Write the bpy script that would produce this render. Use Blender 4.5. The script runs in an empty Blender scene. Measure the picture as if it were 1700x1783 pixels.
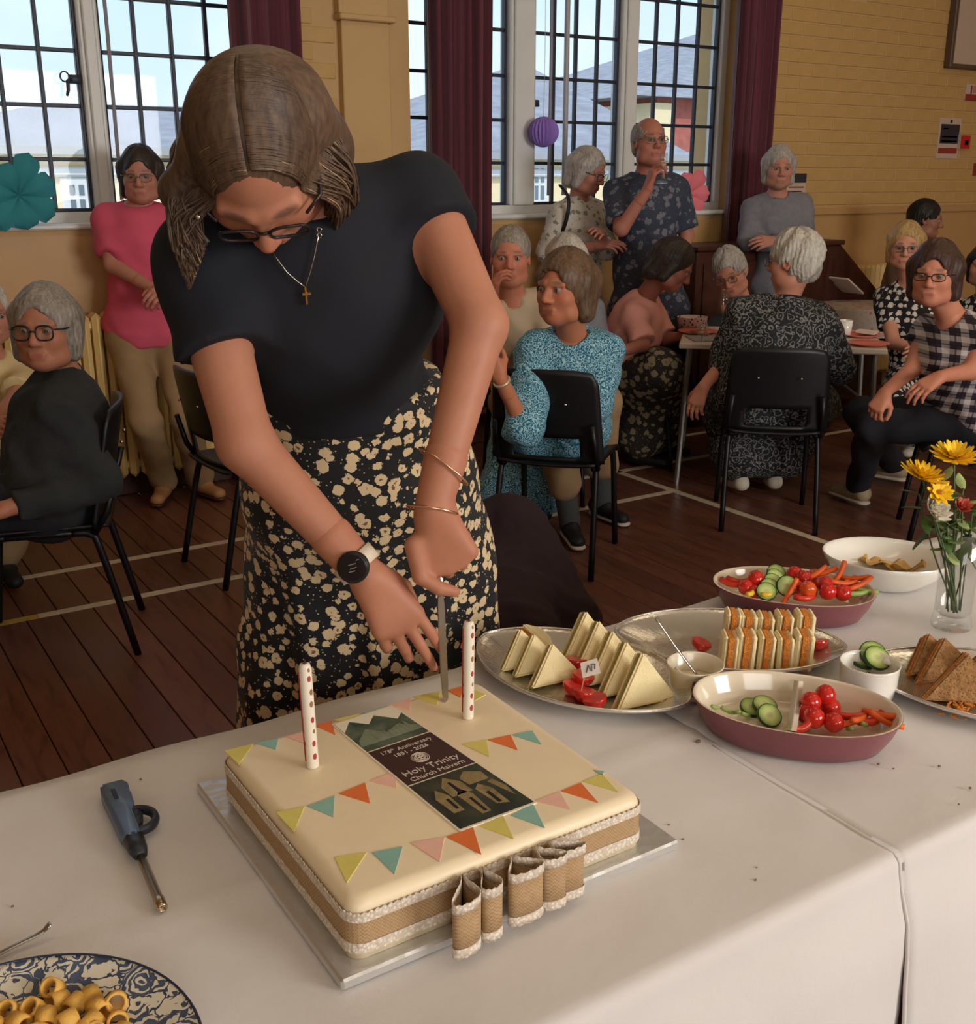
import bpy, bmesh, math, random
import numpy as np
from mathutils import Vector, Matrix
SC = bpy.context.scene
COL = SC.collection
random.seed(7)
# ------------------------------------------------------------------ camera
F_PX, YH, PHI, CAMH = 1900.0, 310.0, math.radians(32.8), 1.52
TH = math.atan((891.5 - YH) / F_PX)
cam = bpy.data.cameras.new('camera'); camo = bpy.data.objects.new('camera', cam); COL.objects.link(camo)
cam.sensor_fit = 'HORIZONTAL'; cam.sensor_width = 36; cam.lens = 36 * F_PX / 1700.0
cam.clip_start = 0.05; cam.clip_end = 300
camo.location = (0, 0, CAMH); camo.rotation_euler = (math.pi / 2 - TH, 0, -PHI)
SC.camera = camo
# ------------------------------------------------------------------ view, world, lights
vs = SC.view_settings
vs.view_transform = 'Standard'; vs.look = 'None'; vs.gamma = 1; vs.use_curve_mapping = False
vs.exposure = 0.0
def lin(r, g, b):
    o = []
    for c in (r, g, b):
        c = c / 255.0
        o.append(c / 12.92 if c <= 0.04045 else ((c + 0.055) / 1.055) ** 2.4)
    return o
wd = bpy.data.worlds.new('world'); SC.world = wd; wd.use_nodes = True
wn = wd.node_tree; wn.nodes.clear()
def wnode(t): return wn.nodes.new(t)
bg = wnode('ShaderNodeBackground'); wo = wnode('ShaderNodeOutputWorld'); tc = wnode('ShaderNodeTexCoord')
sx = wnode('ShaderNodeSeparateXYZ'); rmp = wnode('ShaderNodeValToRGB')
nz = wnode('ShaderNodeTexNoise'); nz.inputs['Scale'].default_value = 3.0; nz.inputs['Detail'].default_value = 5
mx = wnode('ShaderNodeMix'); mx.data_type = 'RGBA'; cl = wnode('ShaderNodeValToRGB')
rmp.color_ramp.elements[0].position = 0.0; rmp.color_ramp.elements[0].color = (0.56, 0.68, 0.80, 1)
rmp.color_ramp.elements[1].position = 0.6; rmp.color_ramp.elements[1].color = (0.34, 0.58, 0.92, 1)
cl.color_ramp.elements[0].position = 0.42; cl.color_ramp.elements[1].position = 0.62
wn.links.new(tc.outputs['Generated'], sx.inputs[0]); wn.links.new(sx.outputs['Z'], rmp.inputs[0])
wn.links.new(tc.outputs['Generated'], nz.inputs['Vector']); wn.links.new(nz.outputs['Fac'], cl.inputs[0])
wn.links.new(cl.outputs[0], mx.inputs[0]); wn.links.new(rmp.outputs[0], mx.inputs[6]); mx.inputs[7].default_value = (0.74, 0.80, 0.84, 1)
wn.links.new(mx.outputs[2], bg.inputs[0]); bg.inputs[1].default_value = 1.5
wn.links.new(bg.outputs[0], wo.inputs[0])
def area(name, loc, rot, sx_, sy_, power, col):
    l = bpy.data.lights.new(name, 'AREA'); l.shape = 'RECTANGLE'; l.size = sx_; l.size_y = sy_; l.energy = power; l.color = col
    o = bpy.data.objects.new(name, l); COL.objects.link(o); o.location = loc; o.rotation_euler = rot
    return o
sun = bpy.data.lights.new('sun', 'SUN'); sun.energy = 2.2; sun.angle = 0.01; sun.color = (1.0, 0.93, 0.82)
suno = bpy.data.objects.new('sun', sun); COL.objects.link(suno); suno.rotation_euler = (math.radians(48), 0, math.radians(-35))
# daylight of the hall's other windows, which lie behind the photographer
area('window_daylight', (-0.6, -2.9, 1.95), (math.radians(90), 0, 0), 2.2, 1.5, 45, (1.0, 0.92, 0.82))
area('window_daylight', (3.2, -2.9, 1.95), (math.radians(90), 0, 0), 2.2, 1.5, 155, (1.0, 0.95, 0.89))
# ceiling lamps
LAMPS = [(0.6, 0.9, 5), (3.6, 0.9, 5), (1.5, 3.6, 5), (5.2, 3.6, 7), (8.0, 2.2, 7)]
for x, y, e in LAMPS:
    area('ceiling_lamp', (x, y, 3.62), (0, 0, 0), 1.3, 0.35, e, (1.0, 0.78, 0.52))
# ------------------------------------------------------------------ pixel helpers
def ray(x, y):
    u = (x - 850) / F_PX; v = (y - 891.5) / F_PX
    fw = math.cos(TH) - v * math.sin(TH)
    return np.array([u * math.cos(PHI) + fw * math.sin(PHI), -u * math.sin(PHI) + fw * math.cos(PHI), -math.sin(TH) - v * math.cos(TH)]), fw
O3 = np.array([0, 0, CAMH])
def P(x, y, z=0.0):
    d, fw = ray(x, y); return d * ((z - CAMH) / d[2]) + O3
def W(x, y, D):
    d, fw = ray(x, y); return d * (D / d[1]) + O3
def S(x, y, d):
    r, fw = ray(x, y); return r * (d / fw) + O3
FWD = np.array([math.sin(PHI), math.cos(PHI), 0.0]); RGT = np.array([math.cos(PHI), -math.sin(PHI), 0.0]); UP = np.array([0, 0, 1.0])
def fd(p): return float(np.dot(p[:2], FWD[:2]))
def vec(r, f, u): return RGT * r + FWD * f + UP * u
# ------------------------------------------------------------------ materials
MATS = {}
class NT:
    def __init__(s, m): s.t = m.node_tree; s.n = s.t.nodes
    def new(s, ty, **kw):
        nd = s.n.new(ty)
        for k, v in kw.items():
            if k.startswith('_'): setattr(nd, k[1:], v)
            else: nd.inputs[k].default_value = v
        return nd
    def link(s, a, b): s.t.links.new(a, b)
    def coord(s, kind='Object', scale=(1, 1, 1), rot=(0, 0, 0)):
        t = s.new('ShaderNodeTexCoord'); mp = s.new('ShaderNodeMapping')
        mp.inputs['Scale'].default_value = scale; mp.inputs['Rotation'].default_value = rot
        s.link(t.outputs[kind], mp.inputs[0]); return mp.outputs[0]
    def ramp(s, fac, stops, interp='LINEAR'):
        r = s.new('ShaderNodeValToRGB'); cr = r.color_ramp; cr.interpolation = interp
        while len(cr.elements) < len(stops): cr.elements.new(0.5)
        for e, (p, c) in zip(cr.elements, stops): e.position = p; e.color = (*c[:3], 1)
        s.link(fac, r.inputs[0]); return r.outputs[0]
    def mix(s, fac, a, b, bt='MIX'):
        m = s.new('ShaderNodeMix'); m.data_type = 'RGBA'; m.blend_type = bt
        for sk, v in ((0, fac), (6, a), (7, b)):
            if isinstance(v, (int, float)): m.inputs[sk].default_value = v
            elif isinstance(v, (list, tuple)): m.inputs[sk].default_value = (*v[:3], 1)
            else: s.link(v, m.inputs[sk])
        return m.outputs[2]
    def math(s, op, a, b=None, c=None):
        m = s.new('ShaderNodeMath'); m.operation = op
        for i, v in enumerate((a, b, c)):
            if v is None: continue
            if isinstance(v, (int, float)): m.inputs[i].default_value = v
            else: s.link(v, m.inputs[i])
        return m.outputs[0]
    def noise(s, v, scale, detail=3, rough=0.5, out='Fac'):
        n = s.new('ShaderNodeTexNoise', Scale=scale, Detail=detail, Roughness=rough); s.link(v, n.inputs['Vector']); return n.outputs[out]
    def voro(s, v, scale, feature='F1', out='Distance', rnd=1.0):
        n = s.new('ShaderNodeTexVoronoi', Scale=scale, Randomness=rnd); n.feature = feature; s.link(v, n.inputs['Vector']); return n.outputs[out]
def mat(name, col=(200, 200, 200), rough=0.6, metal=0.0, var=0.0, vscale=8.0, bump=0.0, bscale=60.0, fn=None, spec=0.5, sheen=0.0, trans=0.0, sss=0.0, coat=0.0, alpha=1.0, ior=1.45, cs=(1, 1, 1)):
    if name in MATS: return MATS[name]
    m = bpy.data.materials.new(name); m.use_nodes = True; MATS[name] = m
    b = m.node_tree.nodes['Principled BSDF']; nt = NT(m)
    c = lin(*col)
    b.inputs['Base Color'].default_value = (*c, 1); b.inputs['Roughness'].default_value = rough; b.inputs['Metallic'].default_value = metal
    b.inputs['Specular IOR Level'].default_value = spec; b.inputs['Transmission Weight'].default_value = trans; b.inputs['IOR'].default_value = ior
    b.inputs['Sheen Weight'].default_value = sheen; b.inputs['Coat Weight'].default_value = coat; b.inputs['Alpha'].default_value = alpha
    if sss: b.inputs['Subsurface Weight'].default_value = sss; b.inputs['Subsurface Radius'].default_value = (0.02, 0.008, 0.004)
    v = None
    if var or bump: v = nt.coord('Object', cs)
    if var:
        n = nt.noise(v, vscale, 4, 0.55)
        nt.link(nt.ramp(n, [(0.3, [x * (1 - var) for x in c]), (0.7, [min(1, x * (1 + var)) for x in c])]), b.inputs['Base Color'])
    if bump:
        n = nt.noise(v, bscale, 3, 0.6); bp = nt.new('ShaderNodeBump', Strength=bump, Distance=0.004); nt.link(n, bp.inputs['Height']); nt.link(bp.outputs[0], b.inputs['Normal'])
    if fn: fn(nt, b)
    return m
def m_vcol(name, rough=0.5, sss=0.0, spec=0.4, bump=0.0, bscale=300):
    """material coloured by the mesh's own colour attribute (lips, brows, cheeks)"""
    def fn(nt, b):
        a = nt.new('ShaderNodeAttribute'); a.attribute_name = 'Col'
        n = nt.noise(nt.coord('Object'), 26, 4, 0.6)
        nt.link(nt.mix(0.13, a.outputs['Color'], nt.ramp(n, [(0.3, (0.55, 0.2, 0.12)), (0.7, (1, .8, .66))]), 'SOFT_LIGHT'), b.inputs['Base Color'])
    return mat(name, rough=rough, sss=sss, spec=spec, fn=fn, bump=bump, bscale=bscale)
# ------------------------------------------------------------------ mesh builder
class MB:
    def __init__(s): s.v = []; s.f = []; s.m = []; s.sm = []; s.mi = 0; s.smooth = False
    def face(s, idx): s.f.append(tuple(idx)); s.m.append(s.mi); s.sm.append(s.smooth)
    def add(s, vs_, fs):
        o = len(s.v); s.v += [tuple(map(float, p)) for p in vs_]
        for f in fs: s.face([o + i for i in f])
        return s
    def box(s, lo, hi, M=None):
        x0, y0, z0 = lo; x1, y1, z1 = hi
        vs_ = [(x0, y0, z0), (x1, y0, z0), (x1, y1, z0), (x0, y1, z0), (x0, y0, z1), (x1, y0, z1), (x1, y1, z1), (x0, y1, z1)]
        if M is not None: vs_ = [tuple(M @ Vector(p)) for p in vs_]
        return s.add(vs_, [(0, 3, 2, 1), (4, 5, 6, 7), (0, 1, 5, 4), (1, 2, 6, 5), (2, 3, 7, 6), (3, 0, 4, 7)])
    def cbox(s, lo, hi, c):
        """box with chamfered edges"""
        lo = np.array(lo, float); hi = np.array(hi, float); c = min(c, *(0.45 * (hi - lo)))
        bm = bmesh.new(); bmesh.ops.create_cube(bm, size=1)
        for v in bm.verts: v.co = Vector([(lo[i] + hi[i]) / 2 + v.co[i] * (hi[i] - lo[i]) for i in range(3)])
        bmesh.ops.bevel(bm, geom=list(bm.edges), offset=c, segments=1, affect='EDGES')
        s.bm(bm); return s
    def bm(s, bm, M=None):
        bm.verts.index_update()
        s.add([(M @ v.co if M is not None else v.co) for v in bm.verts], [[v.index for v in f.verts] for f in bm.faces]); bm.free(); return s
    def tube(s, pts, r, n=8, caps=True, closed=False, flat=1.0, upv=None):
        pts = [np.array(p, float) for p in pts]; N = len(pts)
        rs = r if isinstance(r, (list, tuple, np.ndarray)) else [r] * N
        rings = []; prev = None
        for i in range(N):
            a = pts[(i - 1) % N] if (i > 0 or closed) else pts[i]; b = pts[(i + 1) % N] if (i < N - 1 or closed) else pts[i]
            t = b - a; t = t / (np.linalg.norm(t) + 1e-9)
            if upv is not None: nrm = np.array(upv, float)
            elif prev is None: nrm = np.array([0, 0, 1.0]) if abs(t[2]) < 0.9 else np.array([1.0, 0, 0])
            else: nrm = prev
            nrm = nrm - t * np.dot(nrm, t); nrm /= np.linalg.norm(nrm) + 1e-9; prev = nrm
            bn = np.cross(t, nrm)
            rings.append([pts[i] + rs[i] * (math.cos(2 * math.pi * k / n) * bn + flat * math.sin(2 * math.pi * k / n) * nrm) for k in range(n)])
        vs_ = [p for rg in rings for p in rg]; fs = []
        M_ = N if closed else N - 1
        for i in range(M_):
            j = (i + 1) % N
            for k in range(n): fs.append((i * n + k, i * n + (k + 1) % n, j * n + (k + 1) % n, j * n + k))
        if caps and not closed:
            fs.append(tuple(range(n))[::-1]); fs.append(tuple((N - 1) * n + k for k in range(n)))
        return s.add(vs_, fs)
    def lathe(s, prof, n=32, c=(0, 0, 0), sx=1.0, sy=1.0, fn=None, caps=True):
        """prof: (r, z) pairs; fn(angle)->radius factor"""
        vs_ = []
        for r, z in prof:
            for k in range(n):
                a = 2 * math.pi * k / n; q = fn(a) if fn else 1.0
                vs_.append((c[0] + r * q * sx * math.cos(a), c[1] + r * q * sy * math.sin(a), c[2] + z))
        fs = []
        for i in range(len(prof) - 1):
            for k in range(n): fs.append((i * n + k, i * n + (k + 1) % n, (i + 1) * n + (k + 1) % n, (i + 1) * n + k))
        if caps and prof[0][0] > 1e-5 and prof[0] != prof[-1]: fs.append(tuple(range(n))[::-1])
        if caps and prof[-1][0] > 1e-5 and prof[0] != prof[-1]: fs.append(tuple((len(prof) - 1) * n + k for k in range(n)))
        return s.add(vs_, fs)
    def prism(s, poly, z0, z1, M=None):
        n = len(poly)
        vs_ = [(x, y, z0) for x, y in poly] + [(x, y, z1) for x, y in poly]
        if M is not None: vs_ = [tuple(M @ Vector(p)) for p in vs_]
        return s.add(vs_, [tuple(range(n))[::-1], tuple(range(n, 2 * n))] + [(i, (i + 1) % n, n + (i + 1) % n, n + i) for i in range(n)])
    def grid(s, fn, nu, nv, closed_u=False):
        vs_ = [fn(i / (nu - (0 if closed_u else 1)), j / (nv - 1)) for j in range(nv) for i in range(nu)]
        fs = []
        for j in range(nv - 1):
            for i in range(nu if closed_u else nu - 1):
                i2 = (i + 1) % nu; fs.append((j * nu + i, j * nu + i2, (j + 1) * nu + i2, (j + 1) * nu + i))
        return s.add(vs_, fs)
    def sphere(s, c, r, n=12, m=8, sc=(1, 1, 1), M=None):
        c = np.array(c, float); vs_ = [(0, 0, -1)]; fs = []
        for j in range(1, m):
            t = math.pi * j / m - math.pi / 2
            for k in range(n): a = 2 * math.pi * k / n; vs_.append((math.cos(t) * math.cos(a), math.cos(t) * math.sin(a), math.sin(t)))
        vs_.append((0, 0, 1)); L = len(vs_) - 1
        for k in range(n):
            fs.append((0, 1 + (k + 1) % n, 1 + k)); fs.append((L, 1 + (m - 2) * n + k, 1 + (m - 2) * n + (k + 1) % n))
            for j in range(m - 2): a = 1 + j * n; fs.append((a + k, a + (k + 1) % n, a + n + (k + 1) % n, a + n + k))
        out = []
        for p in vs_:
            q = np.array([p[0] * r * sc[0], p[1] * r * sc[1], p[2] * r * sc[2]])
            if M is not None: q = np.array(M @ Vector(q))
            out.append(q + c)
        return s.add(out, fs)
    def data(s, name, mats):
        me = bpy.data.meshes.new(name); me.from_pydata(s.v, [], s.f)
        for m in (mats if isinstance(mats, (list, tuple)) else [mats]): me.materials.append(m)
        me.polygons.foreach_set('material_index', s.m); me.polygons.foreach_set('use_smooth', s.sm); me.update(); return me
    def build(s, name, mats, parent=None, loc=None, rot=None):
        return link(name, s.data(name, mats), parent, loc, rot)
def link(name, me, parent=None, loc=None, rot=None):
    o = bpy.data.objects.new(name, me); COL.objects.link(o)
    if loc is not None: o.location = [float(c) for c in loc]
    if rot is not None: o.rotation_euler = rot
    if parent is not None: o.parent = parent
    return o
def tag(o, label=None, cat=None, group=None, kind=None):
    if label: o['label'] = label
    if cat: o['category'] = cat
    if group: o['group'] = group
    if kind: o['kind'] = kind
    return o
def empty(name, loc=(0, 0, 0), rz=0.0):
    o = bpy.data.objects.new(name, None); COL.objects.link(o); o.location = [float(c) for c in loc]; o.rotation_euler = (0, 0, rz); o.empty_display_size = 0.05; return o
def copy_tree(o, parent=None):
    c = o.copy(); COL.objects.link(c)
    if parent is not None: c.parent = parent
    for ch in o.children: copy_tree(ch, c)
    return c
def sm(mb): mb.smooth = True; return mb
def bez(pts, n=10):
    """Catmull-Rom through the points"""
    pts = [np.array(p, float) for p in pts]; q = [2 * pts[0] - pts[1]] + pts + [2 * pts[-1] - pts[-2]]; out = []
    for i in range(1, len(q) - 2):
        for k in range(n):
            t = k / n; a, b, c, d = q[i - 1], q[i], q[i + 1], q[i + 2]
            out.append(0.5 * (2 * b + (c - a) * t + (2 * a - 5 * b + 4 * c - d) * t * t + (3 * b - a - 3 * c + d) * t ** 3))
    out.append(pts[-1]); return out
# ================================================================== SETTING
WALL, GLZ = 5.42, 5.62
XL, XR, YB, ZC = -3.6, 9.4, -3.0, 3.75
M_plaster = mat('cream_plaster', (200, 166, 116), 0.75, var=0.05, vscale=2, bump=0.25, bscale=25)
M_brick = mat('painted_brick', (198, 160, 100), 0.55, var=0.06, vscale=5, bump=0.5, bscale=70)
M_low = mat('lower_wall_paint', (192, 152, 100), 0.45, var=0.05, vscale=1.5, bump=0.15, bscale=20)
M_white = mat('white_paint', (226, 228, 226), 0.4, var=0.03, vscale=6)
M_steel = mat('dark_window_steel', (52, 58, 70), 0.45, metal=0.2)
M_glass = None
def mk_glass():
    m = bpy.data.materials.new('window_glass'); m.use_nodes = True; t = m.node_tree; t.nodes.clear()
    o = t.nodes.new('ShaderNodeOutputMaterial'); tr = t.nodes.new('ShaderNodeBsdfTransparent'); gl = t.nodes.new('ShaderNodeBsdfGlossy'); gl.inputs['Roughness'].default_value = 0.02
    tr.inputs[0].default_value = (0.97, 0.985, 0.99, 1)
    mx_ = t.nodes.new('ShaderNodeMixShader'); fr = t.nodes.new('ShaderNodeFresnel'); fr.inputs[0].default_value = 1.25
    t.links.new(fr.outputs[0], mx_.inputs[0]); t.links.new(tr.outputs[0], mx_.inputs[1]); t.links.new(gl.outputs[0], mx_.inputs[2]); t.links.new(mx_.outputs[0], o.inputs[0])
    return m
M_glass = mk_glass()
def mk_clear(name, ior, tint, mx_amt=None):
    m = bpy.data.materials.new(name); m.use_nodes = True; t = m.node_tree; t.nodes.clear()
    o = t.nodes.new('ShaderNodeOutputMaterial'); tr = t.nodes.new('ShaderNodeBsdfTransparent'); gl = t.nodes.new('ShaderNodeBsdfGlossy'); gl.inputs['Roughness'].default_value = 0.03
    tr.inputs[0].default_value = (*tint, 1); mx_ = t.nodes.new('ShaderNodeMixShader')
    if mx_amt is None:
        lw = t.nodes.new('ShaderNodeLayerWeight'); lw.inputs[0].default_value = .5; pw = t.nodes.new('ShaderNodeMath'); pw.operation = 'POWER'; pw.inputs[1].default_value = 4.0; ma = t.nodes.new('ShaderNodeMath'); ma.operation = 'MULTIPLY_ADD'; ma.inputs[1].default_value = .55; ma.inputs[2].default_value = .07
        t.links.new(lw.outputs['Facing'], pw.inputs[0]); t.links.new(pw.outputs[0], ma.inputs[0]); t.links.new(ma.outputs[0], mx_.inputs[0])
    else: mx_.inputs[0].default_value = mx_amt
    t.links.new(tr.outputs[0], mx_.inputs[1]); t.links.new(gl.outputs[0], mx_.inputs[2]); t.links.new(mx_.outputs[0], o.inputs[0]); return m
M_clear = mk_clear('clear_glassware', 1.42, (.975, .985, .985)); M_lens = mk_clear('spectacle_lens', 1.3, (.95, .96, .96), .05)
def fn_wood(dark, light, sc=(9, 1.2, 9), rough=0.3, var=0.5):
    def fn(nt, b):
        v = nt.coord('Object', sc)
        oi = nt.new('ShaderNodeObjectInfo')
        w = nt.new('ShaderNodeTexNoise', Scale=3.0, Detail=6, Roughness=0.62, Distortion=0.8); nt.link(v, w.inputs['Vector'])
        c = nt.ramp(w.outputs['Fac'], [(0.25, lin(*dark)), (0.55, lin(*light)), (0.8, [x * 0.75 for x in lin(*light)])])
        c2 = nt.mix(nt.math('MULTIPLY', oi.outputs['Random'], var), c, (*lin(*dark),))
        nt.link(c2, b.inputs['Base Color'])
        r = nt.ramp(w.outputs['Fac'], [(0.3, (rough, rough, rough)), (0.7, (rough + .16, rough + .16, rough + .16))]); nt.link(r, b.inputs['Roughness'])
        bp = nt.new('ShaderNodeBump', Strength=0.12, Distance=0.002); nt.link(w.outputs['Fac'], bp.inputs['Height']); nt.link(bp.outputs[0], b.inputs['Normal'])
    return fn
M_floor = mat('varnished_floorboards', rough=0.35, fn=fn_wood((74, 44, 36), (120, 76, 58), rough=0.28, var=0.5), spec=0.45)
M_dkwood = mat('dark_brown_wood', rough=0.4, fn=fn_wood((48, 24, 18), (78, 42, 30), (4, 4, 1), 0.35, 0.2))
# floor boards
fl = tag(MB().box((XL, YB, -0.12), (XR, WALL + 0.02, -0.025)).build('floor', mat('under_floor', (30, 18, 14), 0.9)), kind='structure')
bw = 0.116
bme = MB().cbox((0, 0, -0.025), (bw - 0.0035, WALL - YB, 0), 0.0022).data('floorboard', M_floor)
x = XL
while x < XR:
    link('floorboard', bme, fl, (x, YB, 0)); x += bw
M_line = mat('white_floor_tape', (205, 190, 165), 0.6, var=0.12, vscale=20)
M_ylw = mat('yellow_floor_tape', (190, 160, 70), 0.6, var=0.12, vscale=20)
MB().box((0.62, 3.95, 0.0002), (3.66, 3.993, 0.0012)).build('court_line', M_line, fl)
MB().box((XL, 3.95, 0.0002), (0.62, 3.993, 0.0012)).build('court_line', M_ylw, fl)
MB().box((XL, 4.40, 0.0002), (7.5, 4.443, 0.0012)).build('court_line', M_line, fl)
MB().box((3.66, YB, 0.0002), (3.705, 4.85, 0.0012)).build('court_line', M_line, fl)
MB().box((3.66, 4.85, 0.0002), (7.5, 4.893, 0.0012)).build('court_line', M_line, fl)
# back wall with two window openings
W1 = (-0.17, 2.20); W2 = (3.0, 5.44); ZS, ZT = 1.315, 2.83
TH_W = 0.42
wb = MB()
Y0, Y1 = WALL, WALL + TH_W
wb.box((XL - .2, Y0, 0), (XR + .2, Y1, ZS)); wb.box((XL - .2, Y0, ZT), (XR + .2, Y1, ZC + .1))
for a, b in ((XL - .2, W1[0]), (W1[1], W2[0]), (W2[1], XR + .2)): wb.box((a, Y0, ZS), (b, Y1, ZT))
wall_back = tag(wb.build('wall_back', M_plaster), kind='structure')
# painted bricks, each one its own piece
BL, BH = 0.240, 0.083
brick_me = MB().cbox((0, -0.007, 0), (BL - 0.009, 0.01, BH - 0.009), 0.004).data('brick', M_brick)
half_me = MB().cbox((0, -0.007, 0), (BL / 2 - 0.009, 0.01, BH - 0.009), 0.004).data('brick', M_brick)
nb = 0
for (xa, xb) in ((2.34, 2.99), (5.60, 8.40)):
    z = 1.338; row = 0
    while z < 2.84:
        x = xa - (BL / 2 if row % 2 else 0)
        while x < xb:
            d, fw = ray(850, 891)
            # leave out what lies above the picture
            if z < 2.30 + 0.088 * max(0, x - 2.3):
                x_, me = x, brick_me
                if x < xa: x_, me = xa, half_me
                if x_ + (BL if me is brick_me else BL / 2) < xb and not (2.57 < x_ + .12 < 2.89):
                    link('brick', me, wall_back, (x_, WALL, z + random.uniform(-.0012, .0012))); nb += 1
            x += BL
        z += BH; row += 1
print('bricks', nb)
tag(MB().box((XL, WALL - 0.006, 0), (W1[0] - 3, WALL, 0.1)).build('baseboard_left', M_dkwood), kind='structure')
tag(MB().cbox((XL, WALL - 0.022, 0), (XR, WALL, 0.17), 0.006).build('baseboard_back', M_dkwood), kind='structure')
tag(MB().cbox((5.46, WALL - 0.022, 1.268), (XR, WALL + .001, 1.322), 0.008).build('trim_1', M_low), kind='structure')
tag(MB().box((XL, WALL - 0.004, 0.17), (XR, WALL + .001, 1.268)).build('trim_2', M_low), kind='structure')
# boxed-in pipe casing between the windows
cas = MB().cbox((2.59, WALL - .05, 0.17), (2.86, WALL + .001, 2.275), .004)
cas.cbox((2.57, WALL - .085, 2.275), (2.885, WALL + .001, 2.305), .006).cbox((2.60, WALL - .045, 2.305), (2.86, WALL + .001, 2.83), .004).cbox((2.575, WALL - .06, 2.305), (2.60, WALL + .001, 2.83), .004)
tag(cas.build('trim_3', M_plaster), kind='structure')
# other walls, ceiling
tag(MB().box((XL - .2, YB, 0), (XL, WALL, ZC)).build('wall_left', M_plaster), kind='structure')
tag(MB().box((XR, YB, 0), (XR + .2, WALL, ZC)).build('wall_right', M_plaster), kind='structure')
wf = MB().box((XL, YB - .2, 0), (XR, YB, 1.15)).box((XL, YB - .2, 2.75), (XR, YB, ZC))
for a, b in ((XL, -1.75), (0.55, 2.05), (4.35, XR)): wf.box((a, YB - .2, 1.15), (b, YB, 2.75))
tag(wf.build('wall_front', M_plaster), kind='structure')
tag(MB().box((XL - .2, YB - .2, ZC), (XR + .2, WALL + TH_W, ZC + .15)).build('ceiling', mat('ceiling_paint', (226, 214, 190), 0.8)), kind='structure')
for x_, y_, e_ in LAMPS:
    r = empty('ceiling_light', (x_, y_, ZC)); tag(r, 'long white fluorescent light under the ceiling', 'ceiling light', 'ceiling lights of the hall')
    MB().cbox((-.7, -.2, -.07), (.7, .2, 0), .01).build('housing', M_white, r)
# windows
def window(name, x0, x1, lights, spacing_n=4, handle=None, rows=None):
    w = tag(empty(name, ((x0 + x1) / 2, GLZ, ZS)), kind='structure')
    ox, oz = (x0 + x1) / 2, ZS
    def put(nm, mb, m): return mb.build(nm, m, w)
    def bx(xa, xb, ya, yb, za, zb, c=0.004): return MB().cbox((xa - ox, ya, za - oz), (xb - ox, yb, zb - oz), c)
    put('frame', bx(x0, x1, -.05, .06, ZS, 1.366), M_white)
    put('frame', bx(x0, x1, -.05, .06, ZT - .05, ZT), M_white)
    put('jamb', bx(x0, x0 + .05, -.05, .06, 1.366, ZT - .05), M_white); put('jamb', bx(x1 - .05, x1, -.05, .06, 1.366, ZT - .05), M_white)
    ends = [x0 + .05] + [c for ab in lights['mull'] for c in ab] + [x1 - .05]
    for a, b in lights['mull']:
        put('mullion', bx(a, b, -.055, .06, 1.366, ZT - .05, .008), M_white)
        put('mullion', bx(a + .02, b - .02, -.075, -.054, 1.366, ZT - .05, .006), M_white)
    put('sill', MB().cbox((x0 + .003 - ox, WALL - .035 - GLZ, -.022), (x1 - .003 - ox, .0, .004), .008), M_white)
    zs = [1.366, 1.604, 1.842, 2.083, 2.325, 2.567, ZT - .05]
    for i in range(0, len(ends), 2):
        a, b = ends[i], ends[i + 1]; t = 0.016
        cf = bx(a, a + t, -.018, .018, 1.366, ZT - .05, .003)
        for q in ((b - t, b, 1.366, ZT - .05), (a + t, b - t, 1.366, 1.366 + t), (a + t, b - t, ZT - .05 - t, ZT - .05)): cf.cbox((q[0] - ox, -.018, q[2] - oz), (q[1] - ox, .018, q[3] - oz), .003)
        put('casement', cf, M_steel)
        n = spacing_n
        xs = [a + (b - a) * k / n for k in range(n + 1)]
        for k in range(1, n): put('glazing_bar', bx(xs[k] - .009, xs[k] + .009, -.014, .014, 1.38, ZT - .066, .003), M_steel)
        for zz in zs[1:-1]: put('glazing_bar', bx(a + t, b - t, -.012, .012, zz - .009, zz + .009, .003), M_steel)
        for k in range(n):
            for r_ in range(len(zs) - 1):
                put('pane', MB().box((xs[k] + .007 - ox, -.0015, zs[r_] + .007 - oz), (xs[k + 1] - .007 - ox, .0015, zs[r_ + 1] - .007 - oz)), M_glass)
    if handle:
        p = W(handle[0], handle[1], GLZ - .03); q = np.array([p[0] - ox, -.03, p[2] - oz])
        h = sm(MB()); h.cbox(q + [-.005, -.012, -.018], q + [.05, .02, .02], .004)
        h.tube([q + [-.002, -.02, 0], q + [-.018, -.03, -.01], q + [-.02, -.03, -.05], q + [-.028, -.03, -.075]], [.009, .009, .008, .006], 8)
        h.tube([q + [-.01 + .02 * math.cos(a) - .02, -.03, .008 + .022 * math.sin(a)] for a in np.linspace(0, 2 * math.pi, 13)[:-1]], .004, 6, closed=True)
        h.build('handle', M_steel, w)
    return w
window('window_1', W1[0], W1[1], {'mull': [(.57, .66), (1.358, 1.45)]}, handle=(122, 138))
window('window_2', W2[0], W2[1], {'mull': [(3.74, 3.84 + .08), (4.565, 4.69)]}, handle=(926, 180))
# pull cords inside the windows
for (x_, y_, lb) in ((189, 100, 'thin grey pull cord hanging in front of the window with the teal flower'), (957, 200, 'thin grey pull cord hanging beside the purple paper ball')):
    p = W(x_, y_, GLZ - .1)
    c = MB().tube([(0, 0, 0), (.006, 0, .8), (0, 0, 1.38)], .009, 6); tag(c.build('pull_cord', mat('cord_grey', (150, 150, 160), .7), None, (p[0], GLZ - .1, 1.42)), lb, 'cord')
p = W(985, 200, GLZ - .1)
c = MB().tube([(0, 0, 0), (0, 0, 1.39)], .016, 8); tag(c.build('window_pole', mat('pole_grey', (170, 172, 180), .5), None, (p[0], GLZ - .1, 1.42)), 'slim grey pole standing upright in the window behind the drinking man', 'pole')
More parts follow.
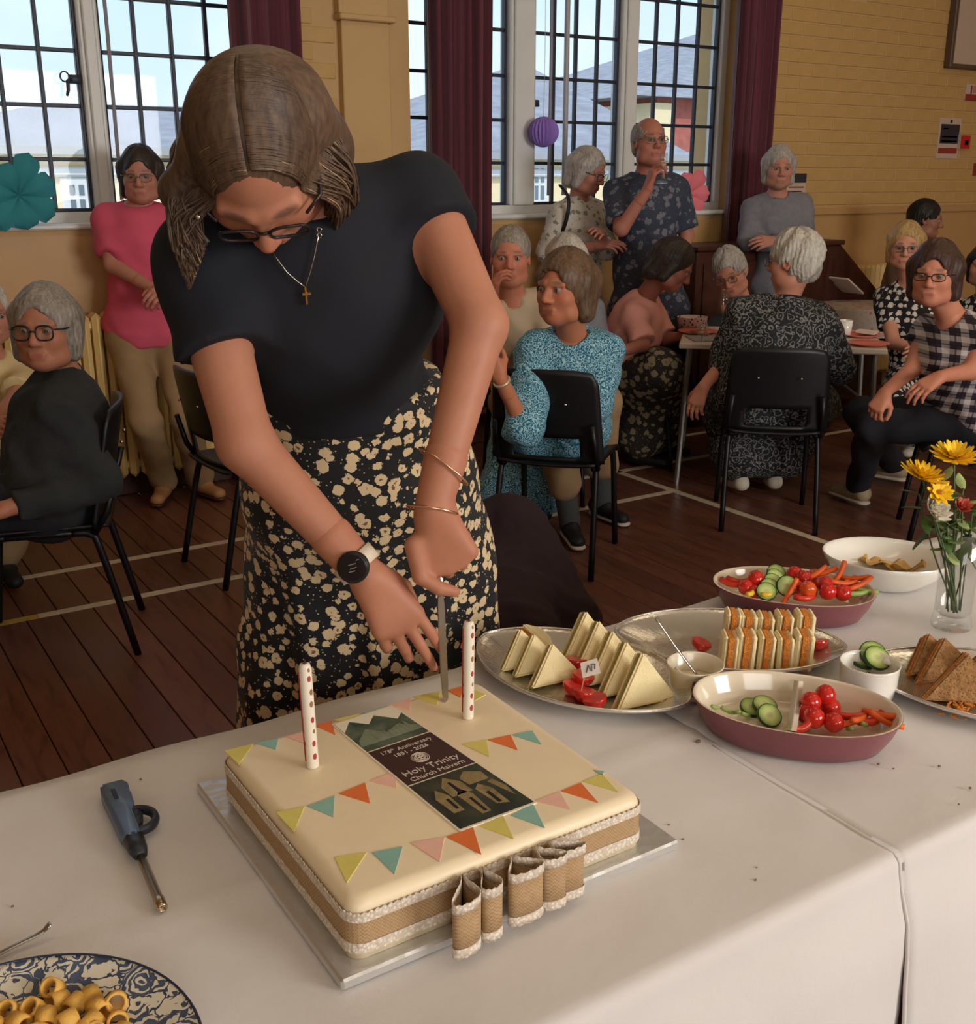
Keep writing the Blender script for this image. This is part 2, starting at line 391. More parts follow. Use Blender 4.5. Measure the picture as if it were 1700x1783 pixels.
# curtains
def fn_cur(nt, b):
    n = nt.noise(nt.coord('Object', (30, 30, 0.6)), 1.0, 3)
    nt.link(nt.ramp(n, [(0.3, lin(74, 30, 44)), (0.7, lin(112, 52, 66))]), b.inputs['Base Color'])
M_cur = mat('maroon_curtain', rough=0.85, fn=fn_cur, sheen=0.3)
def curtain(x0, x1, z0, label, folds):
    L = x1 - x0; n = folds * 10
    mb = sm(MB())
    def sheet(u, v, off):
        a = u * folds * 2 * math.pi; amp = .028 + .012 * math.sin(u * 9)
        return (u * L + .012 * math.sin(3 * u + 4 * (1 - v)) * (1 - v), -amp * math.cos(a) - .010 * math.sin(2.3 * a + v * 2) + off, z0 + v * (3.25 - z0))
    mb.grid(lambda u, v: sheet(u, v, 0), n + 1, 9); k = len(mb.v)
    mb.grid(lambda u, v: sheet(1 - u, v, .008), n + 1, 9)
    o = mb.build('curtain', M_cur, None, (x0, WALL - .075, 0)); return tag(o, label, 'curtain')
def wx(x, y): return W(x, y, WALL - .075)[0]
curtain(wx(392, 40), wx(520, 40), .22, 'dark maroon curtain at the window with the teal paper flower', 4)
curtain(wx(742, 150), wx(853, 150), .22, 'broad maroon curtain between the painted wall and the purple paper ball', 6)
curtain(wx(1272, 200), wx(1345, 200), .22, 'maroon curtain behind the standing woman in the grey cardigan', 5)
# ------------------------------------------------------------------ outside
M_slate = mat('grey_slate', (150, 152, 160), 0.7, var=0.2, vscale=2.2, bump=0.6, bscale=6, cs=(1, 1, 6))
M_rend = mat('cream_render', (250, 232, 190), 0.9, var=0.03)
M_sash = mat('white_sash', (235, 238, 240), 0.5)
M_dg = mat('dark_pane', (120, 135, 145), 0.15)
M_redb = mat('red_brick', (185, 110, 98), 0.85, var=0.15, vscale=5)
def WP(px, D): return W(px[0], px[1], D)
tag(MB().box((-60, WALL + 1.2, -3.2), (90, 120, -3.0)).build('ground', mat('tarmac', (120, 120, 118), 0.9)), kind='structure')
DH = 17.0
bl = empty('house', (WP((100, 272), DH)[0], DH, -3)); tag(bl, 'pale cream house with hipped grey slate roof seen through both windows', 'building')
inv = np.array(bl.location)
def rel(p): return np.array(p) - inv
xa, xb = W(-260, 272, DH)[0], W(1290, 262, DH)[0]; ze = W(600, 268, DH)[2]
MB().box(rel((xa, DH, -3)), rel((xb, DH + 9, ze))).build('wall', M_rend, bl)
MB().cbox(rel((xa - .2, DH - .12, ze - .36)), rel((xb + .2, DH + .05, ze - .22)), .03).build('cornice', M_sash, bl)
MB().box(rel((xa - .3, DH - .35, ze - .06)), rel((xb + .3, DH + .02, ze + .05))).build('gutter', mat('gutter', (170, 172, 175), .5), bl)
def roof(mb, x0, x1, y0, y1, z0, rx0, rx1, ry, rz):
    v = [rel(q) for q in ((x0, y0, z0), (x1, y0, z0), (x1, y1, z0), (x0, y1, z0), (rx0, ry, rz), (rx1, ry, rz))]
    mb.add(v, [(0, 1, 5, 4), (1, 2, 5), (2, 3, 4, 5), (3, 0, 4), (0, 3, 2, 1)])
DR = DH + 3.6
rp0, rp1 = W(78, 182, DR), W(960, 128, DR)
rz = W(330, 186, DR)[2]
mb = MB(); roof(mb, xa - .3, xb + .3, DH - .3, DH + 9, ze, W(88, 182, DR)[0], W(300, 182, DR)[0] + 1, DR, rz); mb.build('roof', M_slate, bl)
mb = MB(); xq = W(860, 258, DH)[0]
roof(mb, W(700, 258, DH)[0], W(1200, 258, DH)[0], DH - .28, DH + 9, ze, W(886, 118, DR)[0], W(930, 118, DR)[0], DR, W(900, 118, DR)[2]); mb.build('roof', M_slate, bl)
for (px0, px1, py0, py1) in ((114, 152, 318, 368), (926, 946, 290, 350), (560, 610, 290, 350)):
    a, b = W(px0, py0, DH), W(px1, py1, DH)
    fx = MB().cbox(rel((a[0] - .08, DH - .06, b[2] - .1)), rel((b[0] + .08, DH + .02, a[2] + .08)), .02).build('window', M_sash, bl)
    for i in range(2):
        for j in range(2):
            w_, h_ = (b[0] - a[0]) / 2, (a[2] - b[2]) / 2
            o = MB().box(rel((a[0] + i * w_ + .03, DH - .075, b[2] + j * h_ + .03)), rel((a[0] + (i + 1) * w_ - .03, DH - .05, b[2] + (j + 1) * h_ - .03))).build('pane', M_dg, fx)
# second building
D2 = 26.0
b2 = empty('house', (W(1200, 200, D2)[0], D2, -3)); tag(b2, 'red brick house with a taller slate roof beyond the drinking man', 'building'); inv = np.array(b2.location)
z2 = W(1180, 172, D2)[2]; x20, x21 = W(1090, 172, D2)[0], W(1420, 172, D2)[0]
MB().box(rel((x20 + 1.2, D2, -3)), rel((x21, D2 + 10, z2))).build('wall', M_redb, b2)
MB().box(rel((x20 + .9, D2 - .2, z2 - 1.5)), rel((x20 + 1.75, D2 + 5, z2 - .15))).build('wall', M_rend, b2)
mb = MB(); DQ = D2 + 4
roof(mb, x20, x21 + 1, D2 - .5, D2 + 10, z2, W(1235, 52, DQ)[0], W(1380, 52, DQ)[0], DQ, W(1235, 52, DQ)[2]); mb.build('roof', M_slate, b2)
p = W(1220, 200, 6.6)
tag(MB().box((-.055, -.05, 0), (.055, .05, 8.2)).build('downpipe', mat('pipe_grey', (58, 64, 76), .6), None, (p[0] + .02, 6.6, -3)), 'grey square downpipe rising outside the right end of the window', 'pipe')
# ------------------------------------------------------------------ paper decorations in the windows
def paper_flower(name, c, r, petals, col, label, lean):
    m = mat(name + '_paper', col, .8, var=.06, vscale=10, spec=.2)
    o = empty('paper_flower', c); tag(o, label, 'paper flower')
    for k in range(petals):
        a = 2 * math.pi * k / petals + .35; mb = sm(MB())
        rr = r * (0.92 + .12 * math.sin(k * 2.1)); ca, sa = math.cos(a), math.sin(a)
        def pf(u, v, s_):
            l = v * rr; w = .44 * r * (v ** .75) * math.sqrt(max(0, 1 - v ** 5)) * (u - .5) * 2
            fold = -.10 * r * (1 - abs(u - .5) * 2) + s_ - .22 * r * math.sin(v * 2.6)
            return (ca * l - sa * w, fold, sa * l + ca * w)
        mb.grid(lambda u, v: pf(u, v, 0), 7, 9); mb.grid(lambda u, v: pf(1 - u, v, .003), 7, 9)
        mb.build('petal', m, o, None, (0, 0, 0))
    o.rotation_euler = lean; return o
p = W(22, 344, GLZ - .12); paper_flower('teal', (p[0], GLZ - .24, p[2] + .012), .185, 7, (58, 140, 152), 'teal paper flower hanging in the window over the grey-haired man', (0, 0, .1))
p = W(1188, 338, GLZ - .12); paper_flower('pink', (p[0], GLZ - .16, p[2]), .17, 7, (236, 130, 142), 'pink paper flower standing on the sill beside the drinking man', (0, .3, -.2))
p = W(943, 230, GLZ - .14); mb = MB()
R_ = .085
mb.lathe([(R_ * math.sin(t), -R_ * math.cos(t)) for t in np.linspace(0.02, math.pi - .02, 15)], 48, fn=lambda a: 1 + .06 * (1 if int(a / (2 * math.pi) * 48 + .5) % 2 else -1))
pb = mb.build('paper_ball', mat('lilac_paper', (150, 120, 205), .85, spec=.2), None, (p[0], GLZ - .16, p[2])); tag(pb, 'lilac honeycomb paper ball hanging in the window', 'paper ball')
MB().tube([(0, 0, .08), (.004, 0, .5), (0, 0, 2.75 - p[2])], .0015, 5).build('string', mat('string', (190, 180, 180), .8), pb)
# ------------------------------------------------------------------ notices on the wall, radiator, furniture at the wall
M_paper = mat('notice_paper', (200, 180, 165), .8); M_nd = mat('notice_dark', (48, 46, 52), .7); M_nr = mat('notice_red', (150, 50, 42), .7)
def notice(px, label, paint, th=.004):
    a, b = W(px[0], px[1], WALL - .012), W(px[2], px[3], WALL - .012)
    w_, h_ = b[0] - a[0], a[2] - b[2]
    o = MB().box((0, 0, 0), (w_, .008 + th, h_)).build('notice', M_paper, None, (a[0], WALL - .0085 - th, b[2])); tag(o, label, 'notice')
    for nm, x0, x1, y0, y1, m in paint: MB().box((x0 * w_, -.0015, y0 * h_), (x1 * w_, 0, y1 * h_)).build(nm, m, o)
    return o
notice((1638, 205, 1667, 276), 'white wall notice with dark panel and red strip beside the fire call point',
       [('dark_panel', .08, .95, .37, .85, M_nd), ('print_line', .16, .86, .41, .45, M_paper), ('print_line', .16, .86, .52, .56, M_paper), ('print_line', .2, .42, .72, .76, M_paper), ('red_strip', .06, .93, .12, .26, M_nr), ('fixing', .48, .58, .88, .96, M_nd)])
o = notice((1669, 235, 1683, 260), 'small red fire call point beside the wall notice', [('red_face', .02, .98, .02, .98, mat('alarm_red', (190, 36, 30), .4)), ('print_mark', .45, .8, .3, .62, M_paper)], .03); o['category'] = 'alarm'
notice((1684, 146, 1712, 178), 'white safety notice with red band under the wall screen', [('red_band', 0, 1, .02, .42, M_nr), ('frame_mark', .25, .32, .42, .92, M_nr), ('pictogram', .36, .9, .5, .92, mat('notice_pink', (190, 130, 130), .8))])
notice((1696, 284, 1716, 306), 'red square notice low on the wall by the dado rail', [('red_face', 0, 1, 0, 1, M_nr)])
notice((1372, 302, 1401, 352), 'poster with dark heading behind the woman in the grey cardigan', [('heading', 0, 1, .68, 1, M_nd), ('print_line', .1, .9, .5, .55, M_nr), ('print_line', .1, .8, .36, .4, M_nd)])
a, b = W(1674, -60, WALL - .06), W(1800, 130, WALL - .06)
o = MB().cbox((0, 0, 0), (b[0] - a[0], .06, a[2] - b[2]), .006).build('wall_screen', mat('screen_frame', (92, 72, 56), .5), None, (a[0], WALL - .065, b[2])); tag(o, 'large pale board with dark frame mounted high on the yellow wall', 'wall screen')
MB().box((.03, -.004, .03), (b[0] - a[0] - .03, 0, a[2] - b[2] - .03)).build('board_face', mat('screen_face', (196, 176, 156), .6), o)
M_rad = mat('cream_radiator', (226, 196, 130), .4)
def radiator(x0, x1, label):
    r = empty('radiator', (x0, WALL - .10, 0)); tag(r, label, 'radiator')
    n = int((x1 - x0) / .055); sec = MB().cbox((0, -.06, .12), (.044, .06, .92), .02).data('radiator_section', M_rad)
    for i in range(n): link('radiator_section', sec, r, (i * .055, 0, 0))
    MB().cbox((0, -.03, .84), (n * .055 - .01, .03, .885), .01).build('header_pipe', M_rad, r); MB().cbox((0, -.03, .16), (n * .055 - .01, .03, .2), .01).build('header_pipe', M_rad, r)
    MB().cbox((.01, -.03, 0), (.04, .03, .16), .005).build('foot', M_rad, r); MB().cbox((n * .055 - .05, -.03, 0), (n * .055 - .02, .03, .16), .005).build('foot', M_rad, r)
p0, p1 = W(1448, 460, WALL - .1), W(1572, 460, WALL - .1)
radiator(p0[0], p1[0], 'cream column radiator under the dado rail by the wooden cabinet')
radiator(0.72, 1.98, 'cream column radiator below the window behind the woman in pink')
# ================================================================== FOREGROUND TABLE
TZ = 0.74
M_metal = mat('steel', (190, 188, 184), .22, metal=1.0)
M_blk = mat('black_metal', (20, 20, 22), .4, metal=.3)
tb = empty('trestle_table', (0.9, 1.05, 0)); tag(tb, 'trestle table hidden under the long white cloths', 'table')
MB().cbox((-1.55, -.35, .70), (2.2, .35, .731), .006).build('tabletop', mat('table_wood', (150, 110, 80), .6), tb)
for sx_ in (-1.4, 0.4, 2.0):
    for sy_ in (-.28, .28): MB().tube([(sx_, sy_, 0), (sx_, sy_, .70)], .014, 8).build('leg', M_blk, tb)
def fn_cloth(nt, b):
    v = nt.coord('Object')
    n = nt.noise(v, 2.5, 4, .55); n2 = nt.noise(v, 420, 2)
    nt.link(nt.ramp(n, [(.3, lin(212, 206, 202)), (.7, lin(224, 219, 216))]), b.inputs['Base Color'])
    w = nt.noise(v, 9, 5, .6)
    h = nt.math('ADD', nt.math('MULTIPLY', w, .9), nt.math('MULTIPLY', n2, .05))
    bp = nt.new('ShaderNodeBump', Strength=.35, Distance=.006); nt.link(h, bp.inputs['Height']); nt.link(bp.outputs[0], b.inputs['Normal'])
M_cloth = mat('white_tablecloth', rough=.8, fn=fn_cloth, sheen=.15)
TB_, TF_ = 1.425, 0.69      # back and front edge of the table
def hsh(x, y): return math.sin(x * 12.9 + y * 78.2) * 43758.5 % 1.0
def nz2(x, y):
    s_ = 0
    for a, fx, fy, p in ((1, 7, 5, .3), (.6, 13, 17, 1.7), (.4, 29, 23, 4.1), (.25, 51, 43, 2.2)): s_ += a * math.sin(fx * x + p + 1.3 * math.sin(fy * y + p)) * math.cos(fy * y * .8 + p * 2)
    return s_
def cloth(x0, x1, dz, label, seed, edge_left):
    # path over the table, s runs from the back hem over the top to the front hem
    path = [(TB_ + .022, .42), (TB_ + .018, .56), (TB_ + .014, .68), (TB_ + .008, .725), (TB_ - .004, .7385)]
    ys = list(np.linspace(TB_ - .03, TF_ + .022, 34)); path += [(y, .74) for y in ys]
    path += [(TF_ + .012, .74), (TF_ + .002, .7398), (TF_ - .004, .7375), (TF_ - .0075, .732), (TF_ - .009, .722), (TF_ - .014, .70)] + [(TF_ - .018 - .03 * k / 16, .70 - .66 * k / 16) for k in range(1, 17)]
    nx = int((x1 - x0) / .02); mb = sm(MB())
    def fn(u, v):
        i = min(int(round(v * (len(path) - 1))), len(path) - 1); y, z = path[i]; x_ = x0 + u * (x1 - x0)
        if z > .7395:
            z += .0013 * nz2(x_ + seed, y) * min(1, (y - TF_) / .05) * min(1, max(0, TB_ - y) / .05) + dz
            z += .0028 * math.exp(-((y - 1.043) / .006) ** 2) + .0022 * math.exp(-((x_ - .40) / .006) ** 2)
            z += .004 * math.exp(-(((x_ - 1.36) * .8 - (y - 1.2)) / .02) ** 2) * math.exp(-((x_ - 1.42) / .15) ** 2)
        elif y < 1:
            t = (.70 - z) / .66; t = max(0, t)
            fo = .030 * t * math.sin(x_ * 8.5 + seed) + .018 * t * math.sin(x_ * 19 + seed * 2 + t) + .012 * math.sin(x_ * 4 + t * 3) * t + .006 * t * nz2(x_ * .5, z * .7)
            y -= fo * 1.7 + .012 * min(1, t * 12)
            x_ += .012 * t * math.sin(z * 7 + seed) * (1 if 0.02 < u < .98 else 1)
        else: y += .004 * math.sin(x_ * 22) + .003
        return (x_, y, z)
    mb.grid(fn, nx + 1, len(path))
    o = mb.build('tablecloth', M_cloth); s2 = o.modifiers.new('thickness', 'SOLIDIFY'); s2.thickness = .0016; s2.offset = -1
    tag(o, label, 'tablecloth')
    if edge_left is not None:
        pts = [(q[0] + .001, q[1] - .001, q[2] + .001) for q in [fn(edge_left, k / (len(path) - 1)) for k in range(24, len(path))]]
        sm(MB()).tube(pts, .0026, 6).build('hem', M_cloth, o)
    return o
cloth(-.66, 1.036, .0015, 'white tablecloth under the cake and the blue patterned plate', 1.0, None)
cloth(1.026, 3.1, 0, 'white tablecloth under the vase, bowls and salad dishes', 5.3, 0.0)
Z0 = TZ + .0045
# ---------------------------------------------------------------- cake
M_board = None
def fn_foil(nt, b):
    v = nt.coord('Object'); n = nt.voro(v, 55); n2 = nt.noise(v, 30, 3)
    bp = nt.new('ShaderNodeBump', Strength=.55, Distance=.002); nt.link(nt.math('ADD', n, n2), bp.inputs['Height']); nt.link(bp.outputs[0], b.inputs['Normal'])
M_foil = mat('silver_foil', (214, 214, 212), .34, metal=.7, fn=fn_foil)
M_boardtop = mat('silver_board', (196, 190, 180), .3, metal=.9, bump=.3, bscale=90)
bx0, bx1, by0, by1 = .365, .812, .834, 1.277
bd = tag(MB().cbox((bx0, by0, Z0), (bx1, by1, Z0 + .013), .0025).build('cake_board', [M_foil]), 'square silver foil cake board under the iced cake', 'cake board')
CZ0, CZ1 = Z0 + .0135, .8265
cx0, cx1, cy0, cy1 = .386, .768, .852, 1.222
cake = tag(empty('cake', ((cx0 + cx1) / 2, (cy0 + cy1) / 2, CZ0)), 'square ivory iced cake with bunting, ribbon and printed church panel', 'cake')
co = np.array(cake.location)
M_ice = mat('ivory_fondant', (240, 222, 188), .42, var=.02, vscale=20, bump=.06, bscale=60, sss=.15)
def rrect(x0, x1, y0, y1, r, n=8):
    pts = []
    for (cx, cy, a0) in ((x1 - r, y1 - r, 0), (x0 + r, y1 - r, 90), (x0 + r, y0 + r, 180), (x1 - r, y0 + r, 270)):
        for k in range(n + 1): a = math.radians(a0 + 90 * k / n); pts.append((cx + r * math.cos(a), cy + r * math.sin(a)))
    return pts
def ring_loft(mb, levels, cap=True):
    """levels: list of (polyline, z)"""
    n = len(levels[0][0]); o = []
    for pl, z in levels: o += [(x, y, z) for x, y in pl]
    fs = [(i * n + k, i * n + (k + 1) % n, (i + 1) * n + (k + 1) % n, (i + 1) * n + k) for i in range(len(levels) - 1) for k in range(n)]
    if cap: fs += [tuple(range(n))[::-1], tuple((len(levels) - 1) * n + k for k in range(n))]
    mb.add(o, fs)
hx, hy, hz = (cx1 - cx0) / 2, (cy1 - cy0) / 2, CZ1 - CZ0
lv = [(rrect(-hx, hx, -hy, hy, .016), 0), (rrect(-hx, hx, -hy, hy, .016), hz - .014)]
for k in range(1, 6):
    a = k / 5 * math.pi / 2; d_ = .014 * (1 - math.cos(a)); lv.append((rrect(-hx + d_, hx - d_, -hy + d_, hy - d_, .016), hz - .014 + .014 * math.sin(a)))
mb = sm(MB()); ring_loft(mb, lv); mb.build('icing', M_ice, cake)
def fn_hess(nt, b):
    v = nt.coord('Object')
    br = nt.new('ShaderNodeTexChecker', Scale=460); nt.link(v, br.inputs['Vector'])
    n = nt.noise(v, 160, 3)
    c = nt.mix(br.outputs['Fac'], lin(176, 142, 100), lin(140, 108, 72)); nt.link(nt.mix(nt.math('MULTIPLY', n, .6), c, lin(205, 176, 138)), b.inputs['Base Color'])
    bp = nt.new('ShaderNodeBump', Strength=.5, Distance=.001); nt.link(br.outputs['Fac'], bp.inputs['Height']); nt.link(bp.outputs[0], b.inputs['Normal'])
M_hess = mat('hessian_ribbon', rough=.85, fn=fn_hess)
def fn_lace(nt, b):
    v = nt.coord('Object'); d_ = nt.voro(v, 260); n = nt.noise(v, 300, 2)
    nt.link(nt.ramp(d_, [(.2, lin(236, 228, 216)), (.6, lin(206, 190, 170))]), b.inputs['Base Color'])
    bp = nt.new('ShaderNodeBump', Strength=.8, Distance=.0012); nt.link(d_, bp.inputs['Height']); nt.link(bp.outputs[0], b.inputs['Normal'])
M_lace = mat('white_lace', rough=.8, fn=fn_lace)
def band(z0, z1, off, scal=0, sides=0.0):
    """closed band round the cake; scal: scalloped edge amplitude (sign says which edge)"""
    r = rrect(-hx - off, hx + off, -hy - off, hy + off, .017 + off, 6)
    pts = []
    for i in range(len(r)):
        a, b = np.array(r[i]), np.array(r[(i + 1) % len(r)]); L = np.linalg.norm(b - a); n = max(1, int(L / .0022)) if scal else 1
        for k in range(n): pts.append(a + (b - a) * k / n)
    n = len(pts); vs_ = []; s_ = 0
    for i, p in enumerate(pts):
        if i: s_ += np.linalg.norm(pts[i] - pts[i - 1])
        w = abs(math.sin(s_ * math.pi / .0075)) * abs(scal)
        za, zb = (z0 - w if scal < 0 else z0), (z1 + w if scal > 0 else z1)
        q = p * (1 - .0012 / np.linalg.norm(p)); vs_ += [(p[0], p[1], za), (p[0], p[1], zb), (q[0], q[1], zb), (q[0], q[1], za)]
    fs = []
    for i in range(n):
        j = (i + 1) % n
        for k in range(4): fs.append((i * 4 + k, j * 4 + k, j * 4 + (k + 1) % 4, i * 4 + (k + 1) % 4))
    return MB().add(vs_, fs)
zb0, zb1 = .014, .052
band(zb0, zb1, .0022).build('ribbon', M_hess, cake)
band(zb1 - .007, zb1 + .002, .0036, .0028).build('lace_trim', M_lace, cake)
band(zb0 - .004, zb0 + .006, .0036, -.0028).build('lace_trim', M_lace, cake)
# bow of ribbon loops on the front face
def loop(xc, dep, wid, lean, z0=-.002, h=.062):
    """one upright loop of ribbon seen from above as a teardrop standing out from the cake"""
    prof = []
    for k in range(25):
        t = k / 24; a = -math.pi / 2 + t * math.pi * 2
        s_ = math.sin(math.pi * t)
        x_ = xc + wid * .5 * math.sin(2 * math.pi * t) * (s_ ** .4) + lean * s_ * dep
        y_ = -dep * s_ ** .8
        prof.append((x_, y_))
    def strip(za, zb, o_, scal=0):
        v = []; f = []
        for i, (a, b) in enumerate(prof):
            w = abs(math.sin(i * 1.7)) * abs(scal)
            nx_ = (a - xc) * o_; 
            v += [(a + nx_, b - abs(o_) * .02, za - (w if scal < 0 else 0)), (a + nx_, b - abs(o_) * .02, zb + (w if scal > 0 else 0))]
        for i in range(len(prof) - 1): f.append((2 * i, 2 * i + 2, 2 * i + 3, 2 * i + 1))
        return v, f
    yb = -hy - .0045
    out = []
    for nm, za, zb, o_, m, sc_ in (('bow_loop', z0 + .006, z0 + h - .006, 0, M_hess, 0), ('lace_edge', z0 + h - .010, z0 + h, .05, M_lace, .0022), ('lace_edge', z0, z0 + .010, .05, M_lace, -.0022)):
        v, f = strip(za, zb, o_, sc_); mb = sm(MB()); mb.add([(p[0], p[1] + yb, p[2]) for p in v], f); out.append((nm, mb, m))
    lp = out[0][1].build('bow_loop', M_hess, cake); md = lp.modifiers.new('t', 'SOLIDIFY'); md.thickness = .0012
    for nm, mb, m in out[1:]:
        e = mb.build('lace_edge', m, lp); md = e.modifiers.new('t', 'SOLIDIFY'); md.thickness = .0009
bp0 = P(905, 1560, CZ0 + .03)[0] - co[0]
for dx, dep, wid, ln in ((-.058, .046, .036, -.45), (-.034, .040, .026, -.2), (.004, .036, .046, .05), (.034, .034, .030, .35), (.054, .030, .036, .6)): loop(bp0 + dx + .004, dep, wid, ln)
# bunting and printed panel, flat sugar-paper pieces on the icing
bcol = {'y': (218, 205, 110), 't': (140, 186, 174), 'p': (238, 190, 172), 'o': (228, 118, 58)}
bm_ = {k: mat('bunting_' + k, v, .6, var=.04, vscale=60) for k, v in bcol.items()}
ZT_ = CZ1 + .0001
def zc(x, y, z=ZT_): return P(340 + x * .50588, 1060 + y * .50588, z) - co
BUNT = [('y', (100, 490), (200, 466), (150, 537)), ('t', (210, 464), (287, 448), (277, 486)), ('p', (315, 442), (398, 420), (380, 466)), ('o', (410, 402), (470, 388), (482, 434)),
        ('y', (478, 384), (565, 362), (560, 405)), ('t', (575, 358), (662, 336), (650, 378)), ('p', (668, 332), (742, 308), (738, 352)), ('y', (748, 304), (845, 284), (832, 332)),
        ('o', (870, 282), (925, 268), (914, 306)), ('y', (945, 276), (1000, 296), (965, 316)),
        ('y', (278, 702), (376, 682), (340, 770)), ('t', (385, 680), (480, 645), (475, 718)), ('o', (495, 637), (585, 600), (602, 670)), ('p', (600, 594), (690, 560), (692, 618)),
        ('y', (918, 466), (1003, 452), (1012, 510)), ('o', (1007, 452), (1085, 435), (1110, 487)), ('t', (1090, 435), (1160, 420), (1192, 468)),
        ('y', (480, 856), (590, 840), (522, 944)), ('t', (610, 840), (714, 820), (686, 914)), ('p', (740, 806), (858, 788), (842, 872)), ('o', (865, 786), (957, 754), (985, 846)),
        ('y', (980, 750), (1060, 714), (1096, 792)), ('t', (1087, 712), (1163, 672), (1203, 754)), ('p', (1172, 662), (1255, 630), (1290, 692)), ('o', (1260, 628), (1328, 600), (1387, 668)), ('y', (1336, 596), (1400, 570), (1456, 632)), ('t', (1372, 556), (1408, 560), (1400, 575))]
for k, a, b, c in BUNT:
    t = [zc(*q)[:2] for q in (a, b, c)]
    if (t[1][0] - t[0][0]) * (t[2][1] - t[0][1]) - (t[1][1] - t[0][1]) * (t[2][0] - t[0][0]) < 0: t = t[::-1]
    zz = hz if min(abs(q[0]) for q in t) < hx else hz
    MB().prism([tuple(q) for q in t], hz - .0002, hz + .0009).build('bunting_flag', bm_[k], cake)
TL, TR, BR, BL_ = [zc(*q)[:2] for q in ((478, 402), (676, 338), (1166, 668), (912, 762))]
def uv(u, v): return (1 - u) * (1 - v) * TL + u * (1 - v) * TR + u * v * BR + (1 - u) * v * BL_
def pan(nm, u0, u1, v0, v1, z0, z1, m):
    q = [tuple(uv(*c)) for c in ((u0, v1), (u1, v1), (u1, v0), (u0, v0))]
    a = (q[1][0] - q[0][0]) * (q[2][1] - q[0][1]) - (q[1][1] - q[0][1]) * (q[2][0] - q[0][0])
    return MB().prism(q if a > 0 else q[::-1], z0, z1).build(nm, m, pn if nm != 'printed_panel' else cake)
pn = None
M_prw = mat('sugar_paper', (232, 222, 200), .6)
pn = pan('printed_panel', -.025, 1.02, -.01, 1.01, hz - .0002, hz + .0014, M_prw)
def fn_pic(a, b, c, sc_):
    def fn(nt, bs):
        v = nt.coord('Object'); n = nt.noise(v, sc_, 5, .6); nt.link(nt.ramp(n, [(.32, lin(*a)), (.5, lin(*b)), (.72, lin(*c))]), bs.inputs['Base Color'])
    return fn
M_pic1 = mat('hills_print', rough=.5, fn=fn_pic((48, 62, 50), (74, 88, 72), (112, 122, 104), 26))
M_pic2 = mat('church_print', rough=.5, fn=fn_pic((26, 34, 28), (44, 52, 42), (70, 72, 52), 30))
M_brn = mat('brown_print', (62, 40, 36), .5)
pan('picture_hills', 0, 1, .155 - .155, .298, hz + .0014, hz + .0018, M_pic1)
pan('brown_title', 0, 1, .307, .627, hz + .0014, hz + .0018, M_brn)
pan('picture_church', 0, 1, .636, 1, hz + .0014, hz + .0018, M_pic2)
M_let = mat('pale_lettering', (206, 190, 176), .6); M_stone = mat('stone_print', (140, 122, 82), .6, var=.3, vscale=90); M_dkp = mat('dark_print', (20, 24, 22), .6); M_ltg = mat('pale_green_print', (122, 132, 110), .6, var=.2, vscale=50)
udir = Vector((*(TR - TL), 0)).normalized(); vdir = Vector((udir.y, -udir.x, 0)); PW = float(np.linalg.norm(uv(1, .5) - uv(0, .5)))
def lettering(txt, u, v, size, m=M_let):
    c = bpy.data.curves.new('lettering', 'FONT'); c.body = txt; c.size = size; c.align_x = 'CENTER'; c.align_y = 'CENTER'; c.extrude = .0002
    o = bpy.data.objects.new('lettering', c); me = bpy.data.meshes.new_from_object(o); bpy.data.objects.remove(o); bpy.data.curves.remove(c)
    me.materials.clear(); me.materials.append(m); o = link('lettering', me, pn)
    p = uv(u, v); Mx = Matrix(((udir.x, -vdir.x, 0, p[0]), (udir.y, -vdir.y, 0, p[1]), (0, 0, 1, hz + .0021), (0, 0, 0, 1))); me.transform(Mx); return o
lettering('175', .19, .352, .0105); lettering('th', .295, .343, .0062); lettering('Anniversary', .64, .352, .0105); lettering('1851 - 2026', .50, .395, .0105)
lettering('Holy Trinity', .50, .545, .0165); lettering('Church Malvern', .50, .597, .0120)
kc = uv(.5, .465)
mb = MB()
for r_, n_ in ((.0115, 40), (.0095, 40)): mb.tube([(kc[0] + r_ * math.cos(a), kc[1] + r_ * math.sin(a), hz + .002) for a in np.linspace(0, 2 * math.pi, n_, False)], .0005, 4, closed=True)
for k in range(4):
    a0 = k * math.pi / 2; mb.tube([(kc[0] + .0035 * math.cos(a0) + .0045 * math.cos(a), kc[1] + .0035 * math.sin(a0) + .0045 * math.sin(a), hz + .002) for a in np.linspace(0, 2 * math.pi, 20, False)], .0005, 4, closed=True)
mb.tube([(kc[0] + (.006 + .0016 * math.cos(6 * a)) * math.cos(a), kc[1] + (.006 + .0016 * math.cos(6 * a)) * math.sin(a), hz + .002) for a in np.linspace(0, 2 * math.pi, 60, False)], .0005, 4, closed=True)
mb.build('knot_emblem', M_let, pn)
def poly_uv(nm, pts, m, lift=.0002):
    q = [tuple(uv(*c)) for c in pts]
    a = sum(q[i][0] * q[(i + 1) % len(q)][1] - q[(i + 1) % len(q)][0] * q[i][1] for i in range(len(q)))
    MB().prism(q if a > 0 else q[::-1], hz + .0018, hz + .0018 + lift).build(nm, m, pn)
poly_uv('hill_print', [(0, .10), (.22, .02), (.42, .09), (.62, .03), (.85, .12), (1, .08), (1, .0), (0, .0)], M_prw, .0003)
poly_uv('hill_print', [(.05, .2), (.3, .12), (.5, .2), (.75, .16), (1, .22), (1, .25), (0, .25)], M_ltg)
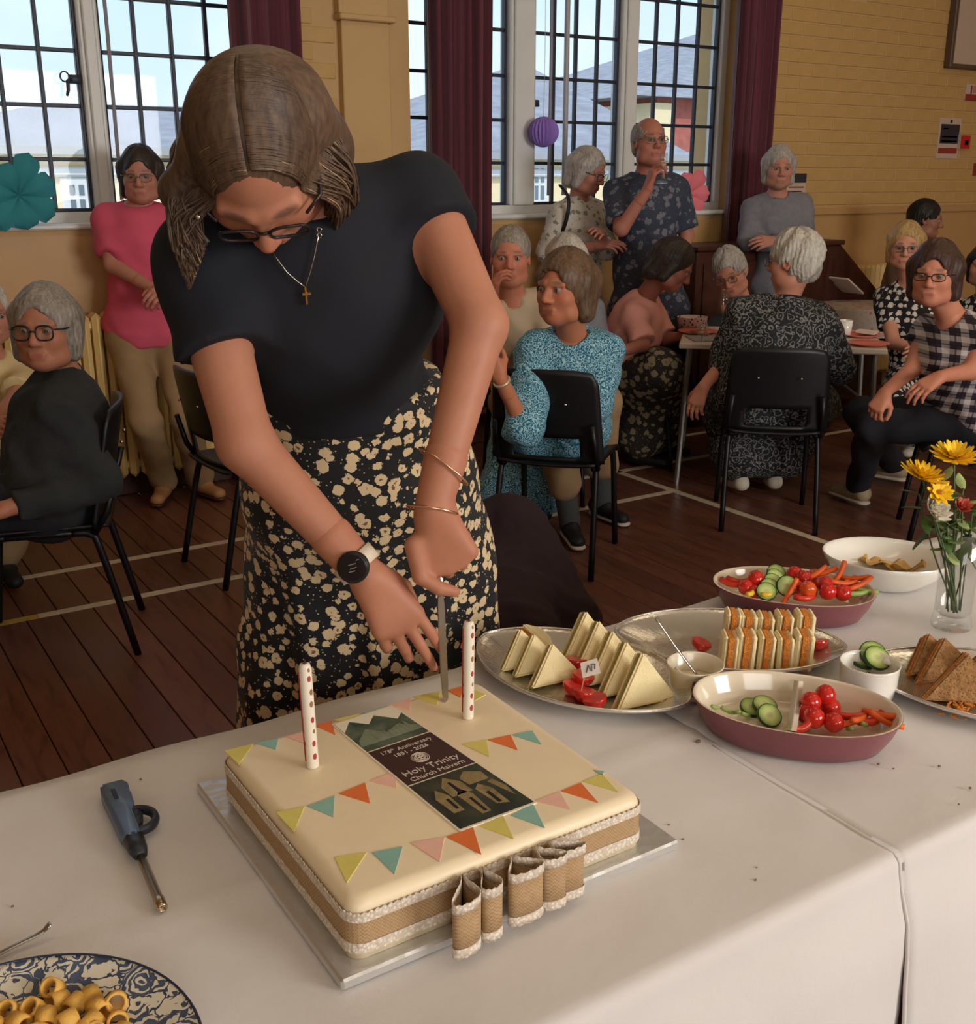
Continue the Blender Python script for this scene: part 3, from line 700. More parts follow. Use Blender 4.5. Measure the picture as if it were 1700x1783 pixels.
for hx0 in np.linspace(.30, .84, 8): w0 = .045; v0 = .185 - .015 * math.sin(hx0 * 9); poly_uv('house_print', [(hx0, v0 + .05), (hx0, v0), (hx0 + w0 / 2, v0 - .022), (hx0 + w0, v0), (hx0 + w0, v0 + .05)], M_ltg, .0004)
for q in ([(.30, .72), (.44, .655), (.58, .72), (.58, .80), (.30, .80)], [(.60, .70), (.74, .66), (.92, .70), (.90, .76), (.62, .76)], [(.10, .78), (.20, .72), (.28, .78), (.26, .9), (.12, .9)], [(.36, .80), (.46, .76), (.54, .82), (.5, .96), (.38, .96)], [(.62, .80), (.72, .77), (.80, .83), (.78, .95), (.64, .93)], [(.84, .78), (.92, .77), (.97, .84), (.93, .92)]): poly_uv('church_print', q, M_stone)
for q in ([(.42, .70), (.46, .70), (.47, .79), (.41, .79)], [(.20, .80), (.24, .80), (.23, .88), (.19, .88)], [(.68, .84), (.73, .84), (.72, .93), (.67, .93)], [(.44, .84), (.48, .84), (.47, .95), (.43, .95)]): poly_uv('church_print', q, M_dkp, .0003)
# tall candles stuck in the cake
M_cand = None
def fn_cand(nt, b):
    v = nt.coord('Object', (90, 90, 60)); d_ = nt.voro(v, 1.0, rnd=.3); r_ = nt.math('LESS_THAN', d_, .27)
    n = nt.voro(v, 1.0, out='Color', rnd=.3); sp = nt.new('ShaderNodeSeparateColor'); nt.link(n, sp.inputs[0])
    nt.link(nt.mix(r_, lin(238, 228, 210), nt.ramp(sp.outputs[0], [(.45, lin(168, 60, 62)), (.55, lin(150, 110, 58))], 'CONSTANT')), b.inputs['Base Color'])
M_cand = mat('spotted_candle', rough=.45, fn=fn_cand); M_red = mat('red_stripe', (160, 52, 50), .5); M_wick = mat('wick', (60, 50, 44), .8)
for (px, py, lb) in ((545, 1335, 'tall white spotted candle at the outer end of the cake by the lighter'), (815, 1250, 'tall white spotted candle on the cake beside the knife')):
    p = P(px, py, CZ1); c = sm(MB()); c.lathe([(.0072, 0), (.0078, .002), (.0078, .132), (.0066, .136), (.0062, .1385)], 20)
    o = c.build('candle', M_cand, None, (p[0], p[1], CZ1 + .0005), (0, math.radians(-1.5 if px < 700 else 1), 0)); tag(o, lb, 'candle')
    sm(MB()).tube([(-.0078, .0012, .01), (-.0078, .0012, .13)], .0012, 6).build('stripe', M_red, o)
    MB().tube([(0, 0, .138), (.0006, 0, .144)], .0009, 6).build('wick', M_wick, o)
# ---------------------------------------------------------------- lighter, spoon, plate with snack rings
M_lgt = mat('slate_blue_plastic', (92, 110, 134), .35); M_lgd = mat('dark_plastic', (38, 42, 50), .4)
a3, b3, c3 = P(197, 1368, .76), P(240, 1478, .76), P(289, 1588, .75)
ax = Vector(c3 - a3); L_ = ax.length; rz_ = math.atan2(ax.y, ax.x)
lt = tag(empty('gas_lighter', (a3[0], a3[1], Z0), rz_), 'slate blue gas lighter with metal nozzle lying on the cloth', 'lighter'); lt.scale = (1.09, 1.2, 1.1)
def slab(poly, z0, z1, bev=.003):
    bm = bmesh.new(); vs_ = [bm.verts.new((x, y, z0)) for x, y in poly]; f = bm.faces.new(vs_); r = bmesh.ops.extrude_face_region(bm, geom=[f])
    for v in r['geom']:
        if isinstance(v, bmesh.types.BMVert): v.co.z = z1
    bmesh.ops.recalc_face_normals(bm, faces=bm.faces); bmesh.ops.bevel(bm, geom=list(bm.edges), offset=bev, segments=2, affect='EDGES'); return sm(MB()).bm(bm)
slab([(0, -.013), (.008, -.015), (.115, -.013), (.128, -.008), (.128, .004), (.112, .006), (.062, .007), (.056, .013), (.046, .011), (.036, .014), (.024, .012), (.012, .015), (0, .012)], .001, .021).build('handle', M_lgt, lt)
tg = sm(MB()); tg.tube([(.085 + .023 * math.cos(a), .009 + .018 * math.sin(a), .011) for a in np.linspace(-.3, math.pi + .25, 16)], .0042, 8, flat=1.5); tg.build('trigger_guard', M_lgd, lt)
slab([(.066, .006), (.10, .004), (.094, .012), (.08, .016), (.07, .014)], .005, .017, .002).build('trigger', M_lgd, lt)
MB().cbox((.02, -.006, .0205), (.045, -.001, .0218), .0008).build('gauge_window', mat('gauge', (24, 34, 60), .2), lt)
co_ = sm(MB()); co_.lathe([(.0105, 0), (.0095, .02), (.0065, .034)], 14); o = co_.build('collar', M_lgd, lt, (.122, -.002, .011), (0, math.pi / 2, 0))
nz_ = sm(MB()); nz_.lathe([(.0046, 0), (.0046, .085), (.0054, .086), (.0054, .10), (.0044, .103), (.0030, .103), (.0028, .09)], 14); nz_.build('nozzle', mat('brassy_steel', (190, 172, 140), .25, metal=1), lt, (.150, -.002, .0095), (0, math.pi / 2 + .02, 0))
s0, s1 = P(88, 1608, .762), P(0, 1660, .75); s2 = s1 + (s1 - s0) * 1.2
sp_ = sm(MB()); sp_.tube(bez([s0, s0 + (s1 - s0) * .25 + [0, 0, -.004], s1, s2 + [0, 0, -.002]], 6), [.0045] * 4 + [.0035] * 15, 8, flat=.4)
o = sp_.build('spoon', M_metal); tag(o, 'steel spoon handle at the edge of the cloth beyond the snack plate', 'spoon')
sm(MB()).sphere(s2 + np.array([-.02, -.008, -.002]), .02, 12, 8, (1.2, .8, .3)).build('bowl', M_metal, o)
pc = np.array([.060, .862, Z0]); PR = .166
def fn_plate(nt, b):
    v = nt.coord('Object')
    w = nt.noise(v, 26, 3, .6, 'Color'); sc_ = nt.new('ShaderNodeVectorMath'); sc_.operation = 'MULTIPLY_ADD'; nt.link(w, sc_.inputs[0]); sc_.inputs[1].default_value = (.03, .03, .03); nt.link(v, sc_.inputs[2])
    d_ = nt.voro(sc_.outputs[0], 38, 'DISTANCE_TO_EDGE'); s_ = nt.math('SINE', nt.math('MULTIPLY', nt.voro(sc_.outputs[0], 38), 26))
    n = nt.noise(sc_.outputs[0], 24, 4, .7)
    k = nt.math('GREATER_THAN', nt.math('ADD', s_, nt.math('MULTIPLY', nt.math('SUBTRACT', n, .5), 5)), .15)
    k2 = nt.math('LESS_THAN', d_, .03); kk = nt.math('MAXIMUM', nt.math('MULTIPLY', k, nt.math('GREATER_THAN', n, .50)), k2)
    nt.link(nt.mix(kk, lin(224, 218, 200), nt.ramp(n, [(.35, lin(30, 42, 68)), (.65, lin(84, 98, 122))])), b.inputs['Base Color'])
M_plate = mat('blue_transfer_print', rough=.15, fn=fn_plate, coat=.5)
pl_ = sm(MB()); pl_.lathe([(.001, .006), (.095, .006), (.105, .009), (.118, .017), (PR - .006, .024), (PR, .0265), (PR + .0005, .0245), (.12, .011), (.10, .0), (.001, .0)], 72); pl_.v = [(x, y, z) for x, y, z in pl_.v]
plo = pl_.build('plate', M_plate, None, pc); tag(plo, 'white plate with blue floral print holding snack rings', 'plate')
sm(MB()).tube([(PR * math.cos(a), PR * math.sin(a), .0255) for a in np.linspace(0, 2 * math.pi, 72, False)], .0016, 6, closed=True).build('rim_line', mat('navy_rim', (40, 50, 72), .2), plo)
M_ring = mat('golden_snack', (226, 176, 84), .65, var=.08, vscale=80, bump=.3, bscale=300)
rg = sm(MB()); ro, ri, hh = .0098, .0072, .0085
rg.lathe([(ri, -hh), (ro, -hh), (ro + .0004, 0), (ro, hh), (ri, hh), (ri - .0003, 0), (ri, -hh)], 22); rme = rg.data('snack_ring', M_ring)
rng = random.Random(4)
RINGS = [(92, 1722, .022, 'u'), (58, 1757, .022, 'u'), (203, 1744, .022, 'u'), (15, 1762, .02, 'u'), (102, 1752, .012, 's'), (160, 1742, .014, 's'), (132, 1757, .012, 's'), (172, 1757, .02, 's'), (80, 1775, .022, 's'), (118, 1778, .024, 's'), (34, 1783, .02, 's'), (160, 1782, .02, 's'), (205, 1780, .016, 'u'), (-15, 1790, .02, 's'), (70, 1800, .02, 'u'), (120, 1805, .012, 's'), (170, 1808, .012, 'u'), (20, 1815, .012, 's'), (215, 1810, .012, 's'), (-30, 1825, .012, 's'), (100, 1835, .012, 'u')]
for px, py, h_, k in RINGS:
    p = P(px, py, Z0 + h_)
    rot = (math.radians(rng.uniform(-30, -62)), math.radians(rng.uniform(-14, 14)), -PHI + rng.uniform(-.5, .5)) if k == 'u' else (math.pi / 2 + rng.uniform(-.5, .3), rng.uniform(-.3, .3), rng.uniform(-1.2, 1.2) - PHI)
    rot = (-rot[0] if k == 'u' else rot[0], rot[1], rot[2])
    tag(link('snack_ring', rme, None, (p[0], p[1], max(p[2], Z0 + .017)), rot), 'golden ring-shaped snack heaped on the blue patterned plate', 'snack ring', 'ring snacks on the patterned plate')
# ---------------------------------------------------------------- foil platters
M_tray = mat('platter_foil', (226, 222, 214), .26, metal=.9, bump=.25, bscale=45)
def platter(c, ang, a_, b_, label):
    mb = sm(MB()); n = 160
    lvl = [(.0, .003, 0), (.35, .003, 0), (.66, .0035, 0), (.70, .006, 0), (.75, .007, .2), (.95, .022, 1), (.985, .0245, .4), (1.0, .0275, 0), (1.012, .0265, 0), (1.008, .0235, 0), (.97, .020, 0), (.70, .0015, 0), (.0, .0015, 0)]
    vs_ = []
    for s_, z, fl_ in lvl:
        for k in range(n):
            t = 2 * math.pi * k / n; ct, st = math.cos(t), math.sin(t)
            x_ = a_ * ct; y_ = b_ * math.copysign(abs(st) ** 1.28, st)
            q = max(s_, .0005); vs_.append((x_ * q, y_ * q, z + fl_ * .0011 * (1 if k % 2 else -1)))
    fs = [(i * n + k, i * n + (k + 1) % n, (i + 1) * n + (k + 1) % n, (i + 1) * n + k) for i in range(len(lvl) - 1) for k in range(n)]
    mb.add(vs_, fs); o = mb.build('foil_platter', M_tray, None, (c[0], c[1], Z0), (0, 0, ang)); tag(o, label, 'platter')
    sm(MB()).tube([(a_ * 1.004 * math.cos(t), b_ * 1.004 * math.copysign(abs(math.sin(t)) ** 1.28, math.sin(t)), .0275) for t in np.linspace(0, 2 * math.pi, 96, False)], .0019, 6, closed=True).build('rolled_rim', M_tray, o)
    return o
pA = (P(850, 1108, .767)[:2] + P(1191, 1228, .767)[:2]) / 2; dA = P(1191, 1228, .767)[:2] - P(850, 1108, .767)[:2]; angA = math.atan2(dA[1], dA[0])
platter(pA, angA, np.linalg.norm(dA) / 2 + .004, .128, 'foil platter of white triangle sandwiches next to the cake')
pB = (P(1072, 1098, .767)[:2] + P(1474, 1132, .767)[:2]) / 2; dB = P(1474, 1132, .767)[:2] - P(1072, 1098, .767)[:2]; angB = math.atan2(dB[1], dB[0])
platter(pB, angB, np.linalg.norm(dB) / 2, .128, 'foil platter of upright finger sandwiches with orange filling')
pC = P(1738, 1196, .767)[:2]
platter(pC, math.radians(-57), .205, .128, 'foil platter of brown bread sandwiches below the vase')
# ---------------------------------------------------------------- sandwiches
M_wbread = mat('white_bread', (240, 222, 172), .85, var=.04, vscale=40, bump=.5, bscale=260)
M_crumb = mat('bread_cut_side', (226, 204, 148), .9, var=.12, vscale=160, bump=.6, bscale=400)
M_egg = mat('green_filling', (176, 162, 88), .8, var=.25, vscale=180, bump=.8, bscale=300)
M_car = mat('carrot_cheese_filling', (228, 140, 52), .8, var=.3, vscale=260, bump=1.0, bscale=420)
M_crust = mat('crust', (120, 84, 46), .8, var=.2, vscale=60)
def fn_brown(nt, b):
    v = nt.coord('Object'); n = nt.voro(v, 240); n2 = nt.noise(v, 120, 3)
    nt.link(nt.mix(nt.math('LESS_THAN', n, .22), nt.ramp(n2, [(.3, lin(140, 100, 60)), (.7, lin(176, 132, 84))]), lin(92, 60, 34)), b.inputs['Base Color'])
    bp = nt.new('ShaderNodeBump', Strength=.7, Distance=.0015); nt.link(n, bp.inputs['Height']); nt.link(bp.outputs[0], b.inputs['Normal'])
M_bbread = mat('brown_bread', rough=.9, fn=fn_brown)
def tri_sand(c, yaw, lean, wid, hgt, th, bread, fill, label, group, roll=0.0):
    """triangular sandwich: triangle upright in local XZ, layers along Y"""
    o = tag(empty('sandwich', c), label, 'sandwich', group); o.rotation_euler = (lean, roll, yaw)
    tri = [(-wid / 2, 0), (wid / 2, 0), (wid * .04, hgt)]
    def layer(nm, y0, y1, m, inset=0, bev=.003):
        bm = bmesh.new(); cx_ = 0; cz_ = hgt / 3
        vs_ = [bm.verts.new((cx_ + (x - cx_) * (1 - inset), y0, cz_ + (z - cz_) * (1 - inset))) for x, z in tri]
        f = bm.faces.new(vs_); r = bmesh.ops.extrude_face_region(bm, geom=[f])
        for v in r['geom']:
            if isinstance(v, bmesh.types.BMVert): v.co.y = y1
        bmesh.ops.recalc_face_normals(bm, faces=bm.faces); bmesh.ops.bevel(bm, geom=list(bm.edges), offset=bev, segments=2, affect='EDGES')
        mb = MB().bm(bm); mb.build(nm, m, o)
    layer('bread_slice', -th / 2, -th * .16, bread); layer('filling', -th * .15, th * .15, fill, .015, .0015); layer('bread_slice', th * .16, th / 2, bread)
    return o
nA = angA + math.pi / 2           # local -Y faces along the platter towards the camera
gA = 'white triangle sandwiches on the foil platter'
for i, (px, py, z) in enumerate(((968, 1178, .772), (938, 1160, .772), (915, 1150, .772))):
    p = P(px, py + 12, Z0 + .0045); tri_sand((p[0], p[1], Z0 + .0045), -.12, -.50 if i == 0 else -.58, .098, .064, .024, M_wbread, M_egg, ['large-faced', 'middle', 'rearmost'][i] + ' white triangle sandwich of the three leaning behind the flag', gA)
for i, (px, py) in enumerate(((1128, 1208), (1100, 1186), (1076, 1166), (1052, 1146), (1030, 1128))):
    p = P(px - 6, py + 18, Z0 + .0045); tri_sand((p[0], p[1], Z0 + .0045), -.16, -.36, .108, .080, .025, M_wbread, M_egg, 'white triangle sandwich in the taller row, %s counting from the ramekin' % ['first', 'second', 'third', 'fourth', 'fifth'][i], gA)
p = P(968, 1118, Z0 + .02); tri_sand((p[0], p[1] + .02, Z0 + .006), nA + .8, -1.0, .10, .06, .024, M_wbread, M_car, 'flat-lying sandwich with orange filling at the back of the platter', gA)
p = P(1050, 1108, Z0 + .02); tri_sand((p[0], p[1], Z0 + .006), nA + .9, -.8, .08, .06, .024, M_wbread, M_car, 'sandwich with orange filling behind the taller leaning row', gA)
# finger sandwiches
def fing(c, yaw, w_, d_, h_, label, roll=0.0):
    o = tag(empty('finger_sandwich', c), label, 'sandwich', 'finger sandwiches with orange filling'); o.rotation_euler = (0, roll, yaw)
    MB().cbox((-w_ / 2, -d_ / 2, 0), (-w_ * .17, d_ / 2, h_), .004).build('bread_slice', M_wbread, o)
    MB().cbox((w_ * .17, -d_ / 2, 0), (w_ / 2, d_ / 2, h_ * .985), .004).build('bread_slice', M_wbread, o)
    f = sm(MB()); rr = random.Random(int(c[0] * 1e4))
    f.grid(lambda u, v: (-w_ * .165 + u * w_ * .33, -d_ / 2 - .001 - .0015 * rr.random(), .003 + v * (h_ - .004)), 5, 14)
    MB().cbox((-w_ * .18, -d_ / 2 + .0005, .002), (w_ * .18, d_ / 2 - .001, h_ - .002), .001).build('filling', M_car, o); f.build('filling_shreds', M_car, o)
for row, (y0_, tops) in enumerate(((1160, ((1266, 1084), (1293, 1082), (1328, 1086), (1362, 1078), (1393, 1090))), (1128, ((1270, 1056), (1296, 1054), (1326, 1050), (1358, 1050), (1394, 1062))))):
    for i, (px, tp) in enumerate(tops):
        yy = y0_ + (px - 1266) * .02; p = P(px, yy, Z0 + .0042); h_ = .062 if row == 0 else .068
        fing((p[0], p[1], Z0 + .0042), -PHI + random.uniform(-.06, .06) - .05, .027 + (.004 if i in (1, 4) else 0), .040, h_ + random.uniform(-.003, .003), 'orange-filled finger sandwich, %s from the ramekin in the %s row' % (['first', 'second', 'third', 'fourth', 'fifth'][i], 'front' if row == 0 else 'taller rear'), roll=random.uniform(-.02, .05))
gC = 'brown bread sandwiches on the foil platter'
for (px, py, yaw, lean, w_, h_, lb) in ((1672, 1222, -.75, -.30, .115, .078, 'brown bread triangle sandwich with its seeded face outward'), (1652, 1186, -.35, -.62, .12, .07, 'brown bread triangle sandwich lying back behind the seeded one'), (1628, 1172, -.30, -.70, .11, .065, 'brown bread triangle sandwich at the tip of the platter'), (1716, 1200, -.9, -.3, .11, .078, 'brown bread triangle sandwich tucked in beside the vase')):
    p = P(px, py, Z0 + .0045); tri_sand((p[0], p[1], Z0 + .005), yaw, lean, w_, h_, .027, M_bbread, M_car, lb, gC)
# ---------------------------------------------------------------- vegetables
M_tom = mat('tomato', (196, 34, 24), .18, var=.12, vscale=30, coat=.4, sss=.1); M_tomo = mat('orange_tomato', (214, 84, 28), .18, var=.12, vscale=30, coat=.4)
M_cut = mat('tomato_cut', (206, 62, 56), .3, var=.25, vscale=90, coat=.3)
M_crt = mat('carrot', (232, 100, 36), .5, var=.12, vscale=40); M_pep = mat('red_pepper', (206, 52, 30), .3, var=.1, vscale=30); M_yp = mat('yellow_pepper', (230, 190, 50), .3)
M_cskin = mat('cucumber_skin', (38, 64, 30), .35, var=.3, vscale=60)
def fn_cuc(nt, b):
    v = nt.coord('Object'); s_ = nt.new('ShaderNodeVectorMath'); s_.operation = 'LENGTH'; nt.link(v, s_.inputs[0]); n = nt.noise(v, 150, 3)
    q = nt.math('ADD', nt.math('MULTIPLY', s_.outputs['Value'], 50), nt.math('MULTIPLY', n, .25))
    nt.link(nt.ramp(q, [(.15, lin(176, 190, 110)), (.5, lin(206, 214, 150)), (.75, lin(178, 198, 112)), (.98, lin(120, 150, 70))]), b.inputs['Base Color'])
M_cflesh = mat('cucumber_flesh', rough=.3, fn=fn_cuc, coat=.3); M_grn = mat('celery_green', (150, 176, 96), .4, var=.15, vscale=40); M_lf = mat('leaf_green', (74, 104, 46), .5, var=.25, vscale=40)
t_ = sm(MB()); t_.lathe([(.0004, -.0148), (.008, -.0135), (.0135, -.007), (.0152, 0), (.0138, .0075), (.009, .0130), (.0035, .0138), (.0004, .0128)], 18); tom_me = t_.data('cherry_tomato', M_tom)
to_me = tom_me.copy(); to_me.materials.clear(); to_me.materials.append(M_tomo)
h_ = sm(MB()); h_.lathe([(.0004, -.012), (.008, -.011), (.0135, -.004), (.0148, .002), (.0140, .003)], 18, caps=False); h_.mi = 1; h_.smooth = False; h_.lathe([(.0140, .003), (.0004, .0034)], 18, caps=False); half_me_ = h_.data('tomato_half', [M_tom, M_cut])
c_ = MB(); c_.smooth = False; c_.lathe([(.0172, .0028), (.0001, .0029)], 28, caps=False); c_.lathe([(.0001, -.0029), (.0172, -.0028)], 28, caps=False); c_.smooth = True; c_.mi = 1; c_.lathe([(.0172, -.0028), (.0186, -.002), (.0186, .002), (.0172, .0028)], 28, caps=False)
cuc_me = c_.data('cucumber_slice', [M_cflesh, M_cskin])
def stick_me(nm, m, l=.052, w_=.010, bend=.004):
    mb = sm(MB()); pts = [(-l / 2 + l * k / 6, bend * (k / 6 - .5) ** 2 * 4, 0) for k in range(7)]; mb.tube(pts, [w_ * .45] + [w_ * .5] * 5 + [w_ * .42], 5); return mb.data(nm, m)
car_me = stick_me('carrot_stick', M_crt); pep_me = stick_me('pepper_strip', M_pep, .05, .013, .012); cel_me = stick_me('celery_stick', M_grn, .045, .013); yp_me = stick_me('pepper_piece', M_yp, .022, .012)
def veg(me, nm, px, py, z, rot, label, group, cat, s_=1.0):
    p = P(px, py, z); o = link(nm, me, None, p, rot); o.scale = (s_, s_, s_); return tag(o, label, cat, group)
# tomatoes on platter A and paper flag
for (px, py, z, r) in ((1015, 1178, .768, .2), (1018, 1205, .7615, .9), (1036, 1218, .7612, 2.0), (1003, 1150, .768, 1.0), (1000, 1196, .7605, .4)):
    veg(half_me_, 'tomato_half', px, py, z, (.25 * math.sin(r * 3), .2, r), 'red halved cherry tomato between the white triangle sandwiches', 'tomato halves on the sandwich platter', 'tomato', 1.3)
for (px, py, z, r) in ((1222, 1120, .768, .6), (1424, 1118, .766, 2.6)): veg(half_me_, 'tomato_half', px, py, z, (.3, .1, r), 'halved cherry tomato lying beside the finger sandwiches', 'tomatoes by the finger sandwiches', 'tomato', 1.2)
p = P(1012, 1190, .78); fo = empty('paper_flag', p); tag(fo, 'white paper flag on a stick among the triangle sandwiches', 'flag')
MB().tube([(0, 0, -.016), vec(.008, 0, .03)], .0009, 6).build('stick', mat('cocktail_stick', (190, 150, 100), .7), fo)
fm = MB(); q0 = vec(.002, -.002, .010)
fl_me = [q0, q0 + vec(.027, -.004, .010), q0 + vec(.021, -.002, .034), q0 + vec(-.004, .002, .024)]
fm.add(fl_me + [q + FWD * .0008 for q in fl_me], [(0, 1, 2, 3), (7, 6, 5, 4), (0, 4, 5, 1), (1, 5, 6, 2), (2, 6, 7, 3), (3, 7, 4, 0)]); fm.build('flag_paper', mat('flag_paper', (226, 212, 200), .8), fo)
e1, e2 = (fl_me[1] - fl_me[0]), (fl_me[3] - fl_me[0])
wm = MB(); 
for (a, b, c, d) in ((.25, .3, .4, .75), (.4, .75, .52, .35), (.55, .3, .58, .75), (.58, .75, .78, .70), (.78, .70, .72, .4)):
    wm.tube([fl_me[0] + e1 * a + e2 * b - FWD * .0008, fl_me[0] + e1 * c + e2 * d - FWD * .0008], .0009, 5)
wm.build('handwriting', mat('pen_ink', (96, 86, 90), .7), fo)
# stoneware dishes
M_stone_o = mat('mauve_glaze', (128, 74, 80), .35, var=.08, vscale=12, coat=.2); M_stone_i = mat('cream_glaze', (228, 214, 190), .15, coat=.6)
def dish(c, ang, a_, b_, h_, label, div):
    o = tag(empty('serving_dish', (c[0], c[1], Z0), ang), label, 'dish')
    def sh(prof, m, nm):
        mb = sm(MB()); n = 72; vs_ = []
        for s_, z in prof:
            for k in range(n):
                t = 2 * math.pi * k / n; ct, st = math.cos(t), math.sin(t); ex = .92
                vs_.append((a_ * s_ * math.copysign(abs(ct) ** ex, ct), b_ * s_ * math.copysign(abs(st) ** ex, st), z))
        fs = [(i * n + k, i * n + (k + 1) % n, (i + 1) * n + (k + 1) % n, (i + 1) * n + k) for i in range(len(prof) - 1) for k in range(n)]
        mb.add(vs_, fs); return mb.build(nm, m, o)
    sh([(.001, .0), (.80, .0), (.84, .003), (.93, h_ * .5), (.985, h_ - .004), (1.0, h_ - .001), (.995, h_ + .0005)], M_stone_o, 'outer_glaze')
    sh([(.995, h_ + .0005), (.975, h_ + .001), (.955, h_ - .003), (.90, h_ * .5), (.82, .011), (.74, .0075), (.001, .0075)], M_stone_i, 'inner_glaze')
    if div:
        mb = sm(MB()); mb.grid(lambda u, v: (.012 * (1 if False else 0) + (-.006 + .012 * (1 if v > .5 else 0)) * (1.2 - abs(v - .5)), b_ * (.88 - .04) * (2 * u - 1), .008 + (h_ - .012 - .010 * math.sin(u * math.pi)) * (1 - abs(2 * v - 1) ** 4)), 16, 12); mb.build('divider', M_stone_i, o)
    return o
d1 = (P(1207, 1200, .792)[:2] + P(1574, 1252, .792)[:2]) / 2; v1 = P(1574, 1252, .792)[:2] - P(1207, 1200, .792)[:2]; an1 = math.atan2(v1[1], v1[0])
dish(d1, an1, np.linalg.norm(v1) / 2, .098, .05, 'mauve and cream divided oval dish of cucumber and tomatoes', True)
d2 = (P(1242, 1008, .792)[:2] + P(1527, 1036, .792)[:2]) / 2; v2 = P(1527, 1036, .792)[:2] - P(1242, 1008, .792)[:2]; an2 = math.atan2(v2[1], v2[0])
dish(d2, an2, np.linalg.norm(v2) / 2, .100, .05, 'mauve and cream oval dish heaped with tomatoes and carrot sticks', False)
zf = Z0 + .008
g1, g2 = 'vegetables in the divided dish', 'vegetables in the heaped dish'
for (px, py, z, s_) in ((1438, 1210, .79, 1), (1412, 1222, .785, 1), (1418, 1250, .776, 1.05), (1452, 1258, .774, .95), (1405, 1243, .772, .95), (1446, 1232, .770, 1)):
    veg(tom_me, 'cherry_tomato', px, py, z, (px * .3, py * .2, 0), 'red cherry tomato in the divided dish beside carrot sticks', g1, 'tomato', s_)
for i, (px, py, z, r) in enumerate(((1332, 1228, .768, .1), (1340, 1246, .766, -.1), (1310, 1232, .760, .1))): veg(cuc_me, 'cucumber_slice', px, py, z, (.35 + .3 * (i == 1), -.15, r), 'cucumber slice lying in the divided dish', g1, 'cucumber')
for i, (px, py, z, a) in enumerate(((1478, 1248, .775, -.2), (1500, 1252, .778, .9), (1530, 1245, .780, -.8), (1516, 1258, .772, .3), (1542, 1256, .776, -.5), (1468, 1262, .77, .2), (1400, 1268, .768, .6))): veg(car_me if i % 3 else pep_me, 'carrot_stick', px, py, z, (.2 * i, .25 * math.sin(i * 2), a - .6), 'orange carrot stick in the divided dish', g1, 'carrot')
for (px, py, z, a) in ((1246, 1232, .772, .5), (1285, 1240, .765, 1.1), (1300, 1245, .763, .2), (1482, 1270, .770, .9), (1508, 1262, .772, .3), (1268, 1238, .764, -.4)): veg(cel_me, 'celery_piece', px, py, z, (.3, .5, a), 'pale green celery piece in the divided dish', g1, 'celery', .55)
for (px, py, z, o_) in ((1317, 1008, .80, 0), (1300, 1022, .786, 0), (1384, 1000, .80, 0), (1400, 1008, .797, 0), (1407, 1026, .797, 1), (1436, 1018, .80, 0), (1442, 1030, .795, 0), (1468, 1032, .792, 0), (1384, 1022, .79, 0), (1420, 1005, .79, 1), (1312, 1030, .78, 0)):
    veg(to_me if o_ else tom_me, 'cherry_tomato', px, py, z, (px * .3, py * .2, 0), ('orange' if o_ else 'red') + ' cherry tomato in the dish heaped with vegetables', g2, 'tomato', 1.05)
for i, (px, py, z) in enumerate(((1352, 998, .797), (1350, 1006, .797), (1346, 1014, .796), (1340, 1023, .792), (1335, 1030, .788))): veg(cuc_me, 'cucumber_slice', px, py, z, (.75, .25 * math.sin(i), -.5), 'overlapping cucumber slice in the dish heaped with vegetables', g2, 'cucumber', 1.0)
veg(cuc_me, 'cucumber_slice', 1370, 1020, .796, (1.15, .2, -.6), 'upright cucumber slice in the dish heaped with vegetables', g2, 'cucumber', 1.05)
for i, (px, py, z, a, b) in enumerate(((1420, 1000, .806, .2, -.5), (1434, 998, .808, -.3, -.4), (1462, 1000, .812, .4, -1.0), (1488, 1008, .802, -.5, -.2), (1470, 1016, .80, .2, .1), (1500, 1018, .80, .4, -.3), (1480, 1012, .796, .9, .1), (1376, 1030, .792, .4, -1.0))): veg(car_me, 'carrot_stick', px, py, z, (.3 * i, b, a - .55), 'carrot stick in the dish heaped with vegetables', g2, 'carrot', 1.05)
for i, (px, py, z, a) in enumerate(((1277, 1018, .785, -.5), (1290, 1014, .788, -.2), (1408, 1042, .785, .3))): veg(pep_me, 'pepper_strip', px, py, z, (.4, 0, a - .4), 'red pepper strip in the dish heaped with vegetables', g2, 'pepper', 1.0)
for (px, py, z, a) in ((1496, 1034, .79, .2), (1510, 1030, .79, -.4)): veg(cel_me, 'celery_stick', px, py, z, (.2, 0, a - .5), 'pale green celery stick in the dish heaped with vegetables', g2, 'celery', .9)
for (px, py, z, a) in ((1308, 1034, .784, .2), (1336, 1036, .784, -.4)): veg(yp_me, 'pepper_piece', px, py, z, (.2, 0, a), 'yellow pepper piece in the dish heaped with vegetables', g2, 'pepper', .9)
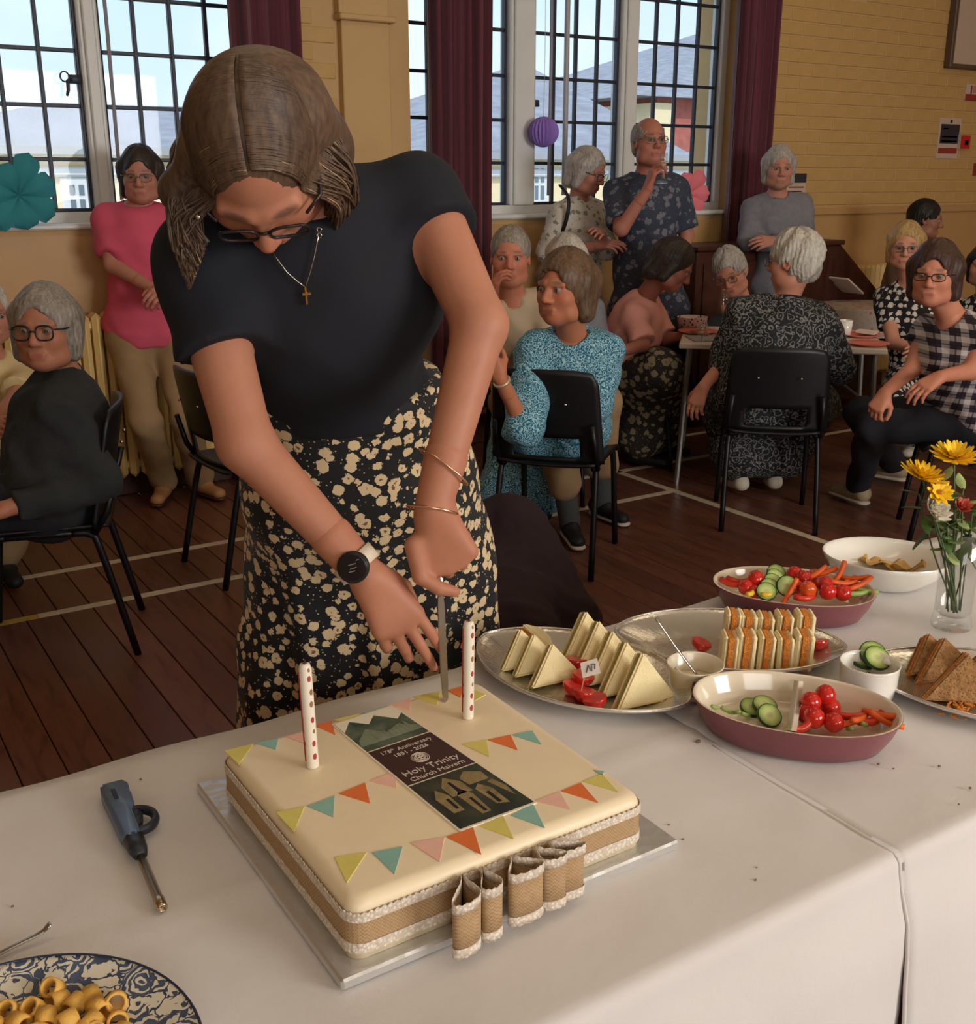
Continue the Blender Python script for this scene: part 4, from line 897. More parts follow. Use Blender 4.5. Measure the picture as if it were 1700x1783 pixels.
# white bowl of crisps
M_wc = mat('white_china', (236, 232, 222), .14, coat=.5)
bc = (P(1434, 952, .80)[:2] + P(1660, 985, .80)[:2]) / 2; bo = sm(MB()); ba = np.linalg.norm(P(1434, 952, .80)[:2] - P(1660, 985, .80)[:2]) / 2
bo.lathe([(.001, 0), (.55, 0), (.60, .004), (.86, .028), (.97, .050), (1.0, .060), (.985, .0608), (.95, .052), (.83, .031), (.60, .010), (.3, .008), (.001, .008)], 64, sx=ba, sy=ba * .86)
tag(bo.build('bowl', M_wc, None, (bc[0], bc[1], Z0), (0, 0, an2)), 'large white oval bowl with a few crisps', 'bowl')
M_crisp = mat('potato_crisp', (212, 170, 100), .6, var=.15, vscale=50)
for i, (px, py, z, s_) in enumerate(((1518, 976, .765, 1), (1545, 984, .763, .9), (1500, 972, .765, .8), (1570, 986, .764, .9), (1595, 988, .764, .9), (1530, 980, .772, 1), (1560, 976, .763, .8), (1612, 986, .766, .7))):
    mb = sm(MB()); ph = i * 1.3
    for off in (0, .0012): mb.grid(lambda u, v: (.026 * s_ * (v ** .5 if False else v) * math.cos((u if off == 0 else 1 - u) * 2 * math.pi), .019 * s_ * v * math.sin((u if off == 0 else 1 - u) * 2 * math.pi), .007 * math.sin(3 * v * math.cos(u * 6.28) + ph) + off + .004 * v * math.cos(2 * (u if off == 0 else 1 - u) * 6.28 + ph)), 18, 5)
    p = P(px, py, z); tag(mb.build('crisp', M_crisp, None, p, (.35 * math.sin(i * 2), .3 * math.cos(i), i)), 'curved golden potato crisp in the white bowl', 'crisp', 'crisps in the white bowl')
# ramekin with dip and spoon
rc = (P(1161, 1152, .795)[:2] + P(1262, 1156, .795)[:2]) / 2; rr_ = np.linalg.norm(P(1161, 1152, .795)[:2] - P(1262, 1156, .795)[:2]) / 2
rm = sm(MB()); rm.lathe([(.001, 0), (.82, 0), (.86, .003), (.97, .046), (1.0, .050), (.97, .0508), (.93, .047), (.84, .012), (.5, .009), (.001, .009)], 40, sx=rr_, sy=rr_)
ro_ = rm.build('ramekin', mat('cream_china', (226, 214, 190), .18, coat=.4), None, (rc[0], rc[1], Z0)); tag(ro_, 'small cream ramekin of dip with dark fruit print', 'ramekin')
for k, (a, z) in enumerate(((-2.35, .018), (-2.15, .026), (-2.3, .032), (-2.05, .016))):
    s2_ = sm(MB()); s2_.sphere((rr_ * .93 * math.cos(a), rr_ * .93 * math.sin(a), z), .007, 10, 6, (.7, .7, 1)); s2_.build('fruit_print', mat('berry_print', (52, 34, 52), .4), ro_)
dp = sm(MB()); dp.lathe([(.001, .022), (.5, .0235), (.88, .021), (.88, .018), (.001, .018)], 28, sx=rr_, sy=rr_); dp.build('dip', mat('white_dip', (222, 206, 168), .5, var=.1, vscale=60, bump=.6, bscale=120), ro_)
e0 = np.array([rc[0], rc[1], Z0 + .026]) + vec(.006, 0, 0); e1 = S(1143, 1077, fd(e0) + .02)
spn = sm(MB()); spn.tube(bez([e0, e0 * .5 + e1 * .5 + vec(0, 0, -.002), e1], 6), [.003] * 8 + [.0026] * 3 + [.0038] * 2, 8, flat=.6)
tag(spn.build('teaspoon', M_metal), 'steel teaspoon standing in the cream ramekin', 'spoon')
# white pot with cucumber
qc = (P(1464, 1152, .806)[:2] + P(1568, 1154, .806)[:2]) / 2; qr = np.linalg.norm(P(1464, 1152, .806)[:2] - P(1568, 1154, .806)[:2]) / 2
qm = sm(MB()); qm.lathe([(.001, 0), (.76, 0), (.84, .004), (.95, .03), (.98, .058), (1.0, .0615), (.97, .0622), (.92, .057), (.88, .03), (.74, .01), (.001, .009)], 44, sx=qr, sy=qr)
qo = qm.build('pot', M_wc, None, (qc[0], qc[1], Z0)); tag(qo, 'white china pot holding cucumber slices', 'pot')
sm(MB()).tube([(qr * .9, 0, .045), (qr * 1.1, .004, .054), (qr * 1.14, .004, .057)], [.012, .008, .005], 10).build('spout', M_wc, qo)
for i, (px, py, z, r) in enumerate(((1528, 1146, .799, (.62, .1, -.5)), (1520, 1138, .801, (.7, .1, -.7)), (1500, 1150, .785, (.3, .1, 0)))): veg(cuc_me, 'cucumber_slice', px, py, z, r, 'cucumber slice in the white china pot', 'cucumber in the white pot', 'cucumber', 1.15)
# crumbs
cr = MB()
rr = random.Random(9)
for (px, py, s_) in ((1216, 1291, .005), (1530, 1330, .003), (1636, 1334, .003), (1134, 1434, .0025), (1165, 1436, .002), (1190, 1461, .002), (1290, 1300, .002), (1556, 1338, .002), (1690, 1372, .003), (1670, 1400, .002), (1316, 1532, .002), (1318, 1510, .0015), (22, 1578, .002), (245, 1357, .002)):
    p = P(px, py, Z0); cr.sphere(p, s_, 6, 4, (1, .7, .5))
tag(cr.build('crumbs', mat('crumb', (120, 100, 72), .8)), 'scattered crumbs on the white tablecloths', 'crumbs', kind='stuff')
sh_ = MB()
for k in range(26):
    p = P(1640 + rr.uniform(-2, 60), 1236 + rr.uniform(-8, 18), Z0 + .0075); a = rr.uniform(0, 3.1); sh_.tube([p, p + np.array([.012 * math.cos(a), .012 * math.sin(a), .002])], .0016, 5)
tag(sh_.build('grated_carrot', M_car), 'grated carrot shreds fallen on the brown sandwich platter', 'grated carrot', kind='stuff')
# ---------------------------------------------------------------- vase of flowers
vb = P(1656, 1090, Z0); vx, vy = vb[0], vb[1]; M_vg = mat('vase_glass', (250, 252, 252), .02, trans=1.0, ior=1.45)
va = sm(MB()); va.lathe([(.001, 0), (.034, 0), (.036, .004), (.0335, .018), (.0315, .024), (.0325, .10), (.036, .180), (.0345, .1805), (.031, .10), (.0295, .03), (.024, .024), (.001, .023)], 40)
vo = va.build('vase', M_clear, None, (vx, vy, Z0)); tag(vo, 'clear glass vase of cut flowers', 'vase')
M_stem = mat('stem_green', (70, 96, 52), .5, var=.2, vscale=30); M_yel = mat('yellow_petal', (246, 200, 26), .55, var=.1, vscale=60); M_wp = mat('white_petal', (238, 232, 216), .6); M_pk = mat('pink_petal', (214, 110, 90), .6); M_ctr = mat('flower_centre', (214, 150, 20), .8, bump=1, bscale=300); M_var = mat('variegated_leaf', (150, 166, 104), .5, var=.35, vscale=60)
vd = fd(np.array([vx, vy, 0]))
def petal_data(l, w_, m, nm, cup=.15):
    mb = sm(MB())
    for off in (0, .0008):
        mb.grid(lambda u, v: ((v * l), (w_ * math.sin(math.pi * min(1, .12 + .80 * v)) * ((u if off == 0 else 1 - u) - .5)) * 1.0, cup * l * v * v - off - .15 * w_ * abs(u - .5)), 4, 6)
    return mb.data(nm, m)
pet_y = petal_data(.044, .014, M_yel, 'petal'); pet_s = petal_data(.026, .012, M_yel, 'petal'); pet_w = petal_data(.029, .019, M_wp, 'petal', .5); pet_p = petal_data(.017, .013, M_pk, 'petal', .6)
lf_me = petal_data(.032, .018, M_var, 'leaf', .2); lfg = petal_data(.045, .020, M_lf, 'leaf', -.2)
def flower(px, py, dd, pets, layers, r_n, centre, label, nm, tilt):
    hd = S(px, py, vd + dd); foot = np.array([vx + random.uniform(-.015, .015), vy + random.uniform(-.015, .015), Z0 + .03])
    o = tag(empty(nm, foot), label, 'flower'); hp = hd - foot
    sm(MB()).tube(bez([np.zeros(3), hp * .45 + np.array([0, 0, .01]), hp], 6), .0018, 6).build('stem', M_stem, o)
    rz = Matrix.Rotation(tilt[1], 4, 'Z') @ Matrix.Rotation(tilt[0], 4, 'X')
    for ly in range(layers):
        for k in range(r_n):
            m4 = Matrix.Translation(Vector(hp)) @ rz @ Matrix.Rotation(2 * math.pi * (k + .5 * ly) / r_n, 4, 'Z') @ Matrix.Rotation(-.12 - .28 * ly, 4, 'Y')
            q = link('petal', pets, o); s_ = 1 - .13 * ly; q.matrix_local = m4 @ Matrix.Diagonal((s_, s_, s_, 1)); 
    if centre: c2 = sm(MB()); c2.sphere(hp + np.array(rz @ Vector((0, 0, .004))), .007, 10, 6, (1, 1, .6)); c2.build('flower_centre', M_ctr, o)
flower(1662, 798, 0, pet_y, 3, 13, True, 'large yellow chrysanthemum at the top of the vase', 'chrysanthemum', (.25, -PHI))
flower(1606, 832, -.01, pet_y, 3, 13, True, 'large yellow chrysanthemum leaning out over the white carnation', 'chrysanthemum', (.3, .5))
flower(1636, 858, -.02, pet_s, 2, 9, True, 'small yellow flower below the two chrysanthemums', 'chrysanthemum', (.9, .2 - PHI))
flower(1626, 892, -.025, pet_w, 5, 10, False, 'ruffled white carnation at the rim of the vase', 'carnation', (.8, .6 - PHI))
flower(1676, 884, -.02, pet_p, 3, 7, False, 'small pink rosebud in the vase', 'rosebud', (.7, -PHI))
for i, (px, py, dd, ml, lb) in enumerate(((1640, 835, -.01, lf_me, 'variegated leaf sprig under the top chrysanthemum'), (1678, 850, -.01, lf_me, 'variegated leaf sprig by the pink rosebud'), (1668, 868, .01, lfg, 'green leaf sprig in the middle of the bouquet'), (1600, 860, .03, lfg, 'green leaf sprig hanging towards the white bowl'), (1695, 885, -.01, lfg, 'green leaf sprig at the outer side of the vase'), (1650, 915, -.02, lf_me, 'variegated leaf sprig over the vase rim'), (1690, 915, 0, lfg, 'green leaf sprig at the vase mouth'), (1646, 880, .01, lfg, 'green leaf sprig behind the white carnation'))):
    hd = S(px, py, vd + dd); foot = np.array([vx + random.uniform(-.014, .014), vy + random.uniform(-.014, .014), Z0 + .03]); o = tag(empty('leaf_sprig', foot), lb, 'leaves'); hp = hd - foot
    sm(MB()).tube(bez([np.zeros(3), hp * .5 + np.array([random.uniform(-.01, .01), 0, 0]), hp], 6), .0015, 6).build('stem', M_stem, o)
    for k in range(6):
        q = link('leaf', ml, o); at = hp * (1 - .06 * k); q.matrix_local = Matrix.Translation(Vector(at)) @ Matrix.Rotation(k * 2.4 + i, 4, 'Z') @ Matrix.Rotation(-.5 + .25 * k, 4, 'Y')
# ================================================================== FIGURES: distance-field modeller
def _smin(a, b, k):
    if k <= 0: return np.minimum(a, b)
    h = np.maximum(k - np.abs(a - b), 0) / k
    return np.minimum(a, b) - h * h * k * .25
def nrm(v): v = np.array(v, float); return v / (np.linalg.norm(v) + 1e-12)
class SDF:
    """ordered list of primitives joined smoothly, turned into one closed surface"""
    def __init__(s): s.p = []
    def cap(s, a, b, ra, rb=None, k=.02, fl=None, op='+'):
        """capsule with two radii; fl=(axis, factor) makes it flat along axis"""
        s.p.append(('cap', np.array(a, float), np.array(b, float), ra, ra if rb is None else rb, k, fl, op)); return s
    def ell(s, c, R, rad, k=.02, op='+'):
        s.p.append(('ell', np.array(c, float), np.array(R, float), np.array(rad, float), k, op)); return s
    def cyl(s, a, b, ra, rb, k=.02):
        """capsule start, flat open end at b (a hem)"""
        s.p.append(('cyl', np.array(a, float), np.array(b, float), ra, rb, k, None, '+')); return s
    def cut(s, n, pt, k=.0): n = nrm(n); s.p.append(('cut', n, float(np.dot(n, pt)), k)); return s
    def disp(s, fn): s.p.append(('disp', fn)); return s
    def bounds(s):
        lo = np.full(3, 1e9); hi = -lo
        for q in s.p:
            if q[0] in ('cap', 'cyl') and q[-1] == '+':
                r = max(q[3], q[4]) * (max(1, q[6][1]) if q[6] else 1)
                lo = np.minimum(lo, np.minimum(q[1], q[2]) - r); hi = np.maximum(hi, np.maximum(q[1], q[2]) + r)
            elif q[0] == 'ell' and q[-1] == '+':
                e = np.sqrt(((q[2] * q[3][:, None]) ** 2).sum(0)); lo = np.minimum(lo, q[1] - e); hi = np.maximum(hi, q[1] + e)
        return lo, hi
    def mesh(s, res):
        lo, hi = s.bounds(); lo = lo - 4 * res; hi = hi + 4 * res
        n = np.maximum(((hi - lo) / res).astype(int) + 2, 4); ax = [(lo[i] + res * np.arange(n[i])).astype(np.float32) for i in range(3)]
        V = np.full(n, .5, np.float32)
        for q in s.p:
            if q[0] == 'cut':
                d = q[1][0] * ax[0][:, None, None] + q[1][1] * ax[1][None, :, None] + q[1][2] * ax[2][None, None, :] - q[2]
                V = -_smin(-V, -d.astype(np.float32), q[3]); continue
            if q[0] == 'disp':
                m = V < 6 * res
                idx = np.nonzero(m); V[idx] += q[1](ax[0][idx[0]], ax[1][idx[1]], ax[2][idx[2]]).astype(np.float32); continue
            if q[0] in ('cap', 'cyl'):
                _, a, b, ra, rb, k, fl, op = q; r = max(ra, rb) * (max(1, fl[1]) if fl else 1); blo, bhi = np.minimum(a, b) - r, np.maximum(a, b) + r
            else:
                _, c, R, rad, k, op = q; e = np.sqrt(((R * rad[:, None]) ** 2).sum(0)); blo, bhi = c - e, c + e
            mg = k + 4 * res
            i0 = np.maximum(((blo - mg - lo) / res).astype(int), 0); i1 = np.minimum(((bhi + mg - lo) / res).astype(int) + 2, n)
            if np.any(i1 <= i0): continue
            X = ax[0][i0[0]:i1[0]][:, None, None]; Y = ax[1][i0[1]:i1[1]][None, :, None]; Z = ax[2][i0[2]:i1[2]][None, None, :]
            if q[0] in ('cap', 'cyl'):
                ba = b - a; L2 = float(ba @ ba) + 1e-12
                px, py, pz = X - a[0], Y - a[1], Z - a[2]
                if fl is not None:
                    fa = nrm(fl[0]); dn = (px * fa[0] + py * fa[1] + pz * fa[2]); sc_ = 1 / fl[1] - 1
                    px, py, pz = px + fa[0] * dn * sc_, py + fa[1] * dn * sc_, pz + fa[2] * dn * sc_
                    bn = ba @ fa; ba = ba + fa * bn * sc_; L2 = float(ba @ ba) + 1e-12
                t = (px * ba[0] + py * ba[1] + pz * ba[2]) / L2; tr_ = t; t = np.clip(t, 0, 1 if q[0] == 'cap' else 3)
                d = np.sqrt((px - t * ba[0]) ** 2 + (py - t * ba[1]) ** 2 + (pz - t * ba[2]) ** 2) - (ra + (rb - ra) * t)
                if fl is not None: d = d * min(1, fl[1])
                if q[0] == 'cyl': d = np.maximum(d, (tr_ - 1) * math.sqrt(L2))
            else:
                px, py, pz = X - c[0], Y - c[1], Z - c[2]; k0 = 0; k1 = 0
                for j in range(3):
                    w = (px * R[j, 0] + py * R[j, 1] + pz * R[j, 2]) / rad[j]; k0 = k0 + w * w; k1 = k1 + (w / rad[j]) ** 2
                k0 = np.sqrt(k0); d = k0 * (k0 - 1) / (np.sqrt(k1) + 1e-6)
            sub = V[i0[0]:i1[0], i0[1]:i1[1], i0[2]:i1[2]]; d = d.astype(np.float32)
            V[i0[0]:i1[0], i0[1]:i1[1], i0[2]:i1[2]] = _smin(sub, d, k) if op == '+' else -_smin(-sub, d, k)
        return surfnet(V, lo, res)
def surfnet(V, lo, res):
    for a in range(3):
        sl = [slice(None)] * 3
        for e in (0, -1): sl[a] = e; V[tuple(sl)] = np.maximum(V[tuple(sl)], 1e-3)
    I = V < 0; nx, ny, nz_ = V.shape
    cnt = np.zeros((nx - 1, ny - 1, nz_ - 1), np.int8)
    for i in (0, 1):
        for j in (0, 1):
            for k in (0, 1): cnt += I[i:nx - 1 + i, j:ny - 1 + j, k:nz_ - 1 + k]
    act = (cnt > 0) & (cnt < 8); ci, cj, ck = np.nonzero(act); N = len(ci)
    if N == 0: return np.zeros((0, 3)), np.zeros((0, 4), int)
    idx = -np.ones(act.shape, np.int32); idx[ci, cj, ck] = np.arange(N)
    S_ = np.zeros((N, 3)); C_ = np.zeros(N)
    corners = [(i, j, k) for i in (0, 1) for j in (0, 1) for k in (0, 1)]; cv = {c: V[ci + c[0], cj + c[1], ck + c[2]] for c in corners}
    for a in range(3):
        for c in corners:
            if c[a]: continue
            d = list(c); d[a] = 1; d = tuple(d); va, vb = cv[c], cv[d]; m = (va < 0) != (vb < 0)
            t = np.where(m, va / np.where(m, va - vb, 1), 0)
            for b in range(3): S_[:, b] += np.where(m, (t if b == a else c[b]), 0)
            C_ += m
    P_ = S_ / C_[:, None] + np.stack([ci, cj, ck], 1); vs_ = P_ * res + lo
    fs = []
    for a in range(3):
        b, c = (a + 1) % 3, (a + 2) % 3
        s0 = [slice(None)] * 3; s1 = [slice(None)] * 3; s0[a] = slice(0, -1); s1[a] = slice(1, None)
        A, B = I[tuple(s0)], I[tuple(s1)]; e = np.stack(np.nonzero(A != B), 1)
        e = e[(e[:, b] > 0) & (e[:, c] > 0)]
        e = e[(e[:, b] < V.shape[b] - 1) & (e[:, c] < V.shape[c] - 1)]
        inside = I[e[:, 0], e[:, 1], e[:, 2]]
        q = []
        for db, dc in ((-1, -1), (0, -1), (0, 0), (-1, 0)):
            f = e.copy(); f[:, b] += db; f[:, c] += dc; q.append(idx[f[:, 0], f[:, 1], f[:, 2]])
        q = np.stack(q, 1); q[~inside] = q[~inside][:, ::-1]; fs.append(q)
    return vs_, np.concatenate(fs)
def np_mesh(name, parts, mats, cols=None):
    """parts: list of (verts, quads, material index)"""
    vs_ = np.concatenate([p[0] for p in parts]); off = 0; q = []; mi = []
    for v, f, m in parts: q.append(f + off); off += len(v); mi.append(np.full(len(f), m, np.int32))
    q = np.concatenate(q).astype(np.int32); mi = np.concatenate(mi)
    me = bpy.data.meshes.new(name); me.vertices.add(len(vs_)); me.vertices.foreach_set('co', vs_.astype(np.float32).ravel())
    me.loops.add(q.size); me.loops.foreach_set('vertex_index', q.ravel()); me.polygons.add(len(q))
    me.polygons.foreach_set('loop_start', np.arange(0, q.size, 4, dtype=np.int32)); me.polygons.foreach_set('loop_total', np.full(len(q), 4, np.int32))
    for m in mats: me.materials.append(m)
    me.polygons.foreach_set('material_index', mi); me.polygons.foreach_set('use_smooth', np.ones(len(q), bool)); me.update(calc_edges=True)
    if cols is not None:
        at = me.color_attributes.new('Col', 'FLOAT_COLOR', 'POINT'); at.data.foreach_set('color', np.concatenate([cols, np.ones((len(cols), 1))], 1).astype(np.float32).ravel())
    return me
def wrinkle(amp, sc_, seed=0.0, ax=(1, 1, 1)):
    def f(x, y, z):
        x, y, z = x * sc_ * ax[0] + seed, y * sc_ * ax[1] + seed * 1.7, z * sc_ * ax[2] - seed
        return amp * (np.sin(x + 1.6 * np.sin(y * .8 + z * .6)) * np.cos(z * .9 + 1.2 * np.sin(x * .7)) + .6 * np.sin(1.9 * y + 1.4 * np.sin(1.3 * z + x)))
    return f
def ik(a, t, l1, l2, hint):
    a, t = np.array(a, float), np.array(t, float); d = t - a; L = np.linalg.norm(d); u = d / (L + 1e-9)
    L = min(L, (l1 + l2) * .995); x = (l1 * l1 - l2 * l2 + L * L) / (2 * L); h = math.sqrt(max(l1 * l1 - x * x, 0)); hv = np.array(hint, float); hv = nrm(hv - u * (hv @ u))
    return a + u * x + hv * h, a + u * L
# ------------------------------------------------------------------ skin, eyes
def skin_col(base): return np.array(lin(*base))
M_skin = m_vcol('skin', .5, .12, .35)
M_eyew = mat('eye_white', (148, 128, 118), .35); M_iris = mat('iris', (52, 44, 40), .2)
def uvsphere(c, r, n=10, m=8):
    v = []; f = []
    for j in range(m + 1):
        t = math.pi * j / m
        for k in range(n): a = 2 * math.pi * k / n; v.append(c + r * np.array([math.sin(t) * math.cos(a), math.sin(t) * math.sin(a), math.cos(t)]))
    for j in range(m):
        for k in range(n): f.append((j * n + k, (j + 1) * n + k, (j + 1) * n + (k + 1) % n, j * n + (k + 1) % n))
    return np.array(v), np.array(f)
class Frame:
    K = 1.0
    """head or hand frame: columns forward, up, left"""
    def __init__(s, o, f, u):
        s.o = np.array(o, float); s.f = nrm(f); u = np.array(u, float); s.u = nrm(u - s.f * (u @ s.f)); s.l = np.cross(s.u, s.f); s.R = np.stack([s.l, s.f, s.u])
    def p(s, l, f, u, k=None):
        k = s.K if k is None else k
        return s.o + k * (s.l * l + s.f * f + s.u * u)
    def loc(s, v): return (v - s.o) @ s.R.T
def head_mesh(H, nk, skin, k=1.0, res=.0045, old=0.0, brow=(90, 70, 55), lip=(160, 88, 80), eyes=True, mouth=0.0, stub=None, male=False, neck_r=.049):
    q = SDF(); R = H.R
    q.ell(H.p(0, -.012, .030, k), R, np.array([.074, .096, .090]) * k)
    q.ell(H.p(0, .020, -.034, k), R, np.array([.062, .070, .086]) * k, .03)
    q.ell(H.p(0, .052, -.090, k), R, np.array([.040 if male else .035, .034, .026]) * k, .03)
    for s_ in (-1, 1):
        q.ell(H.p(s_ * .042, .048, -.028, k), R, np.array([.024, .028, .026]) * k, .03)
        q.ell(H.p(s_ * .050, .012, -.078, k), R, np.array([.022, .040, .026]) * k, .03)
        q.cap(H.p(s_ * .012, .086, .020, k), H.p(s_ * .046, .074, .020, k), .0105 * k, .009 * k, .014)
        q.ell(H.p(s_ * .077, -.006, -.004, k), R, np.array([.009, .020, .031]) * k, .008)
        q.ell(H.p(s_ * .080, -.004, -.002, k), R, np.array([.005, .012, .018]) * k, .006, '-')
    q.cap(H.p(0, .088, .008, k), H.p(0, .108, -.030, k), .0085 * k, .0125 * k, .012)
    for s_ in (-1, 1): q.ell(H.p(s_ * .0125, .097, -.035, k), R, np.array([.009, .011, .008]) * k, .008)
    for s_ in ((-1, 1) if eyes else ()): q.ell(H.p(s_ * .0315, .0905, .001, k), R, np.array([.0148, .0125, .0054]) * k, .009, '-')
    q.cap(H.p(-.019, .086, -.0635, k), H.p(.019, .086, -.0635, k), .0058 * k, None, .007); q.cap(H.p(-.016, .0865, -.0735, k), H.p(.016, .0865, -.0735, k), .0068 * k, None, .007)
    q.cap(H.p(-.024, .096, -.068 + mouth, k), H.p(0, .0985, -.0685 - mouth, k), .0022 * k, None, .003, op='-'); q.cap(H.p(.024, .096, -.068 + mouth, k), H.p(0, .0985, -.0685 - mouth, k), .0022 * k, None, .003, op='-')
    for s_ in (-1, 1): q.cap(H.p(s_ * .022, .100, -.036, k), H.p(s_ * .034, .090, -.062, k), .0022 + .002 * old, None, .006, op='-')
    q.cap(H.p(0, -.022, -.05, k), nk, neck_r * k, (neck_r + .004) * k, .03)
    v, f = q.mesh(res); L = H.loc(v) / k
    base = skin_col(skin); col = np.tile(base, (len(v), 1))
    def blend(mask, c): col[:] = col * (1 - mask[:, None]) + np.array(c) * mask[:, None]
    g = lambda l, ff, u, r: np.exp(-(((np.abs(L[:, 0]) - l) ** 2 + (L[:, 1] - ff) ** 2 + (L[:, 2] - u) ** 2) / r ** 2))
    blend(.35 * g(.042, .07, -.03, .024), base * np.array([1.0, .62, .55])); blend(.4 * g(0, .115, -.032, .016), base * np.array([1.0, .62, .55]))
    m = np.clip(1.5 - (np.abs(L[:, 2] + .0685) / .0068) ** 2 - (L[:, 0] / .024) ** 2, 0, 1) * (L[:, 1] > .078); blend(m * .8, lin(*lip))
    m = np.clip(1.5 - ((L[:, 2] - .025 + .001 * (np.abs(L[:, 0]) - .03) / .02) / .0055) ** 2 - ((np.abs(L[:, 0]) - .032) / .017) ** 2, 0, 1) * (L[:, 1] > .06); blend(m * .75, lin(*brow))
    m = np.clip(1.4 - ((L[:, 2] - .0095) / .0035) ** 2 - ((np.abs(L[:, 0]) - .0315) / .017) ** 2, 0, 1) * (L[:, 1] > .06); blend(m * .65, base * .32)
    if old: blend(.25 * old * g(.031, .085, -.016, .012), base * .55)
    parts = [(v, f, 0)]; cols = [col]
    if eyes:
        for s_ in (-1, 1):
            ev, ef = uvsphere(H.p(s_ * .0315, .0770, .001, k), .0128 * k); parts.append((ev, ef, 1)); cols.append(np.ones((len(ev), 3)))
            ev, ef = uvsphere(H.p(s_ * .0315, .0815, .001, k), .0088 * k); parts.append((ev, ef, 2)); cols.append(np.ones((len(ev), 3)))
    return parts, cols
def hand_prims(q, w, d, n, side, k=1.0, curl=(.35, .35, .35, .35), thumb=(.5, .3), spread=.045, tp=None):
    """w wrist, d towards the knuckles, n the way the palm faces, side: unit vector to the thumb side"""
    d, n = nrm(d), nrm(n); s_ = np.array(side, float); s_ = nrm(s_ - d * (s_ @ d)); n = nrm(n - d * (n @ d) - s_ * (n @ s_))
    kn = [w + k * (d * .080 + s_ * .030), w + k * (d * .085 + s_ * .010), w + k * (d * .082 - s_ * .010), w + k * (d * .074 - s_ * .028)]
    for i, c in enumerate(kn): q.cap(w + k * (d * .010 + s_ * (.014 - .009 * i)), c, .0150 * k, .0120 * k, .016)
    q.cap(w + k * (d * .02 + s_ * .014 + n * .004), w + k * (d * .055 + s_ * .026 + n * .008), .015 * k, .012 * k, .014)
    ln = ((.038, .024, .020), (.043, .028, .022), (.040, .026, .021), (.031, .020, .018)); tips = []
    for i, c in enumerate(kn):
        a = c; ang = 0
        for j in range(3):
            ang += curl[i] * (1.0 if j else .8); dd = d * math.cos(ang) + n * math.sin(ang) + s_ * (1.5 - i) * spread * (1 if j == 0 else .4)
            b = a + nrm(dd) * ln[i][j] * k; q.cap(a, b, (.0092 - .0008 * j) * k, (.0085 - .0009 * j) * k, .004 if j == 0 else .002); a = b
        tips.append(a)
    t0 = w + k * (d * .022 + s_ * .024 + n * .006); t1 = t0 + k * .040 * nrm(d * .75 + s_ * math.cos(thumb[0]) * .8 + n * math.sin(thumb[0])); t2 = t1 + k * .030 * nrm(d * .9 + s_ * (.5 - thumb[1]) + n * thumb[1] * .9); t3 = t2 + k * .024 * nrm(d * .9 + s_ * (.3 - thumb[1] * 1.3) + n * thumb[1])
    if tp is not None: t0, t1, t2, t3 = [np.array(c) for c in tp]
    q.cap(t0, t1, .0145 * k, .0115 * k, .012); q.cap(t1, t2, .0112 * k, .0100 * k, .003); q.cap(t2, t3, .0100 * k, .0082 * k, .002)
    return tips
def hair_mesh(H, kind, k=1.0, res=.006, vol=0.0, grain=1.0, seed=0):
    q = SDF(); R = H.R; r0 = np.array([.083 + vol * .6, .104 + vol, .101 + vol]) * k
    q.ell(H.p(0, -.018, .030, k), R, r0)
    if kind in ('bob', 'long', 'full'):
        dn = {'bob': -.075, 'full': -.045, 'long': -.13}[kind]; wd = .020 if kind == 'full' else .026
        for s_ in (-1, 1):
            q.cap(H.p(s_ * (.066 + vol * .5), -.004, .035, k), H.p(s_ * (.068 + vol), -.008, dn, k), (.034 + vol * .5) * k, wd * k, .03)
            q.cap(H.p(s_ * .045, -.070, .02, k), H.p(s_ * .045, -.070, dn - .005, k), (.045 + vol) * k, .034 * k, .04)
        q.cap(H.p(0, -.085, .02, k), H.p(0, -.082, dn - .01, k), (.042 + vol) * k, .036 * k, .04)
    fr = {'fringe': .056, 'bald': .16}.get(kind, .078)
    if kind == 'short' or kind == 'side':
        q.ell(H.p(0, -.055, -.03, k), R, np.array([.068, .055, .06]) * k, .03)
    if kind == 'bald':
        q.ell(H.p(0, .02, .13, k), R, np.array([.075, .13, .105]) * k, .01, '-')
        q.ell(H.p(0, -.06, -.03, k), R, np.array([.070, .05, .05]) * k, .02)
    top = .052 if kind != 'fringe' else .030
    q.ell(H.p(0, .100, top - .095, k), R, np.array([.064 if kind not in ('short', 'side', 'bald') else .072, .082, .110]) * k, .012, '-')
    if kind in ('short', 'side', 'bald'):
        for s_ in (-1, 1): q.ell(H.p(s_ * .088, .020, -.045, k), R, np.array([.03, .045, .048]) * k, .01, '-')
        q.cut(-H.u, H.p(0, 0, -.085, k), .01)
    if kind == 'fringe': pass
    o, l, f, u = H.o, H.l, H.f, H.u
    def dsp(x, y, z):
        p = np.stack([x, y, z], -1) - (o - f * .01 * k); a = np.arctan2(p @ l, p @ f); e = np.arctan2(np.hypot(p @ l, p @ f), p @ u); h = p @ u
        return grain * (.0011 * np.sin(34 * a + 2.5 * np.sin(4 * e + seed)) + .0009 * np.sin(67 * a + 4 * h / .1 + seed) + .0022 * np.sin(7 * a + 5 * e + seed))
    q.disp(dsp); return q.mesh(res)
